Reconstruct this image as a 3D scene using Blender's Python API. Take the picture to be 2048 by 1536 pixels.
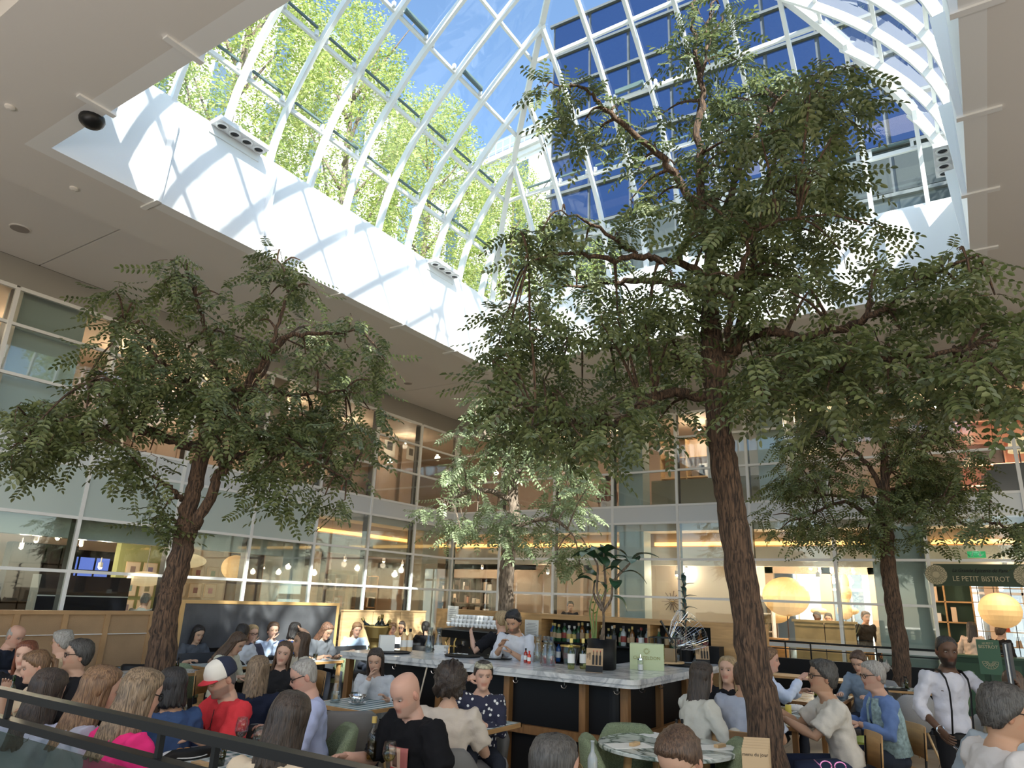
import bpy, math, random
import numpy as np
from mathutils import Vector, Matrix
random.seed(7); rng = np.random.default_rng(7)
PI = math.pi
for o in list(bpy.data.objects): bpy.data.objects.remove(o)
SC = bpy.context.scene; C = SC.collection
# ---------------------------------------------------------------- camera (fitted from the photograph's vanishing points)
def _n(v): v = np.array(v, float); return v/np.linalg.norm(v)
F, CX, CY, CAMZ = 1405.0, 1024.0, 768.0, 1.8
def _d(x, y): return _n([x-CX, -(y-CY), -F])
_M = np.stack([-_d(-1250, 1108), _d(1990, 1228), _d(1210, -3776)], axis=1)
_U, _S, _V = np.linalg.svd(_M); R = _U @ _V
O = np.array([0, 0, CAMZ])
cam_d = bpy.data.cameras.new('camera'); cam = bpy.data.objects.new('camera', cam_d); C.objects.link(cam)
cam_d.sensor_width = 36; cam_d.lens = F/2048*36; cam_d.clip_start = .05; cam_d.clip_end = 400
mw = Matrix(R.T.tolist()).to_4x4(); mw.translation = Vector(O); cam.matrix_world = mw
SC.camera = cam
# ---------------------------------------------------------------- world, sun, exposure
SUN = Vector((4.6, -3.1, 4.7)).normalized()
W = bpy.data.worlds.new('world'); SC.world = W; W.use_nodes = True
wn = W.node_tree.nodes; wl = W.node_tree.links
sky = wn.new('ShaderNodeTexSky'); sky.sky_type = 'NISHITA'; sky.sun_disc = False
sky.sun_elevation = math.asin(SUN.z); sky.sun_rotation = math.atan2(SUN.x, SUN.y)
sky.air_density = 1.0; sky.dust_density = .6; sky.ozone_density = 2.0
bg = wn['Background']; bg.inputs[1].default_value = SKY_STRENGTH = .42
wl.new(sky.outputs[0], bg.inputs[0])
sd = bpy.data.lights.new('sun', 'SUN'); sd.energy = 18; sd.angle = math.radians(.8); sd.color = (1, .95, .87)
so = bpy.data.objects.new('sun', sd); C.objects.link(so); so.rotation_euler = SUN.to_track_quat('Z', 'Y').to_euler()
def area(name, loc, size, energy, col, rot=(0, 0, 0)):
    l = bpy.data.lights.new(name, 'AREA'); l.shape = 'RECTANGLE'; l.size, l.size_y = size; l.energy = energy; l.color = col
    o = bpy.data.objects.new(name, l); C.objects.link(o); o.location = loc; o.rotation_euler = rot; return o
# unseen fill lights added behind and right of the camera to brighten the hall
area('hall_fill', (-2, -4.5, 6.2), (12, 5), 430, (1, .94, .87))
area('hall_fill', (6.5, 5, 6.2), (5, 12), 330, (1, .94, .87))
area('ceiling_fill', (-3, -5, 1.2), (10, 4), 620, (1, .94, .88), (PI, 0, 0)); area('ceiling_fill', (6, 4, 1.2), (3, 9), 260, (1, .93, .86), (PI, 0, 0))  # upward fill lights, out of view, added to lighten the ceiling
SC.view_settings.view_transform = 'Standard'; SC.view_settings.look = 'None'
SC.view_settings.exposure = 0.0; SC.view_settings.gamma = 1; SC.view_settings.use_curve_mapping = False
cy = SC.cycles; cy.use_denoising = True; cy.max_bounces = 7; cy.diffuse_bounces = 4; cy.glossy_bounces = 3
cy.transmission_bounces = 5; cy.transparent_max_bounces = 24; cy.sample_clamp_indirect = 6; cy.caustics_reflective = False; cy.caustics_refractive = False
# ---------------------------------------------------------------- placing helpers
def ray(x, y):
    r = R.T @ np.array([x-CX, -(y-CY), -F]); return r/np.linalg.norm(r)
def atz(x, y, z): r = ray(x, y); return Vector(O+r*(z-O[2])/r[2])
def aty(x, y, Y): r = ray(x, y); return Vector(O+r*Y/r[1])
def atx(x, y, X): r = ray(x, y); return Vector(O+r*X/r[0])
def atd(x, y, D): r = ray(x, y); return Vector(O+r*D/math.hypot(r[0], r[1]))
# ---------------------------------------------------------------- materials
MATS = {}
def mat(name, col=(.8, .8, .8), rough=.5, metal=0, emit=None, es=1, spec=None, noise=None, bump=None, alpha=None, trans=None):
    """principled material; noise=(scale, amount[, stretch]) varies colour, bump=(scale, strength)"""
    if name in MATS: return MATS[name]
    m = bpy.data.materials.new(name); m.use_nodes = True; nt = m.node_tree; N, L = nt.nodes, nt.links
    b = N['Principled BSDF']; b.inputs['Base Color'].default_value = (*col, 1); b.inputs['Roughness'].default_value = rough
    b.inputs['Metallic'].default_value = metal
    if spec is not None: b.inputs['Specular IOR Level'].default_value = spec
    if emit: b.inputs['Emission Color'].default_value = (*emit, 1); b.inputs['Emission Strength'].default_value = es
    if trans: b.inputs['Transmission Weight'].default_value = trans
    if noise or bump:
        tc = N.new('ShaderNodeTexCoord'); mp = N.new('ShaderNodeMapping'); L.new(tc.outputs['Object'], mp.inputs[0])
        if noise and len(noise) > 2: mp.inputs['Scale'].default_value = noise[2]
    if noise:
        t = N.new('ShaderNodeTexNoise'); t.inputs['Scale'].default_value = noise[0]; t.inputs['Detail'].default_value = 6
        L.new(mp.outputs[0], t.inputs[0])
        mr = N.new('ShaderNodeMapRange'); mr.inputs[1].default_value = .3; mr.inputs[2].default_value = .7
        mr.inputs[3].default_value = 1-noise[1]; mr.inputs[4].default_value = 1+noise[1]*.6; L.new(t.outputs[0], mr.inputs[0])
        mx = N.new('ShaderNodeVectorMath'); mx.operation = 'SCALE'; mx.inputs[0].default_value = col; L.new(mr.outputs[0], mx.inputs['Scale'])
        L.new(mx.outputs[0], b.inputs['Base Color'])
    if bump:
        t2 = N.new('ShaderNodeTexNoise'); t2.inputs['Scale'].default_value = bump[0]; t2.inputs['Detail'].default_value = 4
        L.new(mp.outputs[0], t2.inputs[0]); bp = N.new('ShaderNodeBump'); bp.inputs['Strength'].default_value = bump[1]; bp.inputs['Distance'].default_value = .02
        L.new(t2.outputs[0], bp.inputs['Height']); L.new(bp.outputs[0], b.inputs['Normal'])
    MATS[name] = m; return m
def glass(name, tint=(.93, .97, .95), refl=.12, rough=.02):
    """thin architectural glass: transparent with a Fresnel reflection"""
    if name in MATS: return MATS[name]
    m = bpy.data.materials.new(name); m.use_nodes = True; N, L = m.node_tree.nodes, m.node_tree.links
    N.remove(N['Principled BSDF']); out = N['Material Output']
    t = N.new('ShaderNodeBsdfTransparent'); t.inputs[0].default_value = (*tint, 1)
    g = N.new('ShaderNodeBsdfGlossy'); g.inputs['Roughness'].default_value = rough
    fr = N.new('ShaderNodeLayerWeight'); fr.inputs[0].default_value = .35
    mr = N.new('ShaderNodeMapRange'); mr.inputs[3].default_value = refl*.45; mr.inputs[4].default_value = min(1, refl*4); L.new(fr.outputs['Fresnel'], mr.inputs[0])
    mx = N.new('ShaderNodeMixShader'); L.new(mr.outputs[0], mx.inputs[0]); L.new(t.outputs[0], mx.inputs[1]); L.new(g.outputs[0], mx.inputs[2])
    L.new(mx.outputs[0], out.inputs[0]); MATS[name] = m; return m
def leafmat(name, cols, transl=.35):
    if name in MATS: return MATS[name]
    m = bpy.data.materials.new(name); m.use_nodes = True; N, L = m.node_tree.nodes, m.node_tree.links
    b = N['Principled BSDF']; out = N['Material Output']; g = N.new('ShaderNodeNewGeometry'); cr = N.new('ShaderNodeValToRGB')
    e = cr.color_ramp.elements
    while len(e) < len(cols): e.new(.5)
    for i, c in enumerate(cols): e[i].position = i/(len(cols)-1); e[i].color = (*c, 1)
    L.new(g.outputs['Random Per Island'], cr.inputs[0]); L.new(cr.outputs[0], b.inputs['Base Color']); b.inputs['Roughness'].default_value = .45
    tr = N.new('ShaderNodeBsdfTranslucent'); L.new(cr.outputs[0], tr.inputs[0]); mx = N.new('ShaderNodeMixShader'); mx.inputs[0].default_value = transl
    L.new(b.outputs[0], mx.inputs[1]); L.new(tr.outputs[0], mx.inputs[2]); L.new(mx.outputs[0], out.inputs[0]); MATS[name] = m; return m
def marble(name, base, vein, scale=2.2, width=.06):
    if name in MATS: return MATS[name]
    m = mat(name, base, .18); N, L = m.node_tree.nodes, m.node_tree.links; b = N['Principled BSDF']
    tc = N.new('ShaderNodeTexCoord'); n1 = N.new('ShaderNodeTexNoise'); n1.inputs['Scale'].default_value = scale; n1.inputs['Detail'].default_value = 8; n1.inputs['Distortion'].default_value = 1.2
    L.new(tc.outputs['Object'], n1.inputs[0]); cr = N.new('ShaderNodeValToRGB'); e = cr.color_ramp.elements
    e[0].position = .5-width; e[0].color = (*base, 1); e[1].position = .5; e[1].color = (*vein, 1); k = e.new(.5+width); k.color = (*base, 1)
    L.new(n1.outputs[0], cr.inputs[0]); L.new(cr.outputs[0], b.inputs['Base Color']); return m
def checker(name, c1, c2, scale, rot=0, soft=False):
    """woven check: two crossing stripe sets"""
    if name in MATS: return MATS[name]
    m = mat(name, c1, .6); N, L = m.node_tree.nodes, m.node_tree.links; b = N['Principled BSDF']
    tc = N.new('ShaderNodeTexCoord'); sp = N.new('ShaderNodeSeparateXYZ'); L.new(tc.outputs['Object'], sp.inputs[0]); s = []
    for ax in ('X', 'Y'):
        a = N.new('ShaderNodeMath'); a.operation = 'MULTIPLY'; a.inputs[1].default_value = scale; L.new(sp.outputs[ax], a.inputs[0])
        f = N.new('ShaderNodeMath'); f.operation = 'FRACT'; L.new(a.outputs[0], f.inputs[0]); g = N.new('ShaderNodeMath'); g.operation = 'GREATER_THAN'; g.inputs[1].default_value = .5; L.new(f.outputs[0], g.inputs[0]); s.append(g)
    ad = N.new('ShaderNodeMath'); ad.operation = 'ADD'; L.new(s[0].outputs[0], ad.inputs[0]); L.new(s[1].outputs[0], ad.inputs[1])
    hf = N.new('ShaderNodeMath'); hf.operation = 'MULTIPLY'; hf.inputs[1].default_value = .5; L.new(ad.outputs[0], hf.inputs[0])
    mx = N.new('ShaderNodeMix'); mx.data_type = 'RGBA'; mx.inputs[6].default_value = (*c1, 1); mx.inputs[7].default_value = (*c2, 1); L.new(hf.outputs[0], mx.inputs[0]); L.new(mx.outputs[2], b.inputs['Base Color']); return m
def bark(name, c1, c2):
    if name in MATS: return MATS[name]
    m = mat(name, c1, .9); N, L = m.node_tree.nodes, m.node_tree.links; b = N['Principled BSDF']
    tc = N.new('ShaderNodeTexCoord'); mp = N.new('ShaderNodeMapping'); mp.inputs['Scale'].default_value = (50, 50, 7); L.new(tc.outputs['Object'], mp.inputs[0])
    n = N.new('ShaderNodeTexNoise'); n.inputs['Scale'].default_value = 1.3; n.inputs['Detail'].default_value = 7; n.inputs['Distortion'].default_value = .7; L.new(mp.outputs[0], n.inputs[0])
    cr = N.new('ShaderNodeValToRGB'); cr.color_ramp.elements[0].position = .38; cr.color_ramp.elements[0].color = (*c2, 1); cr.color_ramp.elements[1].position = .62; cr.color_ramp.elements[1].color = (*c1, 1)
    L.new(n.outputs[0], cr.inputs[0]); L.new(cr.outputs[0], b.inputs['Base Color']); bp = N.new('ShaderNodeBump'); bp.inputs['Strength'].default_value = 1; bp.inputs['Distance'].default_value = .03
    L.new(n.outputs[0], bp.inputs['Height']); L.new(bp.outputs[0], b.inputs['Normal']); return m
# ---------------------------------------------------------------- mesh helpers
class MB:
    def __init__(s): s.v = []; s.f = []; s.m = []; s.n = 0
    def add(s, v, f, mi=0):
        v = [tuple(p) for p in v]; n = s.n; s.v += v; s.f += [tuple(i+n for i in q) for q in f]; s.m += [mi]*len(f); s.n += len(v); return s
    def box(s, c, d, mi=0, rz=0, M=None):
        x, y, z = d[0]/2, d[1]/2, d[2]/2; ca, sa = math.cos(rz), math.sin(rz); v = []
        for a, b, e in ((-x, -y, -z), (x, -y, -z), (x, y, -z), (-x, y, -z), (-x, -y, z), (x, -y, z), (x, y, z), (-x, y, z)):
            p = Vector((a, b, e)); p = M @ p if M else Vector((a*ca-b*sa, a*sa+b*ca, e)); v.append((p[0]+c[0], p[1]+c[1], p[2]+c[2]))
        return s.add(v, [(0, 3, 2, 1), (4, 5, 6, 7), (0, 1, 5, 4), (1, 2, 6, 5), (2, 3, 7, 6), (3, 0, 4, 7)], mi)
    def bx(s, x0, x1, y0, y1, z0, z1, mi=0): return s.box(((x0+x1)/2, (y0+y1)/2, (z0+z1)/2), (x1-x0, y1-y0, z1-z0), mi)
    def bar(s, a, b, w, h=None, mi=0, up=(0, 0, 1)):
        a, b = Vector(a), Vector(b); d = b-a; L = d.length
        if L < 1e-6: return s
        d /= L; u = Vector(up)
        if abs(d.dot(u)) > .98: u = Vector((1, 0, 0))
        x = d.cross(u).normalized(); z = x.cross(d).normalized(); M = Matrix((x, d, z)).transposed()
        return s.box((a+b)/2, (w, L, h or w), mi, M=M)
    def loft(s, rings, mi=0, cap=True, closed=True):
        k = len(rings[0]); v = [p for r in rings for p in r]; f = []
        for i in range(len(rings)-1):
            for j in range(k if closed else k-1):
                a = i*k+j; b = i*k+(j+1) % k; f.append((a, b, b+k, a+k))
        if cap and closed: f.append(tuple(range(k-1, -1, -1))); f.append(tuple((len(rings)-1)*k+j for j in range(k)))
        return s.add(v, f, mi)
    def tube(s, pts, rad, k=8, mi=0, flat=None, cap=True):
        pts = [Vector(p) for p in pts]; n = len(pts); rad = rad if hasattr(rad, '__len__') else [rad]*n
        t0 = (pts[1]-pts[0]).normalized(); u = Vector((0, 0, 1)) if abs(t0.z) < .9 else Vector((1, 0, 0)); x = t0.cross(u).normalized(); rings = []
        for i, p in enumerate(pts):
            t = (pts[min(i+1, n-1)]-pts[max(i-1, 0)]); t = t.normalized() if t.length > 1e-9 else t0
            x = (x-t*x.dot(t)).normalized(); y = t.cross(x)
            fx, fy = flat[i] if flat else (1, 1)
            rings.append([p+(x*math.cos(2*PI*j/k)*fx+y*math.sin(2*PI*j/k)*fy)*rad[i] for j in range(k)])
        return s.loft(rings, mi, cap)
    def lathe(s, prof, c=(0, 0, 0), k=16, mi=0, cap=True, sx=1, sy=1):
        return s.loft([[(c[0]+r*sx*math.cos(2*PI*j/k), c[1]+r*sy*math.sin(2*PI*j/k), c[2]+z) for j in range(k)] for r, z in prof], mi, cap)
    def ell(s, c, r, k=12, n=8, mi=0, M=None):
        rings = []
        for i in range(n+1):
            a = -PI/2+PI*i/n; q = max(math.cos(a), .02); ring = []
            for j in range(k):
                p = Vector((r[0]*q*math.cos(2*PI*j/k), r[1]*q*math.sin(2*PI*j/k), r[2]*math.sin(a))); p = M @ p if M else p; ring.append((p[0]+c[0], p[1]+c[1], p[2]+c[2]))
            rings.append(ring)
        return s.loft(rings, mi)
    def quad(s, a, b, c, d, mi=0): return s.add([a, b, c, d], [(0, 1, 2, 3)], mi)
    def slab(s, pts, n, t, mi=0):
        """polygon given a thickness t along n"""
        n = Vector(n).normalized()*t; k = len(pts); v = [Vector(p) for p in pts]+[Vector(p)+n for p in pts]
        return s.add(v, [tuple(range(k-1, -1, -1)), tuple(range(k, 2*k))]+[(i, (i+1) % k, (i+1) % k+k, i+k) for i in range(k)], mi)
    def build(s, name, mats, parent=None, smooth=False, loc=None):
        me = bpy.data.meshes.new(name); me.from_pydata(s.v, [], s.f)
        mats = mats if isinstance(mats, (list, tuple)) else [mats]
        for m in mats: me.materials.append(m)
        if len(mats) > 1: me.polygons.foreach_set('material_index', s.m)
        if smooth: me.polygons.foreach_set('use_smooth', [True]*len(s.f))
        me.update(); return link(name, me, parent, loc)
def link(name, me, parent=None, loc=None):
    o = bpy.data.objects.new(name, me); C.objects.link(o)
    if parent: o.parent = parent
    if loc is not None: o.location = loc
    return o
def tag(o, label=None, cat=None, group=None, kind=None):
    if label: o['label'] = label
    if cat: o['category'] = cat
    if group: o['group'] = group
    if kind: o['kind'] = kind
    return o
def empty(name, loc=(0, 0, 0), rz=0, label=None, cat=None, group=None, kind=None):
    o = bpy.data.objects.new(name, None); C.objects.link(o); o.location = loc; o.rotation_euler = (0, 0, rz); o.empty_display_size = .2
    return tag(o, label, cat, group, kind)
def kids(o): return [c for c in CH if c.parent == o]
def copy_tree(o, loc=None, rz=None, label=None, parent=None):
    c = o.copy(); C.objects.link(c)
    if parent: c.parent = parent
    for ch in o.children: copy_tree(ch, parent=c)
    if loc is not None: c.location = loc
    if rz is not None: c.rotation_euler = (0, 0, rz)
    if label: c['label'] = label
    return c
def text(s, size, m, parent, loc, rot, name='lettering', extrude=.004, font_sx=1, shear=0):
    cu = bpy.data.curves.new(name, 'FONT'); cu.body = s; cu.size = size; cu.extrude = extrude; cu.align_x = 'CENTER'; cu.align_y = 'CENTER'; cu.shear = shear
    cu.resolution_u = 2; t = bpy.data.objects.new(name, cu); C.objects.link(t); me = bpy.data.meshes.new_from_object(t); bpy.data.objects.remove(t); me.materials.clear(); me.materials.append(m)
    o = link(name, me, parent, loc); o.rotation_euler = rot; o.scale = (font_sx, 1, 1); return o
# ================================================================ materials of the place
white = mat('white_paint', (.86, .87, .88), .55); soffit = mat('ceiling_paint', (.76, .735, .71), .7, bump=(30, .05))
frame = mat('frame_paint', (.78, .79, .8), .4); dark = mat('dark_metal', (.012, .013, .015), .4, .3); black = mat('black', (.006, .006, .007), .5, spec=.3)
pale = mat('pale_glass_panel', (.47, .55, .54), .25); band = mat('band_panel', (.62, .65, .68), .25); fascia = mat('fascia', (.33, .32, .3), .6)
FG = glass('facade_glass', (.93, .96, .95), .1); DG = glass('dome_glass', (.86, .93, .92), .07)
oak = mat('oak', (.5, .29, .12), .5, noise=(3, .25, (1, 1, 9))); oakd = mat('oak_dark', (.3, .15, .055), .5, noise=(3, .3, (8, 1, 1)))
oakl = mat('oak_light', (.62, .42, .22), .5, noise=(3, .2, (1, 1, 8))); tan = mat('tan_wall', (.58, .45, .34), .7); cream = mat('cream_wall', (.75, .66, .54), .7)
warmw = mat('warm_wall', (.5, .38, .31), .7); greenw = mat('green_wall', (.3, .34, .16), .7); brown = mat('brown', (.12, .065, .04), .6)
stone = mat('floor_stone', (.37, .3, .22), .38, noise=(2.5, .18)); joint = mat('joint', (.12, .1, .08), .8)
XL, YB = -12.53, 16.25
ZL = [0.0, 1.96, 2.82, 3.67, 4.08, 4.92, 5.72, 6.32]
# ---------------------------------------------------------------- floor: bedding slab and large tiles
fl = MB().bx(-26, 12, -12, 30, -.3, -.012).build('floor', joint); tag(fl, kind='structure', label='stone tiled floor of the restaurant and shop')
tile_me = MB().bx(-.447, .447, -.447, .447, -.012, 0).build('tile', stone, fl).data
first = bpy.data.objects['tile']; first.location = (-3.0, 3.0, 0); n = 1
for i in range(-11, 5):
    for j in range(0, 20):
        x, y = -3+.9*i, 3+.9*j
        if (i, j) == (0, 0) or y > 16.3 or x < XL or n >= 290: continue
        if abs(x) < 7 or y < 12: link('tile', tile_me, fl, (x, y, rng.uniform(-.0015, .0015))); n += 1
tag(MB().bx(-26, 12, 16.3, 24, -.011, 0).bx(-26, XL, -2, 16.3, -.011, 0).build('shop_floor', mat('shop_floor', (.33, .25, .17), .4)), kind='structure', label='brown shop floor behind the glazing')
# ---------------------------------------------------------------- ceiling with the square opening
OX0, OX1, OY0, OY1 = -8.35, .43, 2.86, 11.77; ZC, ZW, ZO = 6.55, 8.05, 6.8
IX0, IX1, IY0, IY1 = -9.55, 1.65, 1.65, 13.0          # edge of the lower inner ring
ce = empty('ceiling', kind='structure', label='off-white suspended ceiling around the skylight opening')
m = MB()
for a in ((IX0, OX0-.2, IY0, IY1), (OX1+.2, IX1, IY0, IY1), (OX0-.2, OX1+.2, IY0, OY0-.2), (OX0-.2, OX1+.2, OY1+.2, IY1)): m.bx(a[0], a[1], a[2], a[3], ZC, ZC+.6)
m.build('ceiling_ring', soffit, ce)
def cpan(x0, x1, y0, y1, z=ZO):
    g = .012; MB().bx(x0+g, x1-g, y0+g, y1-g, z, z+.05).build('ceiling_panel', soffit, ce)
ys = [-8, -4, -1, 1.65, 4.55, 7.4, 10.2, 13.0, 16.3]
for i in range(len(ys)-1): cpan(XL+.02, IX0, ys[i], ys[i+1])
xs = [IX0, -6.7, -3.9, -1.1, IX1]
for i in range(4): cpan(xs[i], xs[i+1], IY1, 16.3); cpan(xs[i], xs[i+1], -1, IY0); cpan(xs[i], xs[i+1], -8, -1)
for i in range(len(ys)-1): cpan(IX1, 5.5, ys[i], ys[i+1]); cpan(5.5, 12, ys[i], ys[i+1])
MB().bx(XL-8, IX0, -9, 22, ZO+.06, ZO+.3).bx(IX1, 13, -9, 22, ZO+.06, ZO+.3).bx(IX0, IX1, IY1, 22, ZO+.06, ZO+.3).bx(IX0, IX1, -9, IY0, ZO+.06, ZO+.3).build('roof_slab', joint, ce)
spk = mat('speaker_grille', (.3, .27, .25), .7)
def cdisc(x, y, z, r, lab):
    e = empty('ceiling_speaker', (x, y, z), label=lab, cat='ceiling speaker')
    MB().lathe([(r, 0), (r, -.012), (r*.93, -.016)], k=24).build('rim', soffit, e); MB().lathe([(r*.9, -.01), (r*.88, -.02), (.01, -.021)], k=24).build('grille', spk, e)
p = atz(40, 456, ZO); cdisc(p.x, p.y, ZO, .14, 'round grey ceiling speaker at the far left above the shop windows')
p = atz(816, 766, ZO); cdisc(p.x, p.y, ZO, .11, 'round ceiling speaker near the far left corner of the courtyard')
p = atz(1392, 692, ZO); cdisc(p.x, p.y, ZO, .11, 'round ceiling speaker behind the trunk of the big tree')
for (a, b, zz, lab) in ((20, 213, ZC, 'small white smoke detector on the ceiling left of the skylight'), (148, 376, ZC, 'tiny white ceiling sprinkler below the skylight corner')):
    p = atz(a, b, zz); tag(MB().lathe([(.05, 0), (.05, -.02), (.02, -.035)], (p.x, p.y, zz), 16).build('detector', soffit), lab, 'detector')
# ---------------------------------------------------------------- skylight well and its brackets
we = empty('wall_well', kind='structure', label='white upstand walls of the skylight opening')
MB().bx(OX0-.2, OX0, OY0-.2, OY1+.2, ZC, ZW).build('wall_left', white, we); MB().bx(OX0, OX1, OY1, OY1+.2, ZC, ZW).build('wall_back', white, we)
MB().bx(OX1, OX1+.2, OY0-.2, OY1+.2, ZC, ZW).build('wall_right', white, we); MB().bx(OX0, OX1, OY0-.2, OY0, ZC, ZW).build('wall_front', white, we)
def bracket(x, y, nx, ny):
    tx, ty = -ny, nx; P = lambda u, w, z: Vector((x+nx*u+tx*w, y+ny*u+ty*w, z)); e = MB()
    e.loft([[P(0, -.03, ZC-.02), P(.05, -.03, ZC-.02), P(.05, .03, ZC-.02), P(0, .03, ZC-.02)], [P(0, -.045, ZW-.22), P(.14, -.012, ZW-.22), P(.14, .012, ZW-.22), P(0, .045, ZW-.22)]])
    e.build('bracket', white, we); MB().slab([P(-.32, -.035, ZC-.025), P(.06, -.035, ZC-.025), P(.06, .035, ZC-.025), P(-.32, .035, ZC-.025)], (0, 0, 1), .024).build('bracket_foot', white, we)
for (a, b) in ((312, 412), (520, 500), (683, 578), (808, 655), (912, 705)):
    p = atx(a, b, OX0); bracket(OX0, p.y, 1, 0)
for x in (-6.9, -5.2, -3.5, -1.8, -.6): bracket(x, OY1, 0, -1)
for (a, b) in ((1950, 227), (1960, 383), (1962, 498), (1930, 20)): bracket(OX1, atz(a, b, ZC).y, -1, 0)
for (a, b) in ((378, 105), (205, 216)): bracket(atz(a, b, ZC).x, OY0, 0, 1)
def fixture(loc, nx, ny, lab):
    e = empty('spotlight_box', loc, math.atan2(ny, nx)-PI/2, lab, 'spotlight', 'four-lamp spotlight boxes on the skylight wall')
    MB().bx(-.42, .42, 0, .24, .02, .09).build('housing', mat('lamp_white', (.75, .76, .78), .4), e); MB().bx(-.42, .42, 0, .02, -.1, .02).build('back_plate', frame, e)
    for k in range(4):
        c = (-.31+k*.207, .13, 0); MB().lathe([(.085, .02), (.085, 0), (.065, -.004), (.06, .015)], c, 20).build('lens_ring', frame, e); MB().lathe([(.06, .012), (.03, .018), (.005, .018)], c, 16).build('lens', dark, e)
p = atx(470, 285, OX0); fixture((OX0, p.y, ZW-.02), 1, 0, 'white box of four spotlights nearest the left corner of the skylight')
p = atx(880, 547, OX0); fixture((OX0, p.y, ZW-.05), 1, 0, 'white box of four spotlights near the far corner of the skylight')
fixture((OX1, 10.6, ZW-.02), -1, 0, 'white box of four spotlights at the right edge of the skylight')
p = atz(190, 245, ZC); tag(MB().ell((p.x+.05, OY0-.04, ZC-.02), (.13, .13, .1), 16, 8).build('camera_dome', dark, smooth=True), 'dark half-round camera dome hanging at the corner of the skylight opening', 'security camera')
# ---------------------------------------------------------------- glass pavilion roof with curved ribs
DX0, DX1, DY0, DY1 = -8.5, .58, 2.75, 11.92; CXd, CYd = (DX0+DX1)/2, (DY0+DY1)/2; H = (DX1-DX0)/2; KY = (DY1-DY0)/2/H
KN = [(0, 8.05), (.27, 9.05), (.86, 10.03), (1.62, 10.9), (2.5, 11.7), (3.4, 12.42), (H, 13.3)]
def _cr():
    K = [(-.01, 7.2)]+KN+[(H+1, 14.0)]; out = []
    for i in range(1, len(K)-2):
        p0, p1, p2, p3 = [np.array(K[i+j]) for j in (-1, 0, 1, 2)]
        for t in np.linspace(0, 1, 5)[:-1]: out.append(.5*(2*p1+(p2-p0)*t+(2*p0-5*p1+4*p2-p3)*t*t+(3*p1-p0-3*p2+p3)*t**3))
    out.append(np.array(KN[-1])); return np.array(out)
PC = _cr(); PC[:, 0] = np.maximum.accumulate(PC[:, 0]+np.arange(len(PC))*1e-5)
def prof(u): return float(np.interp(u, PC[:, 0], PC[:, 1]))
FACES = {'l': lambda u, s: Vector((DX0+u, CYd+s*KY, prof(u))), 'r': lambda u, s: Vector((DX1-u, CYd+s*KY, prof(u))),
         'b': lambda u, s: Vector((CXd+s, DY1-u*KY, prof(u))), 'f': lambda u, s: Vector((CXd+s, DY0+u*KY, prof(u)))}
NRM = {'l': Vector((-1, 0, .35)), 'r': Vector((1, 0, .35)), 'b': Vector((0, 1, .35)), 'f': Vector((0, -1, .35))}
dome = empty('window_1', kind='structure', label='pyramid skylight with curved white ribs and clear panes')
SP = .8; ribs = [k*SP for k in range(-5, 6)]; blind = mat('blind_roller', (.1, .15, .15), .5)
us_all = [float(q) for q in PC[:, 0]]; KN = [(float(PC[4*i, 0]), KN[i][1]) for i in range(7)]
for fk, P in FACES.items():
    for s in ribs:
        um = H-abs(s); us = [u for u in us_all if u < um-.02]+[um]; m = MB()
        rings = []
        for i, u in enumerate(us):
            p = P(u, s); q = P(us[min(i+1, len(us)-1)], s)-P(us[max(i-1, 0)], s); q.normalize(); side = Vector((0, 1, 0)) if fk in 'lr' else Vector((1, 0, 0)); nn = q.cross(side).normalized()
            if nn.z > 0: nn = -nn
            rings.append([p-side*.032, p+side*.032, p+side*.032+nn*.13, p-side*.032+nn*.13])
        m.loft(rings); m.build('rib', frame, dome)
    for j, (u, z) in enumerate(KN[1:6]):
        w = H-u; a, b = P(u, -w), P(u, w); MB().bar(a, b, .05, .07).build('transom', frame, dome)
    for i in range(6):
        u0, u1 = KN[i][0], min(KN[i+1][0], H)
        for k in range(-6, 6):
            s0, s1 = k*SP+.032, (k+1)*SP-.032
            sub = [u for u in us_all if u0 <= u <= u1]; pts = []
            L = []
            for u in sub:
                a, b = max(s0, -(H-u)+.04), min(s1, H-u-.04)
                if b > a: L.append((P(u, a), P(u, b)))
            if len(L) < 2: continue
            m = MB(); v = [q for ab in L for q in ab]; m.add(v, [(2*t, 2*t+1, 2*t+3, 2*t+2) for t in range(len(L)-1)]); m.build('glass_pane', DG, dome)
            if i in (1, 2, 3) and fk in 'lb' and L[0][1]-L[0][0] and (L[-1][1]-L[-1][0]).length > .4:   # blind rollers clipped above the transoms
                o = NRM[fk]*.0+Vector((0, 0, .07)); a, b = L[0]; d = (b-a)*.12; up = (L[1][0]-L[0][0]).normalized()*.14
                if i == 3 and k % 2: MB().bar(a+d+up, b-d+up, .06, .03+.02*i).build('blind_roller', blind, dome)
                elif i < 3: MB().bar(a+d+up, b-d+up, .035).build('blind_roller', blind, dome)
                for e_ in (a+d*.7, b-d*.7): MB().box(e_+up*.5, (.05, .05, .1)).build('clip', frame, dome)
for (sx, sy) in ((1, 1), (1, -1), (-1, 1), (-1, -1)):
    pts = [Vector((CXd+sx*(H-u), CYd+sy*(H-u)*KY, prof(u)-.05)) for u in us_all]; m = MB()
    for a, b in zip(pts[:-1], pts[1:]): m.bar(a, b, .1, .14)
    m.build('hip_beam', frame, dome)
MB().bx(DX0-.1, DX0+.13, DY0-.1, DY1+.1, ZW+.002, ZW+.06).bx(DX1-.13, DX1+.1, DY0-.1, DY1+.1, ZW+.002, ZW+.06).bx(DX0+.131, DX1-.131, DY1-.12, DY1+.1, ZW+.002, ZW+.06).bx(DX0+.131, DX1-.131, DY0-.1, DY0+.12, ZW+.002, ZW+.06).build('sill', white, dome)
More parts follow.
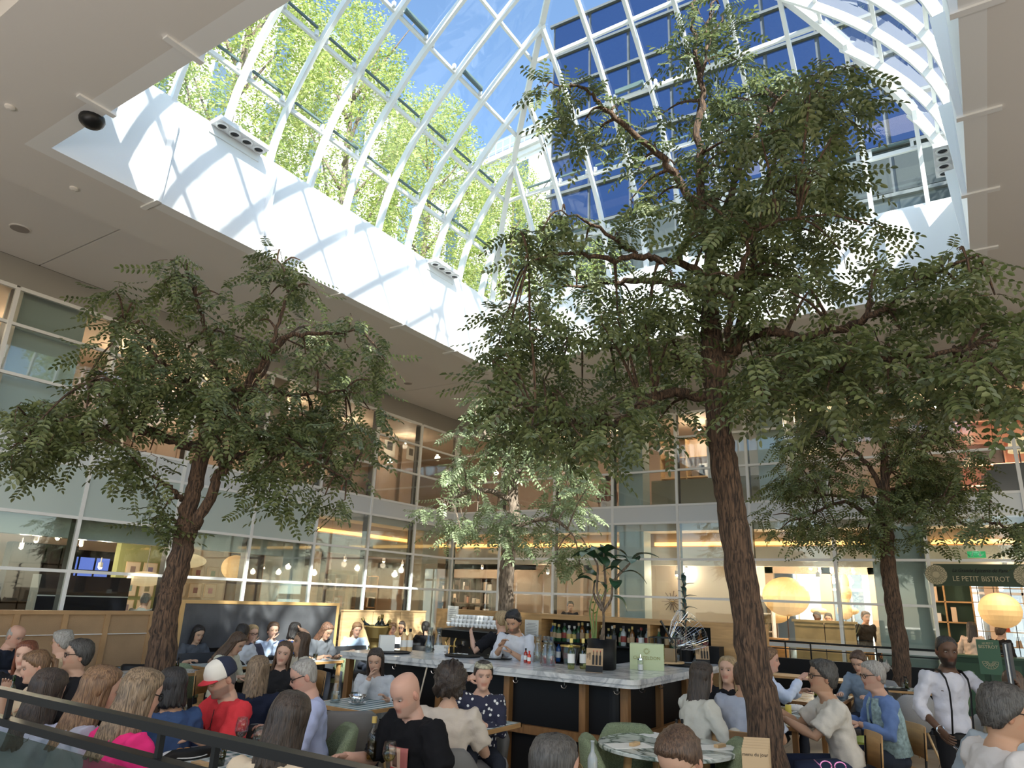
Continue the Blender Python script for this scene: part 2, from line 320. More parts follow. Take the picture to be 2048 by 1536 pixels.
# ---------------------------------------------------------------- glazed facades
def facade(name, P, s0, s1, sp, panes, lab):
    """P(s, z, d): point at distance s along the wall, height z, depth d behind the glass"""
    e = empty(name, kind='structure', label=lab); n = int(round((s1-s0)/sp))
    def bl(a0, a1, z0, z1, d0, d1, nm, mt):
        c = [P(a, z, d) for a in (a0, a1) for z in (z0, z1) for d in (d0, d1)]; x = [q[0] for q in c]; y = [q[1] for q in c]
        return MB().bx(min(x), max(x), min(y), max(y), z0, z1).build(nm, mt, e)
    for k in range(n+1):
        s = s0+k*sp; bl(s-.03, s+.03, 0, ZL[-1], -.03, .03, 'mullion', frame); bl(s-.022, s+.022, 0, ZL[-1], .03, .2, 'mullion_fin', dark)
        if k == n: break
        for r in range(7):
            t = panes(k, r)
            if t: bl(s+.03, s+sp-.03, ZL[r]+.025, ZL[r+1]-.025, -.005, .005, *{'g': ('glass_pane', FG), 'p': ('pale_panel', pale), 'b': ('band_panel', band)}[t])
            if r and not (t == '' and r == 1): bl(s+.03, s+sp-.03, ZL[r]-.025, ZL[r]+.025, -.02, .04, 'transom', frame)
        bl(s+.03, s+sp-.03, ZL[7]-.03, ZL[7]+.03, -.02, .04, 'transom', frame)
    bl(s0, s0+n*sp, ZL[-1]+.03, ZO, -.02, .1, 'fascia', fascia)
    return e
def pl(k, r): return 'b' if r == 3 else ('p' if r == 2 and k <= 6 else 'g')
def pb(k, r): return 'b' if r == 3 else ('' if k >= 7 and r < 2 else 'g')
facade('wall_left', lambda s, z, d: (XL-d, s, z), -.75, 16.25, 1.70, pl, 'glazed left wall of white bars, clear panes and pale panels')
facade('wall_back', lambda s, z, d: (s, YB+d, z), -12.6, -12.6+1.68*9, 1.68, pb, 'glazed back wall of white bars, clear panes and pale panels')
facade('wall_right', lambda s, z, d: (2.6+d, s, z), 6.2, 16.3, 1.68, lambda k, r: 'b' if r == 3 else 'g', 'glazed right wall beyond the picture edge') if 0 else None
# floor slab between storeys, interiors
sl = mat('slab_paint', (.72, .7, .66), .6); coveM = mat('cove_light', (1, .7, .3), .5, emit=(1, .56, .17), es=2.6)
st = empty('shop_interior', kind='structure', label='shop rooms behind the glass walls')
def S(nm, mt, *b):
    m = MB()
    for q in b: m.bx(*q)
    return m.build(nm, mt, st)
S('upper_floor', sl, (-20, XL-.22, -2, 22, 3.5, 4.02), (XL-.2, 10, YB+.22, 22, 3.5, 4.02))
S('shop_ceiling', mat('shop_ceiling', (.5, .4, .33), .7), (-20, XL-.9, -2, 22, 2.95, 3.5), (XL-.9, 10, YB+.9, 22, 2.95, 3.5))
S('bulkhead', cream, (XL-.9, XL-.75, 11.4, YB+.9, 2.72, 3.16), (XL-.9, 10, YB+.75, YB+.9, 2.72, 3.16)); S('bulkhead', pale, (XL-.6, XL-.35, -2, 10.6, 2.5, 3.5))
S('cove_light', coveM, (XL-.88, XL-.82, 11.4, YB+.8, 3.2, 3.28), (XL-.8, -7.6, YB+.82, YB+.88, 3.2, 3.28), (-6.8, -1.8, YB+.82, YB+.88, 3.2, 3.28), (-.8, 6, YB+.82, YB+.88, 3.2, 3.28))
S('column', pale, (-7.5, -6.85, YB+.25, YB+.7, 0, 3.5)); S('column', pale, (-1.85, -.9, YB+.22, YB+.6, 0, 3.5)); S('column', pale, (XL-.9, XL-.3, 10.6, 11.4, 0, 3.5)); S('column', cream, (XL-.9, XL-.3, 15.3, 16.0, 0, 3.5))
S('column', pale, (-7.5, -6.85, YB+.25, YB+.7, 4.02, 6.6)); S('column', pale, (XL-.9, XL-.3, 4.55, 5.6, 4.02, 6.6)); S('column', tan, (XL-1.2, XL-.5, 9.6, 10.3, 4.02, 6.6)); S('column', pale, (-4.0, -3.4, YB+.25, YB+.7, 4.02, 6.6))
S('upper_wall', warmw, (-17.2, -17, -2, 22, 4.02, 6.6), (-17, 10, 20.8, 21, 4.02, 6.6)); S('upper_ceiling', tan, (-20, XL-.1, -2, 22, 6.5, 6.62), (XL-.1, 10, YB+.1, 22, 6.5, 6.62))
S('end_wall', warmw, (-20, XL, -2.2, -2, 0, 6.6), (10, 10.2, 16, 22, 0, 6.6))
S('shop_wall', tan, (-20, -19.8, -2, 2.2, 0, 3), (-20, -19.8, 7.2, 22, 0, 3)); S('shop_wall', brown, (-20, -19.8, 2.2, 7.2, 0, .9), (-20, -19.8, 2.2, 7.2, 2.45, 3)); S('green_wall', greenw, (-16.6, -16.4, 6.5, 9.6, 0, 3))
S('partition', tan, (-16.0, -15.8, 12.6, 14.4, 0, 3), (-12.0, -10.4, 20.0, 20.2, 0, 3)); S('partition', brown, (-19, -15.8, 14.6, 14.8, 0, 2.9))
S('partition', oakl, (-9.4, -8.6, 18.8, 18.9, 0, 2.95), (-8.0, -7.3, 18.8, 18.9, 0, 2.95)); S('partition', cream, (-6.6, -5.2, 18.7, 18.8, 0, 2.95), (-4.9, -4.75, 17.2, 19.5, 0, 2.9))
# far shop windows onto the street
fw = [(-12.6, -11.2), (-10.3, -9.2), (-8.6, -7.4), (-6.4, -5.3), (-4.9, -3.7), (-3.4, -2.5), (-2.2, -1.3), (-.9, .0), (.3, 1.2), (1.5, 2.4), (2.8, 4.2)]
ed = [-20]+[q for w in fw for q in w]+[10]
for a, b in zip(ed[::2], ed[1::2]): S('shop_wall', tan, (a, b, 21.0, 21.2, 0, 3.0))
S('shop_wall', tan, (-20, 10, 21.0, 21.2, 2.75, 3.5)); S('shop_wall', tan, (-20, 10, 21.0, 21.2, 0, .5)); S('window_bar', frame, *[(a, b, 21.05, 21.1, 2.32, 2.38) for a, b in fw], *[((a+b)/2-.02, (a+b)/2+.02, 21.05, 21.1, .5, 2.75) for a, b in fw])
S('window_glass', FG, (-20, 10, 21.08, 21.085, .5, 2.75))
bw = mat('blue_window', (.1, .13, .3), .4, emit=(.2, .32, 1.0), es=.75)
for j, (a, b) in enumerate(((2.3, 3.1), (3.2, 4.1), (4.2, 4.7), (4.8, 5.35), (5.45, 6.1), (6.2, 7.1))):
    for z0, z1 in ((.9, 1.35), (1.42, 1.9), (1.96, 2.4)): S('lit_screen', bw, (-19.9, -19.84, a, b, z0, z1))
# spot lamps (their own light) in the shop ceilings
bulb = mat('bulb', (1, .9, .7), .3, emit=(1, .82, .55), es=60)
def spot(x, y, z, e=26, grp='ceiling spotlights in the shop', fl='ground floor', r=.035):
    t = empty('track_spotlight', (x, y, z), rng.uniform(0, 6), 'small glowing track spotlight on the %s shop ceiling' % fl, 'spotlight', grp+' '+fl)
    MB().bar((0, 0, 0), (0, 0, -.1), .015).lathe([(.03, -.2), (.045, -.1), (.045, -.2)], k=10).build('housing', frame, t); MB().ell((0, 0, -.2), (r, r, r), 8, 6).build('bulb', bulb, t)
    l = bpy.data.lights.new('spot_light', 'POINT'); l.energy = e; l.color = (1, .79, .57); l.shadow_soft_size = .08; o = bpy.data.objects.new('spot_light', l); C.objects.link(o); o.parent = t; o.location = (0, 0, -.32)
for (a, b) in ((80, 1062), (72, 1082), (115, 1077), (42, 1095), (162, 1090), (200, 1135), (655, 1105), (690, 1120), (768, 1117), (805, 1123), (850, 1125), (965, 1125), (1325, 1123), (1372, 1123), (1402, 1121), (1438, 1128), (1620, 1122), (1637, 1120), (1662, 1127), (1638, 1137), (1705, 1124), (1757, 1127), (1890, 1108)):
    D = 17.5 if b > 1100 else 16; q = ray(a, b); t = (2.74-1.8)/q[2]; D2 = t*math.hypot(q[0], q[1])
    if a > 900: p = aty(a, b, 18.2+(a*7 % 20)/10)
    else: p = atx(a, b, -15.2-(a*7 % 25)/10)
    spot(p.x, p.y, min(p.z+.2, 2.94), 46)
for (x, y) in ((-14.4, 3.2), (-14.6, 5.4), (-14.4, 7.2), (-15, 9.2), (-14.4, 11.5), (-14.6, 13.8), (-14.4, 16), (-10.4, 17.9), (-8.3, 17.9), (-5.8, 17.9), (-2.9, 17.9), (-.4, 17.9), (2, 17.9)): spot(x, y, 6.48, 40, fl='upper floor')
for x in (-9.8, -6.2, -4.4, -3.0, -1.6, .4, 1.8): spot(x, 16.95, 2.7 if x < -.9 else 2.93, 30)  # spotlights added near the glass to brighten the folding screen
# street building seen through the far shop windows (sunlit pale stone)
be = empty('street_building', (0, 0, 0), label='bright pale stone building across the street seen through the far shop windows', cat='building')
m = MB().bx(-24, 14, 27, 28, -.3, 9); m.build('wall', mat('street_stone', (.86, .86, .84), .8), be); wz = mat('street_window', (.3, .36, .42), .2)
for k in range(16): MB().bx(-22+k*2.2, -21+k*2.2, 26.9, 27, .6, 3.0).build('window', wz, be)
tag(MB().bx(-26, 14, 21.3, 27, -.3, -.05).build('street_ground', mat('pavement', (.6, .6, .58), .8)), kind='structure', label='street pavement behind the shop')
# ---------------------------------------------------------------- outside: roof terrace, houses
tag(MB().bx(-30, DX0-.15, -12, 22, 7.1, 7.9).bx(DX1+.15, 30, -12, 22, 7.1, 7.9).bx(DX0-.15, DX1+.15, DY1+.1, 22, 7.1, 7.9).bx(DX0-.15, DX1+.15, -12, DY0-.1, 7.1, 7.9).build('terrace', mat('terrace', (.3, .32, .26), .9)), kind='structure', label='roof terrace around the skylight')
hs = mat('house_stone', (.72, .7, .66), .8, noise=(1.5, .06)); zinc = mat('zinc', (.3, .34, .4), .4, .3); hwin = mat('house_window', (.08, .12, .18), .1)
def house(nm, lab, c, sx, sy, z0, z1, rz, stone_, floors, nw, roof=True):
    e = empty(nm, (c[0], c[1], z0), rz, lab, 'building'); h = z1-z0; MB().bx(-sx/2, sx/2, -sy/2, sy/2, 0, h).build('wall', stone_, e)
    MB().bx(-sx/2-.3, sx/2+.3, -sy/2-.3, sy/2+.3, h, h+.3).bx(-sx/2-.12, sx/2+.12, -sy/2-.12, sy/2+.12, h-.3, h).build('cornice', stone_, e)
    if roof: MB().loft([[(-sx/2, -sy/2, h+.3), (sx/2, -sy/2, h+.3), (sx/2, sy/2, h+.3), (-sx/2, sy/2, h+.3)], [(-sx/2+1, -sy/2+1, h+2.4), (sx/2-1, -sy/2+1, h+2.4), (sx/2-1, sy/2-1, h+2.4), (-sx/2+1, sy/2-1, h+2.4)]]).build('roof', zinc, e)
    fh = h/floors
    for f in range(floors):
        for i in range(nw):
            x = -sx/2+(i+.5)*sx/nw; w = MB().bx(x-.5, x+.5, -sy/2-.06, -sy/2+.02, f*fh+.35, f*fh+fh-.6).build('window_frame', frame, e); MB().bx(x-.42, x+.42, -sy/2-.09, -sy/2-.05, f*fh+.43, f*fh+fh-.68).build('window', hwin, w)
    return e
# ================================================================ trees
LM = leafmat('leaf_green', [(.075, .1, .04), (.125, .165, .055), (.18, .21, .085), (.25, .28, .12), (.15, .19, .12)], .36)
LO = leafmat('leaf_outdoor', [(.22, .3, .08), (.36, .44, .13), (.48, .55, .2), (.45, .44, .16)], .55)
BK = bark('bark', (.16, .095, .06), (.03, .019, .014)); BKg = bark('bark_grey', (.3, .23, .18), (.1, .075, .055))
def pinnate(pairs=6, L=.24, ll=.05, lw=.021):
    """one compound leaf hanging along -Z: leaflets in pairs plus one at the tip"""
    V = []; Fc = []
    def leaflet(p, d, n, ll, lw):
        d = _n(d); s = np.cross(d, n); s = _n(s); k = len(V); b = np.array(p)
        for t, w, h in ((0, 0, 0), (.3, 1, .1), (.72, .9, .05), (1, 0, -.12), (.72, -.9, .05), (.3, -1, .1)): V.append(b+d*ll*t+s*lw/2*w+_n(n)*ll*h)
        Fc.append((k, k+1, k+2, k+3)); Fc.append((k, k+3, k+4, k+5))
    for i in range(pairs):
        t = (i+1)/(pairs+.6); y = .25*L*t*t
        for sx in (-1, 1): leaflet((0, y, -L*t), (sx*1, .1, -.55), (0, 1, .25), ll*(1-.2*abs(t-.5)), lw)
    leaflet((0, .25*L, -L), (0, .3, -1), (0, 1, .3), ll, lw)
    k = len(V); V += [np.array(q) for q in ((-.0015, 0, 0), (.0015, 0, 0), (.0015, .25*L, -L), (-.0015, .25*L, -L))]; Fc.append((k, k+1, k+2, k+3))
    return np.array(V), Fc
LV = [pinnate(6, .25, .052, .024), pinnate(5, .2, .05, .023), pinnate(7, .28, .048, .021)]
def fast_mesh(name, V, Q):
    me = bpy.data.meshes.new(name); V = np.asarray(V, np.float32); Q = np.asarray(Q, np.int32)
    me.vertices.add(len(V)); me.vertices.foreach_set('co', V.ravel()); me.loops.add(Q.size); me.loops.foreach_set('vertex_index', Q.ravel())
    me.polygons.add(len(Q)); me.polygons.foreach_set('loop_start', np.arange(len(Q), dtype=np.int32)*Q.shape[1]); me.polygons.foreach_set('loop_total', np.full(len(Q), Q.shape[1], np.int32))
    me.update(calc_edges=True); return me
def place(T, protos, name):
    """T: list of (pos, yaw, tilt, roll, scale)"""
    VV, QQ, n = [], [], 0
    for i, (p, yaw, tilt, roll, sc) in enumerate(T):
        v, q = protos[i % len(protos)]; v = v*sc
        c, s = math.cos(tilt), math.sin(tilt); v = np.stack([v[:, 0], v[:, 1]*c-v[:, 2]*s, v[:, 1]*s+v[:, 2]*c], 1)
        c, s = math.cos(roll), math.sin(roll); v = np.stack([v[:, 0]*c+v[:, 2]*s, v[:, 1], -v[:, 0]*s+v[:, 2]*c], 1)
        c, s = math.cos(yaw), math.sin(yaw); v = np.stack([v[:, 0]*c-v[:, 1]*s, v[:, 0]*s+v[:, 1]*c, v[:, 2]], 1)
        VV.append(v+np.array(p)); QQ.append(np.array(q)+n); n += len(v)
    return fast_mesh(name, np.concatenate(VV), np.concatenate(QQ))
def smooth_path(pts, rad, n=5):
    P = [np.array(p) for p in pts]; P = [2*P[0]-P[1]]+P+[2*P[-1]-P[-2]]; Rr = [rad[0]]+list(rad)+[rad[-1]]; o, r = [], []
    for i in range(1, len(P)-2):
        for t in np.linspace(0, 1, n, endpoint=False):
            p0, p1, p2, p3 = P[i-1:i+3]; o.append(.5*(2*p1+(p2-p0)*t+(2*p0-5*p1+4*p2-p3)*t*t+(3*p1-p0-3*p2+p3)*t**3)); r.append(Rr[i]*(1-t)+Rr[i+1]*t)
    o.append(P[-2]); r.append(rad[-1]); return [Vector(q) for q in o], r
def tree(name, label, base, trunk, branches, clumps, D, leafn=12, protos=None, leafmat_=None, bk=None, singles=0, lean=None, tw=.5, lsc=1.32, group=None):
    """trunk / branches: lists of (px, py, dD, radius); clumps: (px, py, radius_px, dD). All turned into points round the tree's own distance D."""
    bk = bk or BK; leafmat_ = leafmat_ or LM
    e = empty(name, base, 0, label, 'tree', group); B = Vector(base); W_ = lambda q: atd(q[0], q[1], D+q[2])-B
    tp = [Vector((0, 0, -.0))]+[W_(q) for q in trunk]; tr = [trunk[0][3]*1.15]+[q[3] for q in trunk]
    nodes = []
    m = MB(); p, r = smooth_path(tp, tr, 6)
    for i in range(len(p)): p[i] = p[i]+Vector((rng.normal(0, .006), rng.normal(0, .006), 0))
    m.tube(p, [q*rng.uniform(.95, 1.06) for q in r], 14); nodes += [(q, w) for q, w in zip(p, r) if q.z > 1.9]; m.build('trunk', bk, e, True)
    for br in branches:
        p, r = smooth_path([W_(q) for q in br], [q[3] for q in br], 5); m = MB(); p = [q+Vector(rng.normal(0, .012, 3)) for q in p]; m.tube(p, r, 8); m.build('branch', bk, e, True); nodes += list(zip(p, r))
    NP = np.array([list(q[0]) for q in nodes]); T = []; tm = MB()
    for (cx, cyy, rp, dd) in clumps:
        c = W_((cx, cyy, dd)); rr = rp*(D+dd)/F*1.02; j = int(np.argmin(np.linalg.norm(NP-np.array(c), axis=1))); a = Vector(NP[j]); 
        mid = (a+c)/2+Vector((0, 0, .06)); pts, rs = smooth_path([a, mid, c], [min(.02, nodes[j][1]*.7), .012, .006], 4); tm.tube(pts, rs, 5)
        nt = max(4, int(leafn*1.25*(rr/.45)**2))
        for t in range(nt):
            d = Vector(rng.normal(0, 1, 3)); d.normalize(); d.z = d.z*.75+.1; st = c+d*rr*.15; L = rr*rng.uniform(.5, 1.0); out = d*L; q0 = st; k = max(3, int(L/.075)); pts = [st]
            for s in range(k):
                f = (s+1)/k; q = st+out*f+Vector((0, 0, -.35*L*f*f))+Vector(rng.normal(0, .012, 3)); pts.append(q)
                yaw = math.atan2(out.y, out.x)+rng.choice([-1, 1])*rng.uniform(.4, 1.5)-PI/2
                T.append((q, yaw, rng.uniform(.1, 1.25), rng.normal(0, .35), lsc*rng.uniform(.75, 1.15)))
            if t % 2 == 0: tm.tube(pts, [.004]*len(pts), 3, cap=False)
    o = tm.build('twigs', bk, e); o['kind'] = 'stuff'
    protos = protos or LV
    if singles:     # the largest leaves in view, each a part of its own
        T.sort(key=lambda t: (t[0]+B-Vector(O)).length); near, T = T[:singles], T[singles:]; lm = []
        for i, pr in enumerate(protos):
            me = fast_mesh('leaf', pr[0], pr[1]); me.materials.append(leafmat_); lm.append(me)
        for i, (q, yaw, tilt, roll, sc) in enumerate(near):
            lo = link('leaf', lm[i % 3], e, q); lo.rotation_mode = 'QUATERNION'
            lo.rotation_quaternion = (Matrix.Rotation(yaw, 3, 'Z') @ Matrix.Rotation(roll, 3, 'Y') @ Matrix.Rotation(tilt, 3, 'X')).to_quaternion(); lo.scale = (sc,)*3
    me = place(T, protos, 'foliage'); me.materials.append(leafmat_); o = link('foliage', me, e); o['kind'] = 'stuff'; return e
def scatter(x0, x1, y0, y1, n, r0, r1, d=0, f=None):
    out = []
    while len(out) < n:
        x, y = rng.uniform(x0, x1), rng.uniform(y0, y1)
        if f is None or f(x, y): out.append((x, y, rng.uniform(r0, r1), rng.uniform(-.9, .9)+d))
    return out
# -- the big tree in front of the bar
TB = atd(1535, 1500, 6.25); TB.z = 0
b1 = [[(1440, 800, 0, .07), (1400, 745, .05, .05), (1365, 715, .1, .048), (1330, 715, .2, .045), (1290, 700, .35, .03), (1200, 690, .5, .022), (1100, 665, .6, .015)],
 [(1432, 800, 0, .06), (1380, 790, -.1, .045), (1330, 785, -.2, .042), (1270, 820, -.4, .035), (1220, 850, -.5, .028), (1150, 850, -.6, .018), (1080, 835, -.7, .012)],
 [(1446, 815, 0, .06), (1500, 772, -.1, .05), (1550, 756, -.2, .045), (1640, 745, -.3, .035), (1720, 715, -.4, .03), (1820, 712, -.5, .022), (1930, 700, -.6, .015)],
 [(1446, 800, 0, .05), (1500, 790, .2, .035), (1590, 790, .4, .03), (1660, 765, .6, .022), (1760, 755, .7, .016), (1860, 760, .8, .01)],
 [(1436, 750, 0, .07), (1475, 690, 0, .055), (1500, 668, 0, .05), (1560, 670, -.1, .04), (1640, 672, -.2, .034), (1720, 645, -.4, .03), (1790, 600, -.6, .022), (1850, 555, -.7, .014), (1950, 510, -.8, .008)],
 [(1470, 700, 0, .05), (1490, 620, .1, .045), (1500, 545, .2, .04), (1510, 470, .3, .032), (1530, 380, .3, .025), (1560, 300, .3, .015)],
 [(1422, 670, 0, .09), (1420, 580, .1, .07), (1418, 480, .2, .055), (1385, 405, .1, .042), (1340, 335, 0, .035), (1303, 297, -.1, .032), (1240, 244, -.3, .027), (1196, 203, -.4, .022), (1163, 178, -.5, .015), (1110, 172, -.6, .007)],
 [(1420, 475, .2, .05), (1440, 430, .3, .04), (1456, 405, .3, .035), (1480, 335, .3, .03), (1508, 271, .4, .028), (1525, 235, .4, .024), (1555, 203, .4, .02), (1590, 165, .4, .01)],
 [(1405, 430, .1, .045), (1400, 350, 0, .04), (1396, 257, -.1, .035), (1403, 200, -.1, .03), (1393, 95, -.2, .025), (1386, 37, -.2, .018), (1395, -30, -.2, .01)],
 [(1398, 85, -.2, .018), (1414, 45, -.2, .014), (1425, 0, -.2, .01)], [(1402, 160, -.1, .018), (1425, 70, -.1, .014), (1445, 35, -.1, .01)],
 [(1420, 560, .1, .045), (1370, 530, 0, .035), (1323, 519, -.2, .032), (1284, 513, -.3, .03), (1226, 518, -.4, .026), (1144, 505, -.5, .016), (1060, 520, -.5, .008)], [(1274, 509, -.3, .02), (1225, 474, -.4, .018), (1157, 438, -.5, .012), (1120, 420, -.5, .006)],
 [(1420, 600, .1, .04), (1370, 575, .2, .035), (1307, 563, .3, .035), (1251, 562, .4, .03), (1190, 570, .5, .02), (1128, 575, .5, .012)],
 [(1462, 705, 0, .035), (1454, 660, -.2, .03), (1467, 578, -.3, .026), (1490, 520, -.3, .022), (1507, 464, -.4, .015), (1600, 430, -.5, .01)]]
def inside_main(x, y):
    return True
cl = [(1400, 30, 45, -.2), (1440, 15, 40, -.1), (1385, 70, 32, -.3), (1455, 60, 35, 0), (1360, 120, 30, -.3), (1420, 130, 35, 0), (1475, 120, 30, 0), (1405, 200, 30, 0),
 (1090, 178, 35, -.6), (1140, 185, 38, -.5), (1190, 190, 35, -.4), (1115, 230, 30, -.5), (1170, 240, 40, -.3), (1180, 285, 32, -.2), (1235, 220, 35, -.2), (1250, 290, 40, 0), (1275, 345, 45, 0), (1320, 230, 35, .2), (1310, 290, 45, .1), (1350, 330, 50, .2), (1260, 400, 38, 0), (1310, 400, 50, .2),
 (1085, 460, 38, -.5), (1040, 460, 30, -.5), (1050, 520, 42, -.5), (1110, 500, 48, -.4), (1170, 490, 45, -.3), (1230, 470, 40, -.3), (1130, 420, 25, -.5)]
cl += scatter(1380, 1700, 150, 480, 34, 42, 62, .1, lambda x, y: y > 150+abs(x-1560)*.3 or x > 1650 and y < 300)
cl += scatter(1560, 1680, 110, 260, 9, 36, 50, 0) + scatter(1300, 1680, 330, 640, 34, 45, 65)
cl += scatter(1010, 1380, 540, 830, 44, 48, 66, 0, lambda x, y: y > 560+(1100-x)*.3) + scatter(1020, 1320, 780, 880, 14, 38, 55, -.4)
cl += [(985, 720, 34, -.7), (975, 770, 30, -.8), (1010, 640, 36, -.6), (1000, 690, 36, -.6), (1210, 890, 34, -.5), (1100, 880, 36, -.4), (1010, 800, 38, -.5), (1740, 450, 34, 0), (1760, 520, 30, -.2), (1700, 360, 40, 0), (1680, 500, 45, 0), (1640, 560, 35, 0)]
cl += scatter(1500, 2050, 650, 790, 46, 42, 58, -.1) + [(1790, 560, 32, -.5), (1830, 550, 36, -.6), (1880, 520, 34, -.7), (1940, 550, 36, -.8), (1920, 500, 22, -.8), (1860, 600, 42, -.5), (1930, 600, 42, -.5), (1990, 590, 34, -.7), (1760, 610, 34, -.3), (1990, 640, 40, -.5), (2030, 690, 42, -.5), (1660, 800, 36, 0), (1760, 800, 36, 0), (1850, 800, 40, -.2), (1930, 800, 40, -.2), (1990, 790, 38, -.2), (1560, 800, 40, .2), (1500, 740, 42, .3)]
tree('courtyard_tree', 'tallest indoor tree, thick dark trunk beside the round marble table', TB,
     [(1530, 1450, 0, .13), (1508, 1330, 0, .128), (1490, 1200, 0, .122), (1468, 1060, 0, .118), (1452, 950, 0, .113), (1440, 860, 0, .11), (1432, 770, 0, .105), (1424, 690, 0, .1), (1421, 620, .1, .075), (1420, 480, .2, .05)], b1, cl, 6.25, 11, singles=290)
# -- left tree behind the rattan screen
TL = atd(322, 1345, 8.0); TL.z = 0
bl = [[(372, 1075, 0, .075), (400, 1030, -.1, .06), (428, 975, -.1, .055), (445, 935, -.1, .045), (480, 870, 0, .035), (500, 800, .1, .028), (540, 720, .2, .02), (580, 670, .2, .014)],
 [(405, 900, 0, .06), (340, 878, .1, .05), (290, 860, .1, .045), (235, 858, .2, .035), (150, 870, .3, .025), (60, 880, .3, .014)], [(300, 862, .1, .035), (250, 830, .1, .03), (212, 795, .1, .024), (170, 760, 0, .014)],
 [(412, 890, 0, .06), (408, 840, .1, .045), (395, 790, .2, .035), (360, 750, .2, .03), (320, 725, .2, .024), (285, 680, .2, .018), (250, 640, .2, .012)],
 [(432, 915, 0, .045), (480, 910, -.2, .036), (545, 905, -.3, .032), (600, 910, -.4, .026), (660, 940, -.5, .016), (700, 960, -.5, .01)],
 [(425, 880, 0, .055), (455, 830, 0, .045), (495, 765, 0, .04), (530, 720, -.1, .034), (575, 672, -.2, .028), (650, 668, -.3, .02), (710, 660, -.4, .012)], [(540, 700, -.1, .025), (560, 630, -.1, .02), (575, 575, -.1, .016), (560, 520, -.1, .01)],
 [(430, 860, .1, .04), (440, 760, .3, .035), (410, 660, .4, .026), (390, 590, .4, .02), (370, 540, .4, .01)], [(365, 1000, 0, .03), (350, 985, 0, .025), (320, 960, 0, .018), (290, 950, 0, .01)], [(430, 960, -.1, .03), (455, 935, -.2, .02), (470, 915, -.2, .01)],
 [(470, 780, 0, .03), (590, 790, -.2, .02), (690, 780, -.3, .012)]]
cl = [(560, 500, 40, -.1), (600, 520, 38, -.2), (535, 540, 34, 0), (575, 570, 42, 0), (620, 570, 36, -.2), (540, 590, 34, 0), (340, 520, 30, .3), (370, 530, 34, .3), (390, 575, 38, .3), (440, 590, 40, .3), (330, 560, 28, .3), (230, 580, 32, .1), (270, 600, 36, .1), (235, 640, 38, .1), (290, 650, 42, .1)]
cl += scatter(220, 700, 620, 860, 58, 38, 55, 0, lambda x, y: y > 610+abs(x-460)*.25) + [(700, 650, 40, -.4), (745, 690, 36, -.5), (770, 720, 30, -.5), (740, 760, 40, -.4), (700, 800, 42, -.4), (740, 820, 30, -.3)]
cl += scatter(20, 260, 800, 900, 20, 36, 50, .2) + [(20, 830, 30, .3), (15, 910, 30, .3), (60, 920, 26, .3), (130, 800, 34, .1), (210, 750, 36, 0)]
cl += scatter(520, 750, 840, 990, 20, 34, 50, -.3) + [(300, 900, 42, 0), (280, 940, 36, 0), (310, 980, 36, 0), (320, 1030, 36, 0), (300, 1050, 30, 0), (690, 1000, 26, -.4), (650, 990, 30, -.4), (260, 900, 30, .1), (480, 870, 36, .1), (440, 900, 30, 0)]
tree('courtyard_tree', 'indoor tree with forked trunk rising by the rattan screen at left', TL,
     [(322, 1320, 0, .13), (330, 1240, 0, .12), (345, 1170, 0, .112), (365, 1100, 0, .105), (372, 1040, 0, .09), (388, 980, 0, .08), (402, 920, 0, .075), (425, 870, 0, .06), (450, 820, 0, .045)], bl, cl, 8.0, 9)
# -- sunlit tree behind the bar
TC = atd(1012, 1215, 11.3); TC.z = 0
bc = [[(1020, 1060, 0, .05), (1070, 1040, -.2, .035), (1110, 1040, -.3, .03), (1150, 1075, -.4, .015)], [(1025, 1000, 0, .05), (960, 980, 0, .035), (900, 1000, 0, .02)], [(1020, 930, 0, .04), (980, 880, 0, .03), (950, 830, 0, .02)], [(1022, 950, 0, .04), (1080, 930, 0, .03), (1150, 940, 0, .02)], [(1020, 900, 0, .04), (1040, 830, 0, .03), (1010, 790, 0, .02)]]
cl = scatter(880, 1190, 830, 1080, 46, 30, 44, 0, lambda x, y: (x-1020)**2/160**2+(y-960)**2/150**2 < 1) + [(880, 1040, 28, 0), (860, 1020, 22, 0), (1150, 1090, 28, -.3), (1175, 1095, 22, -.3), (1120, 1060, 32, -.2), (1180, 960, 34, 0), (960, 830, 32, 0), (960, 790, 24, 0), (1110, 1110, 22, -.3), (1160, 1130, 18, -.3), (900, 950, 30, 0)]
tree('courtyard_tree', 'sunlit indoor tree standing behind the bottle shelves of the bar', TC, [(1012, 1195, 0, .12), (1015, 1120, 0, .11), (1028, 1040, 0, .095), (1025, 960, 0, .075), (1022, 880, 0, .05)], bc, cl, 11.3, 8, bk=BKg, leafmat_=leafmat('leaf_sun_tint', [(.2, .26, .13), (.3, .36, .2), (.36, .42, .26), (.26, .33, .16)], .4))  # paler leaf colours put the sunlight on this crown into the material
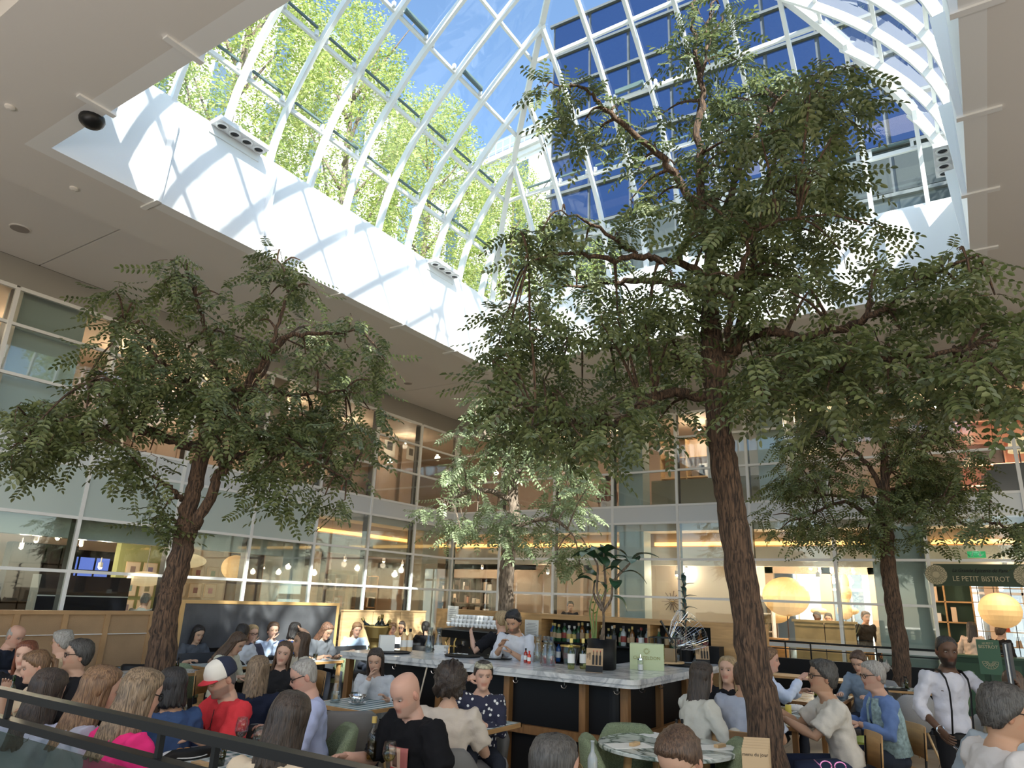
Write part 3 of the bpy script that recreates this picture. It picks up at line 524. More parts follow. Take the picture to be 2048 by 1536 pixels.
# -- right tree by the waiter
TR = atz(1803, 1478, 0)
br = [[(1770, 1050, 0, .05), (1720, 1020, 0, .04), (1680, 1005, -.1, .03), (1600, 1040, -.2, .015)], [(1770, 1040, 0, .05), (1740, 1000, 0, .035), (1700, 995, 0, .03), (1640, 990, .2, .015)], [(1768, 1000, 0, .05), (1750, 950, 0, .04), (1720, 910, -.1, .035), (1690, 890, -.2, .03), (1650, 870, -.3, .018)],
 [(1770, 950, 0, .05), (1768, 900, 0, .045), (1760, 840, 0, .03), (1755, 790, 0, .02)], [(1775, 950, 0, .04), (1800, 910, 0, .03), (1840, 880, 0, .02), (1880, 830, 0, .012)], [(1778, 1040, 0, .05), (1830, 1020, -.2, .035), (1880, 1010, -.3, .025), (1930, 1050, -.4, .018), (1990, 1060, -.4, .01)]]
cl = scatter(1540, 1930, 830, 1060, 62, 32, 46, 0, lambda x, y: (x-1750)**2/210**2+(y-950)**2/130**2 < 1) + [(1545, 1030, 30, -.2), (1560, 1060, 26, -.2), (1600, 1060, 34, -.2), (1680, 1070, 34, 0), (1720, 1080, 28, -.2), (1850, 1060, 28, -.2), (1960, 960, 28, -.3), (1980, 1000, 20, -.3), (1930, 920, 36, 0), (1620, 860, 36, 0), (1560, 900, 34, 0), (1560, 960, 36, 0), (1750, 800, 36, 0), (1700, 820, 34, 0), (1830, 830, 36, 0), (1880, 860, 34, 0)]
tree('courtyard_tree', 'indoor tree with a bent trunk beside the standing waiter', TR, [(1803, 1380, 0, .13), (1800, 1300, 0, .125), (1785, 1200, 0, .12), (1776, 1120, 0, .11), (1772, 1050, 0, .1), (1770, 980, 0, .075), (1768, 900, 0, .05)], br, cl, math.hypot(TR.x, TR.y), 8)
TF = Vector((2.0, 11.5, 0))
tree('courtyard_tree', 'leafy branch of an indoor tree reaching in at the right edge', TF, [(2110, 1400, 0, .12), (2110, 1200, 0, .1), (2105, 1120, 0, .08), (2100, 1080, 0, .05)], [[(2105, 1120, 0, .05), (2050, 1075, 0, .03), (2000, 1050, 0, .02), (1960, 1040, 0, .012)]],
     [(2035, 1050, 26, 0), (2000, 1050, 24, 0), (2052, 1055, 24, 0), (1965, 1045, 18, 0), (2090, 1080, 60, .1)], 11.7, 10)
# -- street trees outside the glass roof
def blade(n=4):
    V, Q = [], []
    for i in range(n):
        a = rng.uniform(0, 2*PI); d = np.array([math.cos(a), math.sin(a), rng.uniform(-.6, .3)]); s = _n(np.cross(d, rng.normal(0, 1, 3))); p = rng.uniform(-.1, .1, 3); k = len(V)
        V += [p, p+d*.05+s*.022, p+d*.11, p+d*.05-s*.022]; Q.append((k, k+1, k+2, k+3))
    return np.array(V), Q
BL = [blade(7) for _ in range(4)]
def street_tree(x, y, h, r, n, label, z0=7.9, col=None):
    e = empty('street_tree', (x, y, z0), rng.uniform(0, 6), label, 'tree', 'trees outside the glass roof'); m = MB(); pts, rs = smooth_path([(0, 0, 0), (.1, .05, h*.3), (0, .1, h*.6), (.1, 0, h*.9)], [.13, .1, .07, .02]); m.tube(pts, rs, 8); T = []
    for k in range(9):
        a = k*2.4; z = h*(.15+.07*k); q = Vector((math.cos(a)*r*.8, math.sin(a)*r*.8, z+h*.28)); ps, rr = smooth_path([(0, .03, z), (q.x*.45, q.y*.45, z+h*.12), q], [.06, .035, .01], 4); m.tube(ps, rr, 5)
    m.build('trunk', BKg, e, True)
    for i in range(n):
        v = rng.normal(0, 1, 3); v = _n(v)*rng.uniform(.35, 1)**.5; z = h*.56+v[2]*h*.5; f = r*(1.05-.25*abs(v[2])); g = .8+.35*math.sin(v[0]*9+y)*math.cos(v[1]*8+z*3)
        if rng.uniform() > g: continue
        T.append(((v[0]*f, v[1]*f, z), rng.uniform(0, 6.3), rng.uniform(-.6, .6), rng.uniform(-.6, .6), rng.uniform(.7, 1.25)))
    me = place(T, BL, 'foliage'); me.materials.append(col or LO); o = link('foliage', me, e); o['kind'] = 'stuff'
names = ['first', 'second', 'third', 'fourth', 'fifth', 'sixth']
for i, (x, y, h, r) in enumerate(((-12.9, 4.2, 9.0, 1.9), (-12.9, 7.6, 10.5, 1.95), (-13.2, 11.2, 10.0, 2.0), (-13.2, 14.9, 9.6, 2.0), (-12.6, 18.6, 9.0, 1.9), (-9.2, 19.8, 6.5, 1.7))):
    street_tree(x, y, h, r, 5200, 'bright green tree outside the left glass slope, %s from the left' % names[i])
street_tree(3.2, 16.6, 7.5, 1.7, 3000, 'yellow-green tree at the right corner outside the glass roof'); street_tree(4.0, 12.2, 6.5, 1.6, 2200, 'green tree outside the right glass slope')
street_tree(1.9, -2.3, 11.0, 2.2, 1500, 'tall tree on the terrace in front of the skylight, above the picture')
# -- houses beyond the roof, and a block in place of reflections
house('town_house', 'pale town house with dormer cornice above the trees at upper left', (-24, 13, 0), 16, 8, 8, 23.5, 1.57+.1, hs, 4, 7)
house('town_house', 'white corner house with roof railing seen through the far slope', (-19.5, 31, 0), 12, 8, 8, 24.5, -.1, mat('house_white', (.82, .82, .8), .8), 3, 5)
gd = mat('reflection_blue', (.012, .03, .1), .35, spec=.25); gd2 = mat('reflection_grey', (.05, .06, .065), .5, spec=.2); gr = mat('grey_slate', (.1, .11, .12), .45, noise=(3, .25))
e = empty('reflection_block', (-4.3, 18.8, 7.9), .03, 'tall dark blue block behind the far slope, added in place of reflections', 'building'); MB().bx(-6.7, 6.7, 0, 2.6, 0, 14.8).build('wall', gr, e); gp = gp2 = None  # made-up block whose dark panes imitate reflections in the roof glass
for j in range(10):
    for i in range(9):
        if gp is None: gp = MB().bx(-.68, .68, -.05, .03, 0, 1.25).build('window', gd, e, loc=(-5.92+i*1.48, 0, .1+j*1.47)); gpm = gp.data
        elif j < 4: 
            if not gp2: gp2 = MB().bx(-.68, .68, -.05, .03, 0, 1.25).build('window', gd2, e).data; bpy.data.objects.remove([o for o in bpy.data.objects if o.data == gp2][0])
            link('window', gp2, e, (-5.92+i*1.48, 0, .1+j*1.47))
        else: link('window', gpm, e, (-5.92+i*1.48, 0, .1+j*1.47))
m = MB()
for j in range(11): m.bx(-6.8, 6.8, -.12, 0, j*1.47-.06, j*1.47+.04)
m.build('ledge', mat('ledge_grey', (.11, .12, .13), .6), e)
e = empty('roof_railing', (-18.5, 26.9, 24.9), -.1, 'thin roof railing on the white corner house', 'railing'); m = MB()
for k in range(16): m.bar((-4+k*.5, 0, 0), (-4+k*.5, 0, .9), .03)
m.bar((-4, 0, .9), (3.5, 0, .9), .04).bar((-4, 0, .45), (3.5, 0, .45), .03).build('rails', frame, e)
# ================================================================ restaurant furniture
cmar = marble('counter_marble', (.7, .7, .69), (.42, .43, .45), 3, .07); gmar = marble('green_marble', (.62, .66, .63), (.04, .08, .06), 2.8, .06)
wmar = marble('white_marble', (.74, .74, .72), (.35, .35, .36), 5, .04); greyL = mat('grey_leather', (.17, .165, .16), .5); greyF = mat('grey_fabric', (.3, .3, .31), .85, bump=(150, .3))
boucle = mat('green_boucle', (.27, .33, .2), .95, noise=(120, .35), bump=(140, .8)); limeM = mat('lime_plastic', (.42, .5, .1), .5); paper = mat('paper', (.8, .79, .76), .7); kraft = mat('kraft', (.5, .34, .2), .8)
gold = mat('brass', (.65, .45, .16), .3, .9); chrome = mat('chrome', (.7, .7, .72), .15, 1); linen = mat('napkin_linen', (.75, .73, .7), .8, bump=(40, .4))
vichy = checker('table_check', (.72, .75, .75), (.05, .15, .16), 11); clearG = glass('clear_glass', (.93, .95, .95), .07); water = mat('water', (.75, .82, .85), .05, alpha=1); winew = glass('white_wine', (.85, .75, .35), .1); winer = mat('red_wine', (.06, .004, .01), .1)
oliveG = glass('olive_glass', (.4, .42, .06), .2); greenG = glass('green_bottle_glass', (.05, .45, .12), .25); red = mat('red', (.55, .03, .03), .45); screenM = mat('dark_screen', (.02, .02, .03), .15)
# ---- L-shaped bar
bar = empty('bar_counter', (0, 0, 0), 0, 'L-shaped bar with veined marble top and black panelled front in oak frame', 'bar counter')
BX0, BX1, BY0, BY1, BYR = -6.62, -2.8, 6.5, 7.42, 9.45; rr = .12
def Ltop(g, z0, z1, m): 
    c = []
    for a in range(0, 91, 15): t = math.radians(-90+a); c.append((BX1-g-rr+rr*math.cos(t), BY0+g+rr+rr*math.sin(t)))
    ol = [(BX0+g, BY0+g)]+c+[(BX1-g, BYR-g), (BX1-.9+g, BYR-g), (BX1-.9+g, BY1-g), (BX0+g, BY1-g)]
    return m.slab([(x, y, z0) for x, y in ol], (0, 0, 1), z1-z0)
Ltop(0, 1.075, 1.12, MB()).build('worktop', cmar, bar); Ltop(.02, 1.04, 1.073, MB()).build('worktop_edge', cmar, bar); Ltop(.28, 0, 1.04, MB()).build('body', black, bar)
for x in [aty(p, 1400, 6.72).x for p in (690, 877, 1014, 1166)]: MB().bx(x-.035, x+.035, 6.7, 6.78, 0, 1.035).build('post', oakd, bar)
for y in (6.85, 7.7, 8.5, 9.2): MB().bx(-3.1, -3.02, y-.035, y+.035, 0, 1.035).build('post', oakd, bar)
MB().bx(BX0+.2, -3.05, 6.68, 6.73, .5, .58).build('rail', oakd, bar); MB().bx(-3.05, -3.0, 6.73, 9.3, .5, .58).build('rail', oakd, bar)
for i, x in enumerate([aty(p, 1330, 6.6).x for p in (789, 867, 1032, 1128, 1233)]+[0, 1]):
    h = MB(); c = Vector((x, 6.62, 1.0)) if i < 5 else Vector((-2.92, 6.95+(i-5)*.5, 1.0))
    h.bar(c+Vector((0, 0, .04)), c, .012); h.tube([c+Vector((-.03, -.02, .0)), c+Vector((-.02, -.02, -.02)), c+Vector((0, -.01, -.028)), c+Vector((.02, -.02, -.02)), c+Vector((.03, -.02, .0))], .004, 5); h.build('bag_hook', chrome, bar)
# ---- back bar with bottle shelves
bb = empty('bottle_shelf', (0, 9.6, 0), 0, 'low oak back bar with shelves of bottles behind the counter', 'shelf unit'); q = lambda p: aty(p, 1240, 9.6).x
xs_ = [q(872), q(1072), q(1083), q(1185), q(1297), q(1420), q(1520)]
MB().bx(xs_[0], xs_[6], 0, .4, 1.53, 1.6).build('top', oak, bb); MB().bx(xs_[0], xs_[2], 0, .4, 0, 1.53).build('side_panel', oak, bb); MB().bx(xs_[5], xs_[6], 0, .4, 0, 1.53).build('side_panel', oak, bb)
MB().bx(xs_[2], xs_[5], .36, .4, 0, 1.53).build('back_panel', black, bb); MB().bx(xs_[2], xs_[5], .02, .38, 0, .74).build('base', black, bb)
for z in (1.22, .94): MB().bx(xs_[2], xs_[5], .02, .36, z-.02, z).build('shelf', black, bb)
for x in xs_[3:5]: MB().bx(x-.02, x+.02, 0, .36, .74, 1.53).build('divider', oak, bb)
def bottle(h=.3, r=.037, col=None, lab=None, cap=None, loc=(0, 0, 0), label='', group=None, fill=None, shape='wine', parent=None):
    e = empty('bottle', loc, rng.uniform(0, 6), label, 'bottle', group)
    if shape == 'wine': pr = [(r*.85, 0), (r, .012), (r, h*.6), (r*.75, h*.68), (r*.38, h*.76), (r*.34, h*.96), (r*.42, h*.965), (r*.42, h)]
    else: pr = [(r*.95, 0), (r, .01), (r, h*.64), (r*.9, h*.7), (r*.4, h*.78), (r*.36, h)]
    MB().lathe(pr, k=14).build('glass', col, e, True)
    if fill: MB().lathe([(r*.8, .012), (r*.88, .02), (r*.88, h*.45), (.001, h*.45)], k=12).build('liquid', fill, e, True)
    if lab: MB().lathe([(r*1.02, h*.2), (r*1.02, h*.5)], k=14, cap=False).build('label', lab, e, True)
    if cap: MB().lathe([(r*.48, h*.86), (r*.48, h*1.005), (.001, h*1.01)], k=10).build('cap', cap, e)
    return e
bcols = [mat('bottle_dark', (.015, .02, .015), .12), mat('bottle_amber', (.2, .08, .02), .12), mat('bottle_clear', (.35, .38, .38), .1), mat('bottle_green', (.03, .09, .04), .12), mat('bottle_blue', (.02, .08, .28), .15)]
blabs = [paper, kraft, mat('label_red', (.25, .04, .03), .6), mat('label_gold', (.6, .45, .15), .5), mat('label_dark', (.06, .06, .07), .6)]; bnam = ['dark', 'amber', 'clear', 'green', 'blue']; lnam = ['white', 'brown', 'red', 'gold', 'black']
ORD = ['first', 'second', 'third', 'fourth', 'fifth', 'sixth', 'seventh', 'eighth', 'ninth', 'tenth', 'eleventh', 'twelfth']
def shelf_row(x0, x1, z, n, row):
    for i in range(n):
        c = int(rng.integers(0, 4)) if rng.uniform() > .06 else 4; l = int(rng.integers(0, 5)); x = x0+.06+(x1-x0-.12)*(i+.5)/n
        bottle(rng.uniform(.22, .285), rng.uniform(.033, .042), bcols[c], blabs[l], blabs[(l+2) % 5], (x, 9.6+rng.uniform(.1, .2), z), '%s bottle with %s label, %s from the left on the %s' % (bnam[c], lnam[l], ORD[i], row), 'bottles on the back bar shelves', shape='wine' if rng.uniform() > .4 else 'spirit')
shelf_row(xs_[2], xs_[3], 1.22, 10, 'upper left bar shelf'); shelf_row(xs_[3], xs_[4], 1.22, 11, 'upper middle bar shelf'); shelf_row(xs_[4], xs_[5], 1.22, 8, 'upper right bar shelf')
shelf_row(xs_[2], xs_[3], .94, 6, 'lower left bar shelf'); shelf_row(xs_[4], xs_[5], .94, 9, 'lower right bar shelf')
def plate_box(nm, c, d, m, label, cat, rz=0, bev=0): return tag(MB().box((0, 0, d[2]/2), d).build(nm, m, loc=c), label, cat)
# papers on the side panels
def sheet(c, w, h, label, lines=6):
    e = empty('notice', c, 0, label, 'notice'); MB().bx(-w/2, w/2, -.004, 0, 0, h).build('sheet', paper, e); m = MB()
    for i in range(lines): a = rng.uniform(.5, .8)*w; m.bx(-a/2, a/2, -.006, -.004, h*(.12+.75*i/lines), h*(.12+.75*i/lines)+.004)
    m.build('print', mat('ink', (.12, .12, .14), .8), e)
p = aty(905, 1243, 9.6); sheet((p.x, 9.6, p.z), .22, .24, 'white printed sheet pinned on the oak panel above the coffee machine'); p = aty(1063, 1272, 9.6); sheet((p.x, 9.6, p.z), .24, .23, 'white notice on the oak panel beside the barman', 8)
# ---- coffee machine with cups
cm = empty('coffee_machine', (aty(957, 1250, 8.75).x, 8.75, 0), 0, 'black coffee machine behind the bar with cups piled on top', 'coffee machine')
MB().bx(-.5, .5, -.3, .3, 0, .92).build('cabinet', black, cm); MB().bx(-.42, .42, -.1, .28, .92, 1.24).build('body', mat('machine_black', (.02, .02, .022), .25), cm); MB().loft([[(-.47, -.3, 1.24), (.47, -.3, 1.24), (.47, .3, 1.24), (-.47, .3, 1.24)], [(-.5, -.34, 1.34), (.5, -.34, 1.34), (.5, .3, 1.38), (-.5, .3, 1.38)]]).build('cup_tray', dark, cm)
MB().bx(-.4, .4, -.3, -.1, .94, .98).build('drip_tray', chrome, cm)
m = MB()
for k in range(2): m.tube([(-.35+k*.14, -.26, 1.0), (-.33+k*.12, -.27, 1.1), (-.37+k*.16, -.27, 1.18), (-.33+k*.14, -.26, 1.24)], .014, 6).lathe([(.06, 0), (.06, .015)], (-.3+k*.12, -.26, 1.12), 10)
m.build('gold_trim', gold, cm)
for k in (-.1, .12, .3): MB().lathe([(.035, 0), (.035, .06)], (k, -.2, 1.14), 12).bar((k, -.2, 1.15), (k, -.36, 1.13), .025).build('brew_head', chrome, cm)
cup = MB().lathe([(.022, 0), (.036, .03), (.038, .055), (.034, .055), (.02, .008)], k=12, cap=False); cm_ = None
for lay, (n, z) in enumerate(((13, 1.385), (11, 1.44), (8, 1.495))):
    for r_ in range(2):
        for k in range(n):
            lc = (cm.location.x+(-.46+.92*(k+.5)/13) + lay*.08, 8.75-.15+r_*.12, z)
            if cm_ is None: c0 = cup.build('coffee_cup', white, smooth=True, loc=lc); cm_ = c0.data
            else: c0 = link('coffee_cup', cm_, None, lc)
            tag(c0, 'white coffee cup piled on top of the coffee machine', 'cup', 'white cups on the coffee machine')
# ---- things on the counter
def onbar(px_, py_): p = atz(px_, py_, 1.12); p.y = min(max(p.y, 6.62), 7.34) if p.x < -3.75 else p.y; return p
def carafe(p, label, h=.27, fillh=.4, grp=None):
    e = empty('carafe', p, 0, label, 'carafe', grp); MB().lathe([(.05, 0), (.055, .01), (.05, h*.35), (.03, h*.68), (.026, h*.78), (.042, h), (.039, h), (.024, h*.78), (.028, h*.68), (.046, h*.35), (.045, .014), (.001, .012)], k=18).build('glass', clearG, e, True)
    if fillh: MB().lathe([(.043, .015), (.045, h*.3), (.044, h*fillh), (.001, h*fillh)], k=14).build('water', glass('water_in_glass', (.85, .9, .92), .12), e, True)
for (a, b, l) in ((857, 1306, 'glass water carafe on the bar left of the folded napkins, first of two'), (881, 1306, 'glass water carafe on the bar just left of the folded napkins'), (1075, 1327, 'tall glass carafe on the bar right of the sauce bottles'), (1091, 1331, 'middle glass carafe of the three right of the barman'), (1101, 1333, 'rightmost glass carafe of the three right of the barman')): carafe(onbar(a, b), l, .3)
p = onbar(752, 1299); e = empty('wine_cooler', p, 0, 'brass wine cooler with tilted bottles at the left end of the bar', 'wine cooler'); MB().lathe([(.07, 0), (.09, .01), (.085, .04), (.09, .07), (.17, .26), (.185, .29), (.178, .29), (.1, .09), (.001, .085)], k=24).build('bowl', gold, e, True)
for i, (a, t) in enumerate(((.2, .5), (1.0, .45), (-.9, .6), (.6, .8))):
    b_ = bottle(.3, .04, bcols[0], None, gold, p+Vector((math.cos(i*1.6)*.06, math.sin(i*1.6)*.05, .13)), ['bottle leaning left in the brass wine cooler', 'upright gold-necked bottle in the brass wine cooler', 'bottle leaning back in the brass wine cooler', 'bottle leaning right in the brass wine cooler'][i]); b_.rotation_euler = (t*.3, (a)*.7, 0)
p = onbar(772, 1303); e = empty('menu_box', p, .9, 'white and red menu box on the black tray at the left of the bar', 'menu stand'); MB().bx(-.09, .09, -.06, .06, 0, .19).build('box', paper, e)
m = MB()
for k in range(3): m.bx(.091, .093, -.05+.035*k, -.03+.035*k, .03, .13)
m.build('printed_bottles', mat('print_red', (.35, .05, .06), .6), e)
tag(MB().lathe([(.2, 0), (.22, .012), (.215, .018), (.2, .01), (.001, .008)], onbar(785, 1306), 28).build('tray', black, smooth=True), 'round black tray under the menu box at the left of the bar', 'tray')
pink = mat('rose_wine', (.75, .5, .25), .1)
for a, l in ((806, 'left'), (818, 'right')): bottle(.27, .038, pink, paper, black, onbar(a, 1303), '%s of two rosé bottles with black caps on the bar' % l, shape='spirit')
def napkins(p, label, n=4):
    e = empty('napkin_stack', p, .3, label, 'napkin')
    for k in range(n): MB().box((rng.uniform(-.01, .01), rng.uniform(-.01, .01), .008+k*.016), (.15, .11, .014), rz=rng.uniform(-.3, .3)).build('napkin', linen, e)
napkins(onbar(895, 1306), 'folded white napkins stacked on the bar beside the carafes', 6)
for (a, b, r, l) in ((925, 1313, .22, 'large round black tray on the bar in front of the coffee machine'), (995, 1318, .17, 'dark tray of cutlery on the bar in front of the barman'), (1375, 1332, .24, 'round black tray on the right arm of the bar')):
    tag(MB().lathe([(r*.93, 0), (r, .014), (r*.97, .018), (r*.92, .008), (.001, .006)], atz(a, b, 1.12), 30).build('tray', black, smooth=True), l, 'tray')
def cutlery(p, n, lab):
    for k in range(n):
        a = rng.uniform(0, 3); tag(MB().box((0, 0, .003), (.012, .17, .004)).lathe([(.001, 0), (.014, .004), (.001, .008)], (0, .09, 0), 10, sy=1.6).build('spoon', chrome, loc=p+Vector((rng.uniform(-.12, .12), rng.uniform(-.1, .1), .018+.003*k))), lab, 'cutlery', lab).rotation_euler = (0, 0, a)
cutlery(atz(925, 1313, 1.12), 5, 'loose steel spoon on the large black bar tray'); cutlery(atz(995, 1318, 1.12), 6, 'steel spoon on the tray before the barman')
bottle(.15, .022, mat('sauce_red', (.35, .03, .02), .2), paper, black, onbar(1051, 1325), 'small dark sauce bottle on the bar below the barman elbow', shape='spirit'); bottle(.13, .02, mat('hot_red', (.6, .05, .02), .2), paper, red, onbar(1058, 1327), 'small red hot-sauce bottle on the bar', shape='spirit')
wg = glass('wine_bottle_glass', (.72, .75, .45), .1)
for a, l in ((1142, 'left'), (1166, 'right')): bottle(.3, .036, wg, paper, mat('yellow_cap', (.75, .6, .2), .5), onbar(a, 1338), '%s of two white wine bottles with yellow capsules on the bar' % l)
e = empty('ice_bucket', onbar(1150, 1330), 0, 'clear ice bucket behind the white wine bottles', 'bucket'); MB().lathe([(.07, 0), (.11, .2), (.105, .2), (.065, .01)], k=22, cap=False).build('glass', clearG, e, True); MB().lathe([(.112, .195), (.112, .21), (.104, .21)], k=22, cap=False).build('rim', gold, e)
tag(MB().bx(-.07, .07, -.05, .05, 0, .02).bx(-.065, .065, -.045, .045, .02, .055).bx(-.06, .06, -.05, .05, .055, .08).build('card_boxes', red, loc=onbar(1124, 1324)), 'small stack of red boxes on the bar left of the ice bucket', 'box')
# potted fig
p = onbar(1212, 1338); p = Vector((-3.52, 7.28, 1.12)); fig = empty('potted_fig', p, 0, 'large-leaved fig tree in a black pot on the bar', 'plant'); MB().lathe([(.13, 0), (.15, .01), (.155, .3), (.145, .3), (.14, .27), (.001, .27)], k=28).build('pot', black, fig, True)
m = MB(); stems = [[(0, 0, .27), (.02, 0, .45), (.0, .02, .62), (-.06, 0, .8), (-.05, 0, 1.05), (-.1, 0, 1.15)], [(.01, 0, .58), (.1, .02, .72), (.14, 0, .9), (.28, .02, 1.05), (.34, 0, 1.1)], [(0, 0, .6), (.02, .05, .8), (.02, .03, 1.0), (.02, 0, 1.2)], [(0, 0, .6), (-.12, .05, .75), (-.13, .08, .9)]]
for s_ in stems: ps, rs = smooth_path(s_, [.03 if s_ is stems[0] else .018]+[.014]*(len(s_)-2)+[.008], 4); m.tube(ps, rs, 8)
m.build('stem', BKg, fig, True); fm = mat('fig_leaf', (.03, .085, .04), .3)
def bigleaf(L=.28, w=.15):
    m = MB(); V = []; n = 7
    for i in range(n+1):
        t = i/n; ww = w/2*(math.sin(PI*min(1, t**.8))**.7)*(.7+.6*t)*(1 if i < n else .0); z = .05*math.sin(PI*t)-.06*t*t; V += [(-ww, L*t, z+.02*(ww/w)), (0, L*t, z-.005), (ww, L*t, z+.02*(ww/w))]
    m.add(V, [q for i in range(n) for q in ((3*i, 3*i+1, 3*i+4, 3*i+3), (3*i+1, 3*i+2, 3*i+5, 3*i+4))]); return m
lf0 = None
for (x, y, z, a, t) in [(-.1, 0, 1.15, k*1.05, rng.uniform(-.1, .6)) for k in range(6)]+[(.02, 0, 1.2, k*1.3+.4, rng.uniform(.2, .9)) for k in range(5)]+[(.34, 0, 1.1, k*1.2, rng.uniform(-.1, .7)) for k in range(5)]+[(.14, 0, .9, .3, 0), (.14, 0, .88, 3.6, .1), (-.13, .05, .9, 2.2, .2), (-.13, .05, .88, 4.4, 0), (.12, 0, .75, -1.2, -.5), (-.05, 0, .95, 1.4, .2), (.25, 0, 1.0, 5, -.1), (.25, 0, 1.0, 2, .3)]:
    if lf0 is None: o = bigleaf().build('leaf', fm, fig, True); lf0 = o.data
    else: o = link('leaf', lf0, fig)
    o.location = (x, y, z); o.rotation_euler = (t-.1, rng.uniform(-.3, .3), a); o.scale = (rng.uniform(.75, 1.15),)*3
# slender plant and rubber plant
pl_ = empty('potted_plant', Vector((-3.95, 7.9, .9)), 0, 'slender green stemmed plant rising behind the ice bucket', 'plant'); m = MB(); lm_ = MB(); MB().lathe([(.08, 0), (.1, .2), (.001, .19)], k=16).build('pot', paper, pl_)
MB().bx(-.15, .15, -.15, .15, -.9, 0).build('stand', black, pl_)
for k in range(3):
    ps, rs = smooth_path([(0, 0, .15), (.02*k, .02, .5), (-.03+.05*k, 0, .8), (.02+.09*k, 0, 1.0+.05*k)], [.014, .01, .008, .004], 4); m.tube(ps, rs, 6); c = ps[-1]
    for j in range(9): a = j*.7; d = Vector((math.cos(a), math.sin(a), rng.uniform(-.3, .5)))*.1; s2 = Vector((-d.y, d.x, 0)).normalized()*.016; b0 = c-Vector((0, 0, j*.03)); lm_.add([b0, b0+d*.5+s2, b0+d, b0+d*.5-s2], [(0, 1, 2, 3)])
m.build('stem', mat('green_stem', (.16, .24, .07), .6), pl_, True); o = lm_.build('leaves', mat('light_leaf', (.2, .32, .07), .5), pl_); o['kind'] = 'stuff'
rp = empty('rubber_plant', Vector((-3.3, 9.25, 1.12)), 0, 'dark rubber plant with upright oval leaves by the wire basket', 'plant'); MB().tube([(0, 0, .1), (.02, 0, .5), (0, 0, .98)], [.012, .01, .005], 6).build('stem', brown, rp); MB().lathe([(.08, 0), (.1, .2), (.001, .19)], k=16).build('pot', black, rp); pass
rl = mat('rubber_leaf', (.05, .1, .1), .3); o0 = None
for k in range(15):
    if o0 is None: o = bigleaf(.17, .07).build('leaf', rl, rp, True); o0 = o.data
    else: o = link('leaf', o0, rp)
    o.location = (.01, 0, .35+k*.045); o.rotation_euler = (.5+k*.05, 0, k*2.2)
# kraft wine-list card and pale green box
def wcard(p, rz, label, s=1.0):
    e = empty('menu_card', p, rz, label, 'menu card'); M = Matrix.Rotation(-.16, 3, 'X'); MB().box((0, 0, .115*s), (.17*s, .012, .23*s), M=M).build('card', kraft, e); MB().box((0, -.006-.012*s, .035*s), (.172*s, .006, .06*s), M=M).build('band', black, e)
    m = MB()
    for k in range(3): x = -.01*s+.035*k*s; m.box((x, -.02-(-.01)*.5, .12*s), (.018*s, .004, .09*s), M=M); m.box((x, .004*s, .18*s), (.007*s, .004, .04*s), M=M)
    m.build('printed_bottles', black, e); m = MB()
    for k in range(3): m.box((-.01*s+.035*k*s, .008*s, .2*s), (.008*s, .005, .018*s), M=M)
    m.build('red_caps', red, e)
    for k, t_ in enumerate(('DES VINS', "L'ARDOISE")): o = text(t_, .024*s, black, e, (-.068*s+.022*s*k, -.004, .13*s), (PI/2, -PI/2, 0), extrude=.001)
    return e
wcard(Vector((-3.4, 6.86, 1.12)), .25, 'brown wine-list card leaning on the black plant pot'); wcard(Vector((-2.98, 8.95, 1.12)), .5, 'brown wine-list card at the far end of the right bar arm', .95)
p = Vector((-3.2, 7.75, 1.12)); e = empty('product_box', p, .35, 'pale green cardboard box with round emblem on the bar', 'box'); MB().bx(-.18, .18, -.13, .13, 0, .26).build('carton', mat('pale_green_card', (.55, .62, .38), .6), e)
text('CHATELDON', .048, mat('gold_ink', (.3, .28, .08), .5), e, (0, -.133, .12), (PI/2, 0, 0), extrude=.001); em = MB()
for k in range(12): a = k*PI/6; em.bar((.018*math.cos(a), -.132, .19+.018*math.sin(a)), (.034*math.cos(a), -.132, .19+.034*math.sin(a)), .005)
em.lathe([(.012, 0), (.012, .001)], (0, 0, 0), 8); em.build('emblem', mat('gold_ink', (.3, .28, .08)), e); em = MB()
for k in range(12): a = k*PI/6; em.bar((.182, .034*math.cos(a), .18+.034*math.sin(a)), (.182, .07*math.cos(a), .18+.07*math.sin(a)), .008)
em.build('emblem', mat('gold_ink', (.3, .28, .08)), e)
p = atz(1281, 1341, 1.12); e = empty('sugar_pourer', p, 0, 'glass sugar pourer with steel spout near the bar corner', 'sugar pourer'); MB().lathe([(.03, 0), (.034, .01), (.03, .06), (.034, .09), (.028, .105)], k=14).build('glass', clearG, e, True); MB().lathe([(.026, .005), (.026, .06), (.001, .06)], k=12).build('sugar', paper, e); MB().lathe([(.03, .105), (.028, .12), (.008, .13), (.006, .16)], k=12).build('spout', chrome, e)
def saucer(p, label, cupz=True):
    e = empty('saucer', p, 0, label, 'saucer'); MB().lathe([(.03, 0), (.07, .012), (.068, .015), (.03, .004)], k=20).build('plate', white, e, True); MB().lathe([(.02, .01), (.035, .05), (.032, .05), (.018, .014)], k=14, cap=False).build('cup', white, e, True)
saucer(atz(1318, 1323, 1.12), 'white cup on saucer on the bar behind the sugar pourer')
tm_ = MB().lathe([(.026, 0), (.034, .09), (.032, .09), (.024, .004)], k=12, cap=False); t0 = None
for k in range(9):
    lc = Vector((-3.6+.075*(k//2), 8.95+(k % 2)*.1, 1.12))
    if t0 is None: o = tm_.build('tumbler', clearG, smooth=True, loc=lc); t0 = o.data
    else: o = link('tumbler', t0, None, lc)
    tag(o, 'small upturned glass tumbler in the row on the right bar arm', 'glass', 'tumblers on the right arm of the bar')
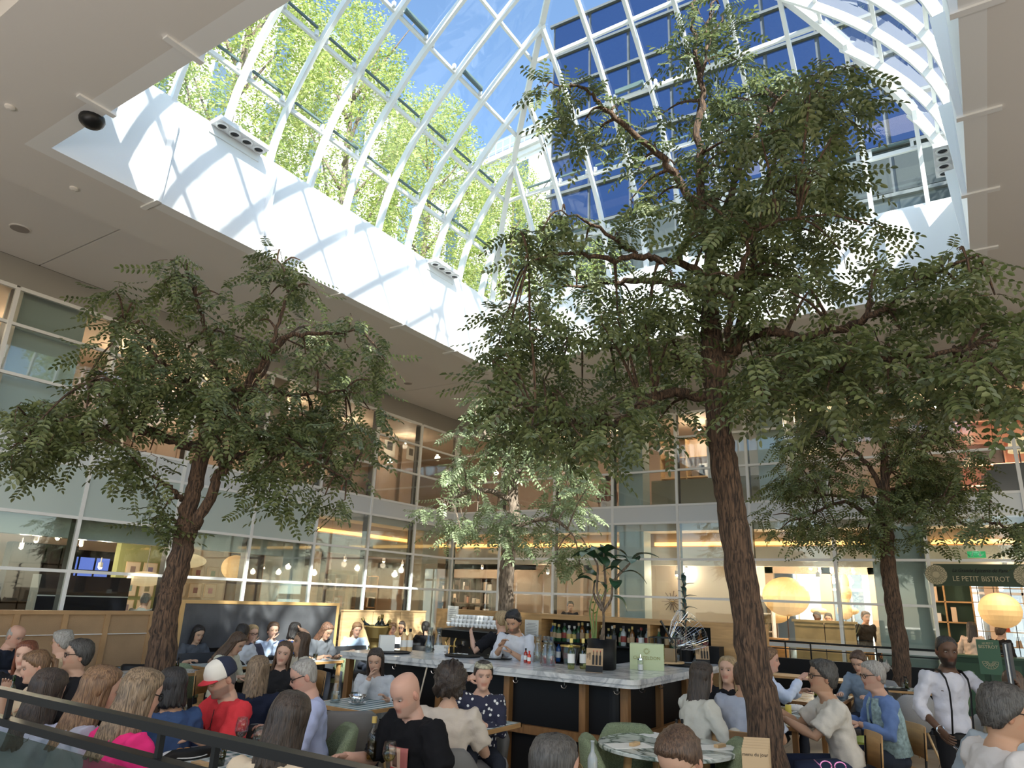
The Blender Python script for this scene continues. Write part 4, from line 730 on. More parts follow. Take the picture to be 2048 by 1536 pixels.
p = Vector((-3.3, 8.55, 1.12)); e = empty('display_cage', p+Vector((0, 0, .02)), .1, 'black-framed glass case on a wooden board on the bar', 'display case'); MB().lathe([(.22, 0), (.22, .02)], (0, 0, 0), 28).build('board', oakl, e); m = MB()
for a in (-.16, .16):
    for b in (-.12, .12): m.bx(a-.005, a+.005, b-.005, b+.005, .02, .28)
    m.bx(a-.005, a+.005, -.12, .12, .275, .285)
for b in (-.12, .12): m.bx(-.16, .16, b-.005, b+.005, .275, .285)
m.build('frame', dark, e); MB().bx(-.158, .158, -.118, .118, .022, .275).build('glass_box', clearG, e); MB().bx(-.12, .12, -.08, .08, .022, .16).build('kraft_box', kraft, e)
wb = empty('wire_basket', Vector((-3.15, 8.75, 1.45)), .3, 'silver wire basket tilted above the glass case', 'basket'); m = MB()
for k in range(44): a = k*PI/22; m.tube([(math.cos(a)*.08, math.sin(a)*.08, -.16), (math.cos(a)*.2, math.sin(a)*.2, 0), (math.cos(a)*.26, math.sin(a)*.26, .16)], .0018, 4)
for r, z in ((.08, -.16), (.14, -.09), (.2, 0), (.235, .08), (.26, .16)): m.tube([(math.cos(j*PI/12)*r, math.sin(j*PI/12)*r, z) for j in range(25)], .0025, 4)
m.build('wires', chrome, wb); MB().bar((0, 0, -.16), (-.28, -.1, -.16), .02).build('stand', dark, wb); wb.rotation_euler = (-.5, .9, .3)
tag(MB().bx(-.13, .13, -.1, .1, .0, .2).build('till', black, loc=Vector((-2.98, 9.3, 1.12))), 'black till box at the far end of the right bar arm', 'till')
# ---- partitions on the left: rattan screen, chalkboard, wood panel
XP = -10.3; rat = mat('rattan', (.42, .27, .15), .75, noise=(2, .15), bump=(220, .6)); oak2 = mat('oak_warm', (.42, .25, .12), .5, noise=(3, .2))
sc = empty('rattan_screen', (XP, 0, 0), 0, 'woven rattan screen panels in an oak frame along the left wall', 'screen')
yr = [atx(p_, 1240, XP).y for p_ in (-160, -60, 30, 128, 212, 300, 338)]
for a, b in zip(yr[:-1], yr[1:]): MB().bx(-.02, .02, a+.035, b-.035, .12, 1.38).build('rattan_panel', rat, sc)
for a in yr: MB().bx(-.04, .04, a-.035, a+.035, 0, 1.42).build('post', oak2, sc)
MB().bx(-.045, .045, yr[0], yr[-1], 1.38, 1.43).build('top_rail', oak2, sc); MB().bx(-.04, .04, yr[0], yr[-1], .05, .12).build('bottom_rail', oak2, sc); MB().bx(.02, .035, yr[0], yr[-1], 1.12, 1.13).build('light_slit', linen, sc)
cb = empty('chalkboard', (XP+.12, 0, 0), 0, 'large blank grey chalkboard in an oak frame', 'chalkboard'); y0, y1 = atx(362, 1203, XP+.1).y, atx(676, 1205, XP+.1).y; slate = mat('slate', (.085, .088, .1), .6, noise=(3, .35), spec=.6)
MB().bx(-.02, .02, y0+.05, y1-.06, .9, 1.55).build('board', slate, cb); MB().bx(-.03, .03, y0, y1, 1.55, 1.6).bx(-.03, .03, y0, y0+.05, .1, 1.55).bx(-.03, .03, y1-.06, y1, .1, 1.55).build('frame', mat('oak_frame', (.6, .38, .16), .45), cb); MB().bx(-.03, .03, y0+.05, y1-.06, .1, .9).build('lower_panel', black, cb)
y2, y3 = atx(684, 1222, XP).y, atx(850, 1224, XP).y; wp = empty('wood_screen', (XP, 0, 0), 0, 'sunlit pale oak partition between chalkboard and bar', 'screen'); n_ = 3
for k in range(n_): a = y2+(y3-y2)*k/n_; MB().bx(-.03, .03, a+.01, a+(y3-y2)/n_-.01, 0, 1.45).build('panel', oakl, wp)
MB().bx(-.04, .04, y2, y3, 1.45, 1.48).build('top_rail', oakl, wp)
bn = empty('banquette', (XP+.55, (y0+y3)/2, 0), 0, 'dark upholstered bench along the chalkboard', 'bench'); MB().bx(-.25, .3, y0-(y0+y3)/2, y3-(y0+y3)/2, 0, .44).build('seat', mat('dark_cloth', (.05, .055, .065), .9), bn); MB().bx(-.3, -.22, y0-(y0+y3)/2, y3-(y0+y3)/2, .44, .85).build('backrest', mat('dark_cloth', (.05, .055, .065), .9), bn)
# ---- right: bench, bench table, railing, bench back
b2 = empty('banquette', (-1.9, 14.1, 0), 0, 'long black bench below the railing at the back', 'bench'); MB().bx(-2.4, 1.3, -.3, .2, 0, .45).build('seat', black, b2); MB().bx(-2.4, 1.3, .2, .3, .3, .95).build('backrest', black, b2)
rl_ = empty('railing', (0, 14.75, 0), 0, 'black railing with white inner rail before the back shop windows', 'railing')
MB().bx(-4.3, -.6, -.02, .02, 1.2, 1.235).build('top_rail', black, rl_); MB().bx(-4.3, -.6, -.015, .015, 1.08, 1.1).build('lower_rail', black, rl_); MB().bx(-4.3, -.6, .1, .13, 1.12, 1.19).build('white_rail', frame, rl_)
for x in (-4.3, -3.3, -2.85, -1.75, -.62): MB().bx(x-.012, x+.012, -.012, .012, 0, 1.2).build('post', black, rl_)
MB().bx(-4.3, -.62, -.003, .003, .1, 1.06).build('glass_panel', FG, rl_)
# ---- foreground guard rail
fr = empty('guard_rail', (0, 1.93, 0), 0, 'black double-bar guard rail with glass panel in the foreground at left', 'railing'); z1 = 1.25
MB().bx(-7, -.9, -.03, .03, z1-.036, z1).build('top_rail', dark, fr); MB().bx(-7, -.9, -.03, .03, z1-.165, z1-.13).build('lower_rail', dark, fr)
for p_ in (12, 328, 440, 700): x = aty(p_, 1440, 1.93).x; MB().bx(x-.012, x+.012, -.012, .012, z1-.135, z1-.03).build('spacer', dark, fr)
for x in (-6.2, -4.6): MB().bx(x-.02, x+.02, -.02, .02, 0, z1-.18).build('post', dark, fr)
MB().bx(-7, -.9, -.006, .006, .08, z1-.2).build('glass_panel', glass('rail_glass', (.75, .82, .76), .12), fr)
# ================================================================ chairs and tables
def arm_chair(name, loc, rz, m, label, group, seatm=None, legm=None, h=.82, w=.6, wrap=1.15):
    """upholstered shell: curved back wrapping round the seat, cushion, four splayed legs; faces +Y"""
    e = empty(name, loc, rz, label, 'chair', group); legm = legm or oakl
    rings = []; n = 17
    for i in range(n):
        a = -PI/2-wrap+2*wrap*i/(n-1); t = abs(i-(n-1)/2)/((n-1)/2); top = h-(h-.62)*max(0, (t-.45)/.55)**1.5; ro, ri = w/2, w/2-.045
        rings.append([(math.cos(a)*ri, math.sin(a)*ri, .4), (math.cos(a)*ro, math.sin(a)*ro, .4), (math.cos(a)*(ro+.03), math.sin(a)*(ro+.04), top-.03), (math.cos(a)*(ro+.01), math.sin(a)*(ro+.02), top), (math.cos(a)*(ri+.0), math.sin(a)*(ri+.01), top-.02)])
    MB().loft(rings).build('backrest', m, e, True)
    MB().lathe([(.02, .36), (w/2-.06, .37), (w/2-.03, .41), (w/2-.05, .46), (.02, .475)], k=24).build('seat', seatm or m, e, True)
    for sx in (-1, 1):
        for sy in (-1, 1): MB().tube([(sx*.15, sy*.14, .38), (sx*.24, sy*.24, .0)], [.018, .012], 8).build('leg', legm, e, True)
    return e
def wood_chair(name, loc, rz, label, group, wood=None, metal=None, h=.83):
    e = empty(name, loc, rz, label, 'chair', group); wood = wood or oak; metal = metal or black; rings = []
    for i in range(9): x = -.21+.42*i/8; y = -.2-.04*(1-(x/.21)**2); rings.append([(x, y, .56), (x, y-.014, .56), (x*.96, y-.034, h), (x*.96, y-.02, h)])
    MB().loft(rings).build('backrest', wood, e, True); MB().loft([[(-.2, -.2, z), (.2, -.2, z), (.22, .2, z), (-.22, .2, z)] for z in (.44, .465)]).build('seat', wood, e)
    for sx in (-1, 1): MB().tube([(sx*.19, .17, .44), (sx*.22, .22, 0)], .011, 6).build('leg', metal, e); MB().tube([(sx*.19, -.225, .78), (sx*.19, -.2, .46), (sx*.22, -.27, 0)], .011, 6).build('leg', metal, e)
    MB().bar((-.19, .17, .43), (.19, .17, .43), .015).bar((-.19, -.19, .43), (.19, -.19, .43), .015).build('seat_frame', metal, e); return e
def table(loc, sx, sy, rz, top, label, group=None, edge=None, legs=True, z=.75):
    e = empty('dining_table', loc, rz, label, 'table', group); MB().bx(-sx/2+.015, sx/2-.015, -sy/2+.015, sy/2-.015, z-.03, z).build('tabletop', top, e)
    MB().bx(-sx/2, sx/2, -sy/2, -sy/2+.015, z-.035, z).bx(-sx/2, sx/2, sy/2-.015, sy/2, z-.035, z).bx(-sx/2, -sx/2+.015, -sy/2, sy/2, z-.035, z).bx(sx/2-.015, sx/2, -sy/2, sy/2, z-.035, z).build('edge', edge or oak, e)
    if legs:
        for a in (-1, 1):
            for b in (-1, 1): MB().bx(a*(sx/2-.06)-.025, a*(sx/2-.06)+.025, b*(sy/2-.06)-.025, b*(sy/2-.06)+.025, 0, z-.035).build('leg', edge or oak, e)
    else: MB().lathe([(.22, 0), (.22, .02), (.03, .04), (.03, z-.04)], k=20).build('pedestal', black, e)
    return e
def placemat(c, rz, label, sx=.42, sy=.3, m=None):
    o = MB().bx(-sx/2, sx/2, -sy/2, sy/2, 0, .002).build('placemat', m or vichy, loc=c); o.rotation_euler = (0, 0, rz); return tag(o, label, 'placemat', None)
def wineglass(p, label, fill=None, h=.2, grp=None):
    e = empty('wine_glass', p, 0, label, 'glass', grp); MB().lathe([(.034, 0), (.034, .003), (.005, .008), (.004, h*.42), (.03, h*.5), (.043, h*.66), (.04, h*.85), (.033, h), (.031, h), (.038, h*.85), (.041, h*.66), (.028, h*.51), (.001, h*.44)], k=18).build('glass', clearG, e, True)
    if fill: MB().lathe([(.003, h*.46), (.027, h*.52), (.038, h*.62), (.001, h*.62)], k=14).build('wine', fill, e, True)
def tumbler(p, label, m=None, h=.09, r=.036, grp=None): return tag(MB().lathe([(r*.85, 0), (r, h), (r*.93, h), (r*.78, .008), (.001, .007)], k=16).build('tumbler', m or clearG, smooth=True, loc=p), label, 'glass', grp)
def plate(p, label, r=.13, food=None):
    e = empty('plate', p, 0, label, 'plate'); MB().lathe([(r*.6, 0), (r, .018), (r*.98, .022), (r*.6, .006), (.001, .005)], k=26).build('dish', white, e, True)
    if food:
        for k in range(7): a = k*2.4; MB().ell((math.cos(a)*r*.35, math.sin(a)*r*.35, .02+.008*(k % 3)), (.035, .028, .02), 8, 5).build('food', food, e, True)
def cruet(p, label):
    e = empty('condiment_set', p, rng.uniform(0, 3), label, 'condiment set'); MB().bx(-.05, .05, -.04, .04, 0, .012).build('base', black, e)
    for i, (x, y, cm2) in enumerate(((-.025, -.015, oliveG), (.025, -.015, mat('vinegar', (.02, .012, .008), .1)))): b = MB().lathe([(.02, .012), (.021, .1), (.009, .13), (.009, .15)], (x, y, 0), 10).build('oil_bottle', cm2, e, True); MB().lathe([(.011, .15), (.011, .175), (.001, .178)], (x, y, 0), 8).build('cap', black, b)
    for x in (-.02, .02): MB().lathe([(.016, .012), (.016, .05), (.02, .06), (.014, .075), (.006, .08), (.01, .09), (.001, .095)], (x, .03, 0), 10).build('shaker', clearG, e, True)
    return e
# ================================================================ people
def skinmat():
    m = mat('skin', (.6, .4, .3), .5); N, L = m.node_tree.nodes, m.node_tree.links; a = N.new('ShaderNodeAttribute'); a.attribute_name = 'Col'; b = N['Principled BSDF']; L.new(a.outputs['Color'], b.inputs['Base Color'])
    b.inputs['Subsurface Weight'].default_value = .0; b.inputs['Specular IOR Level'].default_value = .35; return m
SK = skinmat(); eyeW = mat('eye_white', (.38, .33, .31), .4); eyeD = mat('eye_dark', (.03, .02, .015), .2)
TONE = {'fair': (.62, .38, .28), 'mid': (.55, .34, .24), 'tan': (.46, .27, .175), 'dark': (.11, .058, .036), 'pink': (.55, .32, .24), 'asian': (.56, .36, .25)}
def hairmat(c1, c2):
    nm = 'hair_%d' % (int(c1[0]*1e3)*7+int(c1[2]*1e3)+int(c2[0]*999)); 
    if nm in MATS: return MATS[nm]
    m = mat(nm, c1, .45); N, L = m.node_tree.nodes, m.node_tree.links; b = N['Principled BSDF']; tc = N.new('ShaderNodeTexCoord'); mp = N.new('ShaderNodeMapping'); mp.inputs['Scale'].default_value = (110, 110, 6); L.new(tc.outputs['Object'], mp.inputs[0])
    n = N.new('ShaderNodeTexNoise'); n.inputs['Scale'].default_value = 1.5; n.inputs['Detail'].default_value = 4; L.new(mp.outputs[0], n.inputs[0]); cr = N.new('ShaderNodeValToRGB'); cr.color_ramp.elements[0].position = .38; cr.color_ramp.elements[1].position = .62
    cr.color_ramp.elements[0].color = (*c2, 1); cr.color_ramp.elements[1].color = (*c1, 1); L.new(n.outputs[0], cr.inputs[0]); L.new(cr.outputs[0], b.inputs['Base Color'])
    bp = N.new('ShaderNodeBump'); bp.inputs['Strength'].default_value = .7; bp.inputs['Distance'].default_value = .01; L.new(n.outputs[0], bp.inputs['Height']); L.new(bp.outputs[0], b.inputs['Normal']); MATS[nm] = m; return m
HC = {'black': ((.03, .025, .025), (.008, .007, .007)), 'brown': ((.13, .075, .045), (.045, .025, .016)), 'lbrown': ((.27, .155, .08), (.1, .052, .026)), 'blonde': ((.5, .37, .2), (.24, .15, .075)), 'grey': ((.17, .165, .16), (.07, .068, .065)), 'dgrey': ((.09, .085, .08), (.035, .032, .03)), 'silver': ((.45, .43, .4), (.24, .22, .2)), 'red': ((.25, .08, .04), (.1, .03, .015)), 'dbrown': ((.06, .04, .03), (.02, .014, .011)), 'ash': ((.3, .21, .13), (.09, .06, .035)), 'ombre': ((.3, .15, .09), (.05, .03, .025))}
HZ = np.array([-.11, -.06, -.03, -.012, 0, .012, .03, .045, .06, .075, .09, .105, .12, .135, .15, .165, .18, .195, .207, .217, .2245, .23])
_t = np.array([(-.11, .074, .056, .072), (-.04, .062, .05, .068), (-.014, .059, .062, .068), (.0, .045, .092, .066), (.012, .052, .1, .067), (.045, .063, .098, .075), (.075, .07, .097, .086), (.105, .075, .093, .096), (.135, .078, .096, .102), (.165, .077, .094, .101), (.19, .069, .083, .093), (.207, .062, .073, .084), (.22, .046, .054, .063), (.2275, .027, .031, .037), (.23, .001, .001, .001)])
NA = 40
def head_grid(fem=0, wide=1.0):
    u = np.arange(NA)*2*PI/NA; G = np.zeros((len(HZ), NA, 3)); fs = -np.cos(u+PI/2+PI/2)
    for i, z in enumerate(HZ):
        w, f, b = [np.interp(z, _t[:, 0], _t[:, k]) for k in (1, 2, 3)]; w *= wide*(1-.05*fem*(z < .06)); cu, su = np.cos(u), np.sin(u)
        x = w*np.sign(cu)*np.abs(cu)**.92; y = np.where(su > 0, f, b)*np.sign(su)*np.abs(su)**.95; fr = su > 0
        g = lambda x0, z0, sx, sz: np.exp(-((x-x0)/sx)**2-((z-z0)/sz)**2)*fr
        nose = np.exp(-(x/.012)**2)*fr*(np.interp(z, [.07, .078, .088, .12, .135], [0, .02, .024, .008, 0])); y = y+nose+.004*np.exp(-((np.abs(x)-.013)/.007)**2)*fr*np.exp(-((z-.082)/.007)**2)
        y += -.010*(g(.033, .118, .015, .014)+g(-.033, .118, .015, .014))+.004*(g(.03, .14, .022, .009)+g(-.03, .14, .022, .009))+.007*g(0, .055, .022, .009)-.005*g(0, .0475, .02, .004)+.006*g(0, .012, .018, .012)+.004*(g(.042, .085, .018, .018)+g(-.042, .085, .018, .018))
        G[i, :, 0] = x; G[i, :, 1] = y; G[i, :, 2] = z
    return G
def hand(m, W_, d, n, side, s=1.0, curl=.5, mi=0):
    """palm and five fingers: wrist W_, direction d, palm normal n (fingers curl towards n), side=+1 right hand"""
    d = Vector(d).normalized(); n = Vector(n); n = (n-d*n.dot(d)).normalized(); t = d.cross(n).normalized()*side*-1   # t points to the thumb side
    m.loft([[W_+d*a*s+(t*math.cos(q)*w+n*math.sin(q)*h)*s for q in [k*PI/4 for k in range(8)]] for a, w, h in ((-.01, .024, .02), (.02, .03, .018), (.055, .04, .016), (.085, .04, .013), (.095, .034, .008))], mi)
    for k, (o, L, r) in enumerate(((.03, .07, .0088), (.01, .078, .009), (-.011, .072, .0085), (-.03, .056, .0075))):
        p = W_+(d*.08+t*o)*s; dd = d+t*o*1.5; pts = [p]; a = curl*(.25+.06*k)
        for f in (.42, .33, .25): dd2 = (dd*math.cos(a)+n*math.sin(a)).normalized(); p = p+dd2*L*f*s; pts.append(p); a += curl*(.75+.05*k)
        m.tube(pts, [r*s, r*.95*s, r*.85*s, r*.6*s], 6, mi)
    p = W_+(d*.025+t*.028)*s; m.tube([p-d*.01*s, p+(d*.3+t*.75+n*.3)*.035*s, p+(d*.95+t*.9+n*.55)*.05*s, p+(d*1.5+t*.75+n*.8)*.055*s], [.013*s, .012*s, .0095*s, .006*s], 6, mi)
def cloth(name, col, b=.25): return mat('cloth_'+name, col, .9, bump=(25, b), spec=.15)
def dots_mat():
    m = mat('dotted_cloth', (.02, .022, .05), .8); N, L = m.node_tree.nodes, m.node_tree.links; tc = N.new('ShaderNodeTexCoord'); v = N.new('ShaderNodeTexVoronoi'); v.inputs['Scale'].default_value = 24; L.new(tc.outputs['Object'], v.inputs[0])
    c = N.new('ShaderNodeMath'); c.operation = 'LESS_THAN'; c.inputs[1].default_value = .3; L.new(v.outputs['Distance'], c.inputs[0]); mx = N.new('ShaderNodeMix'); mx.data_type = 'RGBA'; mx.inputs[6].default_value = (.02, .022, .05, 1); mx.inputs[7].default_value = (.8, .8, .78, 1); L.new(c.outputs[0], mx.inputs[0]); L.new(mx.outputs[2], N['Principled BSDF'].inputs['Base Color']); return m
POSE = {'table': ((.17, .34, .8), (-.17, .34, .8)), 'eat': ((.05, .3, 1.0), (-.2, .33, .8)), 'lap': ((.13, .25, .66), (-.13, .25, .66)), 'chin': ((.03, .22, 1.06), (-.12, .3, .8)), 'fold': ((-.03, .32, .82), (.06, .3, .81)),
        'raise': ((.1, .4, 1.0), (-.1, .38, .84)), 'stand': ((.27, .08, .8), (-.27, .08, .8)), 'ear': ((.12, .08, 1.22), (-.1, .33, .8)), 'mix': ((.1, .33, 1.28), (-.08, .34, 1.25))}
def person(label, hp, z, face, skin='fair', hair='short', hc='brown', top=(.5, .5, .5), topn='grey', sleeve=1, pose='table', lean=8, pitch=10, yaw=0, glasses=None, trousers=(.03, .035, .05), stand=False, fem=0, wide=1.0, arms=None, chair=None, D=None, size=None, tilt=0, legs=None, loc=None, grp=None, curl=.6, bulk=1.0, beard=0, palms=None):
    top_w = atz(hp[0], hp[1], z) if D is None else atd(hp[0], hp[1], D)
    fw_ = Vector((top_w.x, top_w.y, 0)).normalized(); rt = Vector((fw_.y, -fw_.x, 0)); a = math.radians(face); fc = fw_*math.cos(a)+rt*math.sin(a); rz = math.atan2(-fc.x, fc.y)
    L = math.radians(lean); sp = Vector((0, math.sin(L), math.cos(L))); fn = Vector((0, math.cos(L), -math.sin(L))); X = Vector((1, 0, 0)); pz = .93 if stand else .53; pel = Vector((0, 0, pz))
    hb = 1-.1*fem; neck = pel+sp*.5; ho = neck+sp*.055+Vector((0, .018, 0))
    Rh = Matrix.Rotation(math.radians(-yaw), 3, 'Z') @ Matrix.Rotation(math.radians(tilt), 3, 'Y') @ Matrix.Rotation(-math.radians(pitch), 3, 'X')
    topl = ho+Rh @ Vector((0, -.01, .235)); s = size or top_w.z/topl.z
    root = Vector((top_w.x, top_w.y, 0))-Matrix.Rotation(rz, 3, 'Z') @ Vector((topl.x, topl.y, 0))*s; root.z = top_w.z-topl.z*s
    if not size: root.z = 0
    e = empty('person', root, rz, label, 'person', grp); e.scale = (s, s, s)
    tone = np.array(TONE[skin]); hcol = HC[hc]; HM = hairmat(*hcol)
    # --- body: head, neck, chest, arms, hands in one mesh
    G = head_grid(fem, wide); m = MB(); H_ = lambda q: ho+Rh @ Vector(q)
    rings = [[H_(G[i, j]) for j in range(NA)] for i in range(len(HZ))]
    # blend neck base onto the chest
    nb = [[neck+(X*math.cos(2*PI*j/NA)*w+fn*math.sin(2*PI*j/NA)*d)+sp*h for j in range(NA)] for w, d, h in ((.16*hb, .1, -.16), (.14*hb, .085, -.06), (.075, .065, .01))]
    mid_ = [(a_*.5+b_*.5)+Vector((0, -.004, 0)) for a_, b_ in zip(nb[2], rings[3])]; m.loft(nb+[mid_]+rings[3:]); nh = 4*NA; cols = np.tile(tone, (m.n, 1)); Gf = G[3:].reshape(-1, 3); x_, y_, z_ = Gf[:, 0], Gf[:, 1], Gf[:, 2]; fr = y_ > .03; hd = cols[nh:nh+len(Gf)]
    lip = fr & (np.abs(z_-.05) < .012) & (np.abs(x_) < .024); hd[lip] = tone*np.array([.82, .6, .6]); ck = fr & (np.abs(z_-.085) < .03) & (np.abs(np.abs(x_)-.045) < .02); hd[ck] = tone*np.array([1.02, .93, .92])
    if hair != 'bald' or 1: br = fr & (np.abs(z_-.14) < .009) & (np.abs(np.abs(x_)-.032) < .022); hd[br] = tone*.45+np.array(hcol[1])*.5
    ey = fr & (np.abs(z_-.12) < .009) & (np.abs(np.abs(x_)-.033) < .016); hd[ey] = tone*.6
    if beard: bd = (y_ > -.01) & (z_ < .072) & (z_ > -.02) & ~lip & (np.abs(x_) > -1); hd[bd] = tone*(1-beard)+np.array(hcol[1])*beard
    for sx in (-1, 1) if hair not in ('long', 'bob', 'lob') else ():
        n0 = m.n; Me = Rh @ Matrix.Rotation(sx*.35, 3, 'Z') @ Matrix.Rotation(-.15, 3, 'X'); m.ell(H_((sx*.078*wide, -.008, .1)), (.009, .02, .032), 10, 8, M=Me); m.ell(H_((sx*.083*wide, -.004, .104)), (.006, .011, .018), 8, 6, M=Me); cols = np.vstack([cols, np.tile(tone*np.array([1, .85, .82]), (m.n-n0, 1))])
    arms = arms or POSE['stand' if stand and pose == 'table' else pose]; A = []
    for k, sx in enumerate((1, -1)):
        S = pel+sp*.45+X*sx*.18*hb; T = Vector(arms[k]); d = T-S; ln = min(d.length, .515); dr = d.normalized(); T = S+dr*ln; x = (ln*ln+.28**2-.25**2)/(2*ln); h = math.sqrt(max(0, .28**2-x*x)); pole = Vector((sx*.55, -.25, -.9)); pole = (pole-dr*pole.dot(dr)).normalized(); E_ = S+dr*x+pole*h; A.append((S, E_, T)); n0 = m.n
        fd = (T-E_).normalized(); m.tube([S, (S+E_)/2, E_, E_+(T-E_)*.35, E_+(T-E_)*.75, T+fd*.01], [.05*bulk, .045*bulk, .037, .04*bulk, .03, .025], 10)
        pn = Vector(palms[k]) if palms else Vector((-sx*.35, .1, -1)) if not (pose in ('chin', 'ear')) else Vector((-sx, -.2, .1))
        hd_ = (fd+Vector((0, .25, -.1))).normalized() if pose not in ('ear', 'mix', 'eat', 'chin') else (fd*.8+Vector((-sx*.2, 0, .35))).normalized()
        if stand and pose == 'table': pn = Vector((-sx, 0, 0)); hd_ = fd
        hand(m, T, hd_, pn, sx, 1-.08*fem, curl); cols = np.vstack([cols, np.tile(tone, (m.n-n0, 1))])
    bo = m.build('body', SK, e, True); ca = bo.data.color_attributes.new('Col', 'FLOAT_COLOR', 'POINT'); ca.data.foreach_set('color', np.hstack([cols, np.ones((len(cols), 1))]).astype(np.float32).ravel())
    # --- eyes
    if 75 < (face+yaw) % 360 < 285:
        m = MB()
        for sx in (-1, 1): c = H_((sx*.032, .079, .118)); m.ell(c, (.0125, .0095, .0055), 10, 6, 0, M=Rh); m.ell(H_((sx*.032, .0865, .1165)), (.0065, .0045, .0052), 8, 6, 1, M=Rh)
        m.build('eyes', [eyeW, eyeD], e, True)
    # --- shirt
    tm2 = top if not isinstance(top, tuple) else cloth(topn, top); m = MB(); k = 16
    R_ = [(.0, .165, .125), (.06, .165, .125), (.16, .15+.01*bulk, .11*bulk), (.26, .158, .115*bulk), (.36, .182*hb+.008, .125), (.43, .185*hb, .11), (.475, .14*hb, .088), (.505, .078, .07), (.515, .06, .058)]
    if stand: R_[0] = (-.04, .16, .115)
    m.loft([[pel+sp*h+(X*math.cos(2*PI*j/k)*w*bulk+fn*math.sin(2*PI*j/k)*d) for j in range(k)] for h, w, d in R_])
    for (S, E_, T) in A:
        ic = pel+sp*.4+X*(S.x*.45)
        if sleeve >= 1: m.tube([ic, S, (S+E_)/2, E_, E_+(T-E_)*.5, E_+(T-E_)*(.93 if sleeve == 1 else .45)], [.08, .082*bulk, .069*bulk, .06, .053, .043 if sleeve == 1 else .052], 10)
        elif sleeve > 0: m.tube([ic, S, S+(E_-S)*.45, S+(E_-S)*.8], [.08, .084*bulk, .08*bulk, .082*bulk], 10)
        else: m.tube([ic, S], [.07, .05], 10)
    so_ = m.build('shirt', tm2, e, True); md = so_.modifiers.new('r', 'REMESH'); md.mode = 'VOXEL'; md.voxel_size = .017; md.use_smooth_shade = True
    md = so_.modifiers.new('d', 'DISPLACE'); md.texture = FOLD; md.strength = .045; md.mid_level = .5; md = so_.modifiers.new('s', 'SMOOTH'); md.iterations = 2
    # --- trousers and shoes
    m = MB(); hip = pel-Vector((0, 0, .02)); m.ell(hip, (.17*bulk, .125, .1), 14, 8); sh = []
    for sx in (1, -1):
        hj = hip+X*sx*.085
        if stand: lg = legs[0 if sx > 0 else 1] if legs else ((.1*sx, .02, .5), (.1*sx, 0, .08)); kn, an = Vector(lg[0]), Vector(lg[1])
        else: kn, an = Vector((sx*.13, .42, .52)), Vector((sx*.13, .4, .09))
        m.tube([hj, hj+(kn-hj)*.35, kn, kn+(an-kn)*.4, an], [.09*bulk, .085*bulk, .062, .058, .045], 10); sh.append(an)
    tr_ = m.build('trousers', cloth('trousers%d' % int(sum(trousers)*999), trousers), e, True)
    if stand: md = tr_.modifiers.new('r', 'REMESH'); md.mode = 'VOXEL'; md.voxel_size = .018; md.use_smooth_shade = True; md = tr_.modifiers.new('s', 'SMOOTH'); md.iterations = 3
    for an in sh: MB().tube([an+Vector((0, -.06, -.045)), an+Vector((0, 0, -.04)), an+Vector((0, .08, -.052)), an+Vector((0, .17, -.062)), an+Vector((0, .2, -.068))], [.035, .042, .04, .033, .016], 10).build('shoe', black, e, True)
    # --- hair
    def cap(th, mask, noise=0, name='hair', mt=HM):
        V = G[3:].copy(); c = np.array([0, -.005, .11]); d = V-c; d /= np.linalg.norm(d, axis=2, keepdims=True); mk = mask(V[:, :, 0], V[:, :, 1], V[:, :, 2]); n_ = rng.uniform(-1, 1, mk.shape)*noise
        off = th*mk-.012*(1-mk)-.035*(1-mk)*(V[:, :, 2] < .035)+n_*mk+.0025*np.sin(np.arange(NA)*2.6)[None, :]*mk; V = V+d*off[:, :, None]; mm = MB(); mm.loft([[H_(V[i, j]) for j in range(NA)] for i in range(len(V))]); return mm.build(name, mt, e, True)
    sm = lambda t: np.clip(t, 0, 1)**2*(3-2*np.clip(t, 0, 1))
    full = lambda hl: (lambda x, y, z: sm((z-np.interp(y, [-.1, -.04, -.005, .02, .05, .075, .1], [.02, .03, .085, .11, .15, hl, hl]))/.018))
    if hair in ('short', 'curly', 'bun', 'pony', 'side'): cap({'short': .019, 'curly': .042, 'bun': .012, 'pony': .013, 'side': .022}[hair], full(.185 if hair != 'curly' else .165), {'curly': .022, 'side': .007, 'short': .0045}.get(hair, .0005))
    if hair == 'crop': cap(.006, full(.19), .001)
    if hair == 'fringe': cap(.006, lambda x, y, z: sm((z-np.interp(y, [-.1, -.04, 0, .03], [.02, .03, .09, .14]))/.015)*sm((np.interp(y, [-.1, 0, .05], [.185, .17, .1])-z)/.02), .001)
    if hair == 'bun': m = MB(); m.ell(H_((0, -.12, .17)), (.045, .04, .045), 12, 8); [m.tube([H_((rng.uniform(-.04, .04), -.1, .16+rng.uniform(-.02, .04))), H_((rng.uniform(-.06, .06), -.15, .19+rng.uniform(-.03, .05))), H_((rng.uniform(-.06, .06), -.17, .15))], .004, 4) for _ in range(10)]; m.build('hair_bun', HM, e, True)
    if hair == 'pony': m = MB(); p0 = H_((0, -.1, .14)); m.tube([p0, p0+Vector((0, -.05, -.02)), p0+Vector((0, -.06, -.12)), p0+Vector((.01, -.04, -.2))], [.022, .03, .026, .006], 10); m.build('ponytail', HM, e, True)
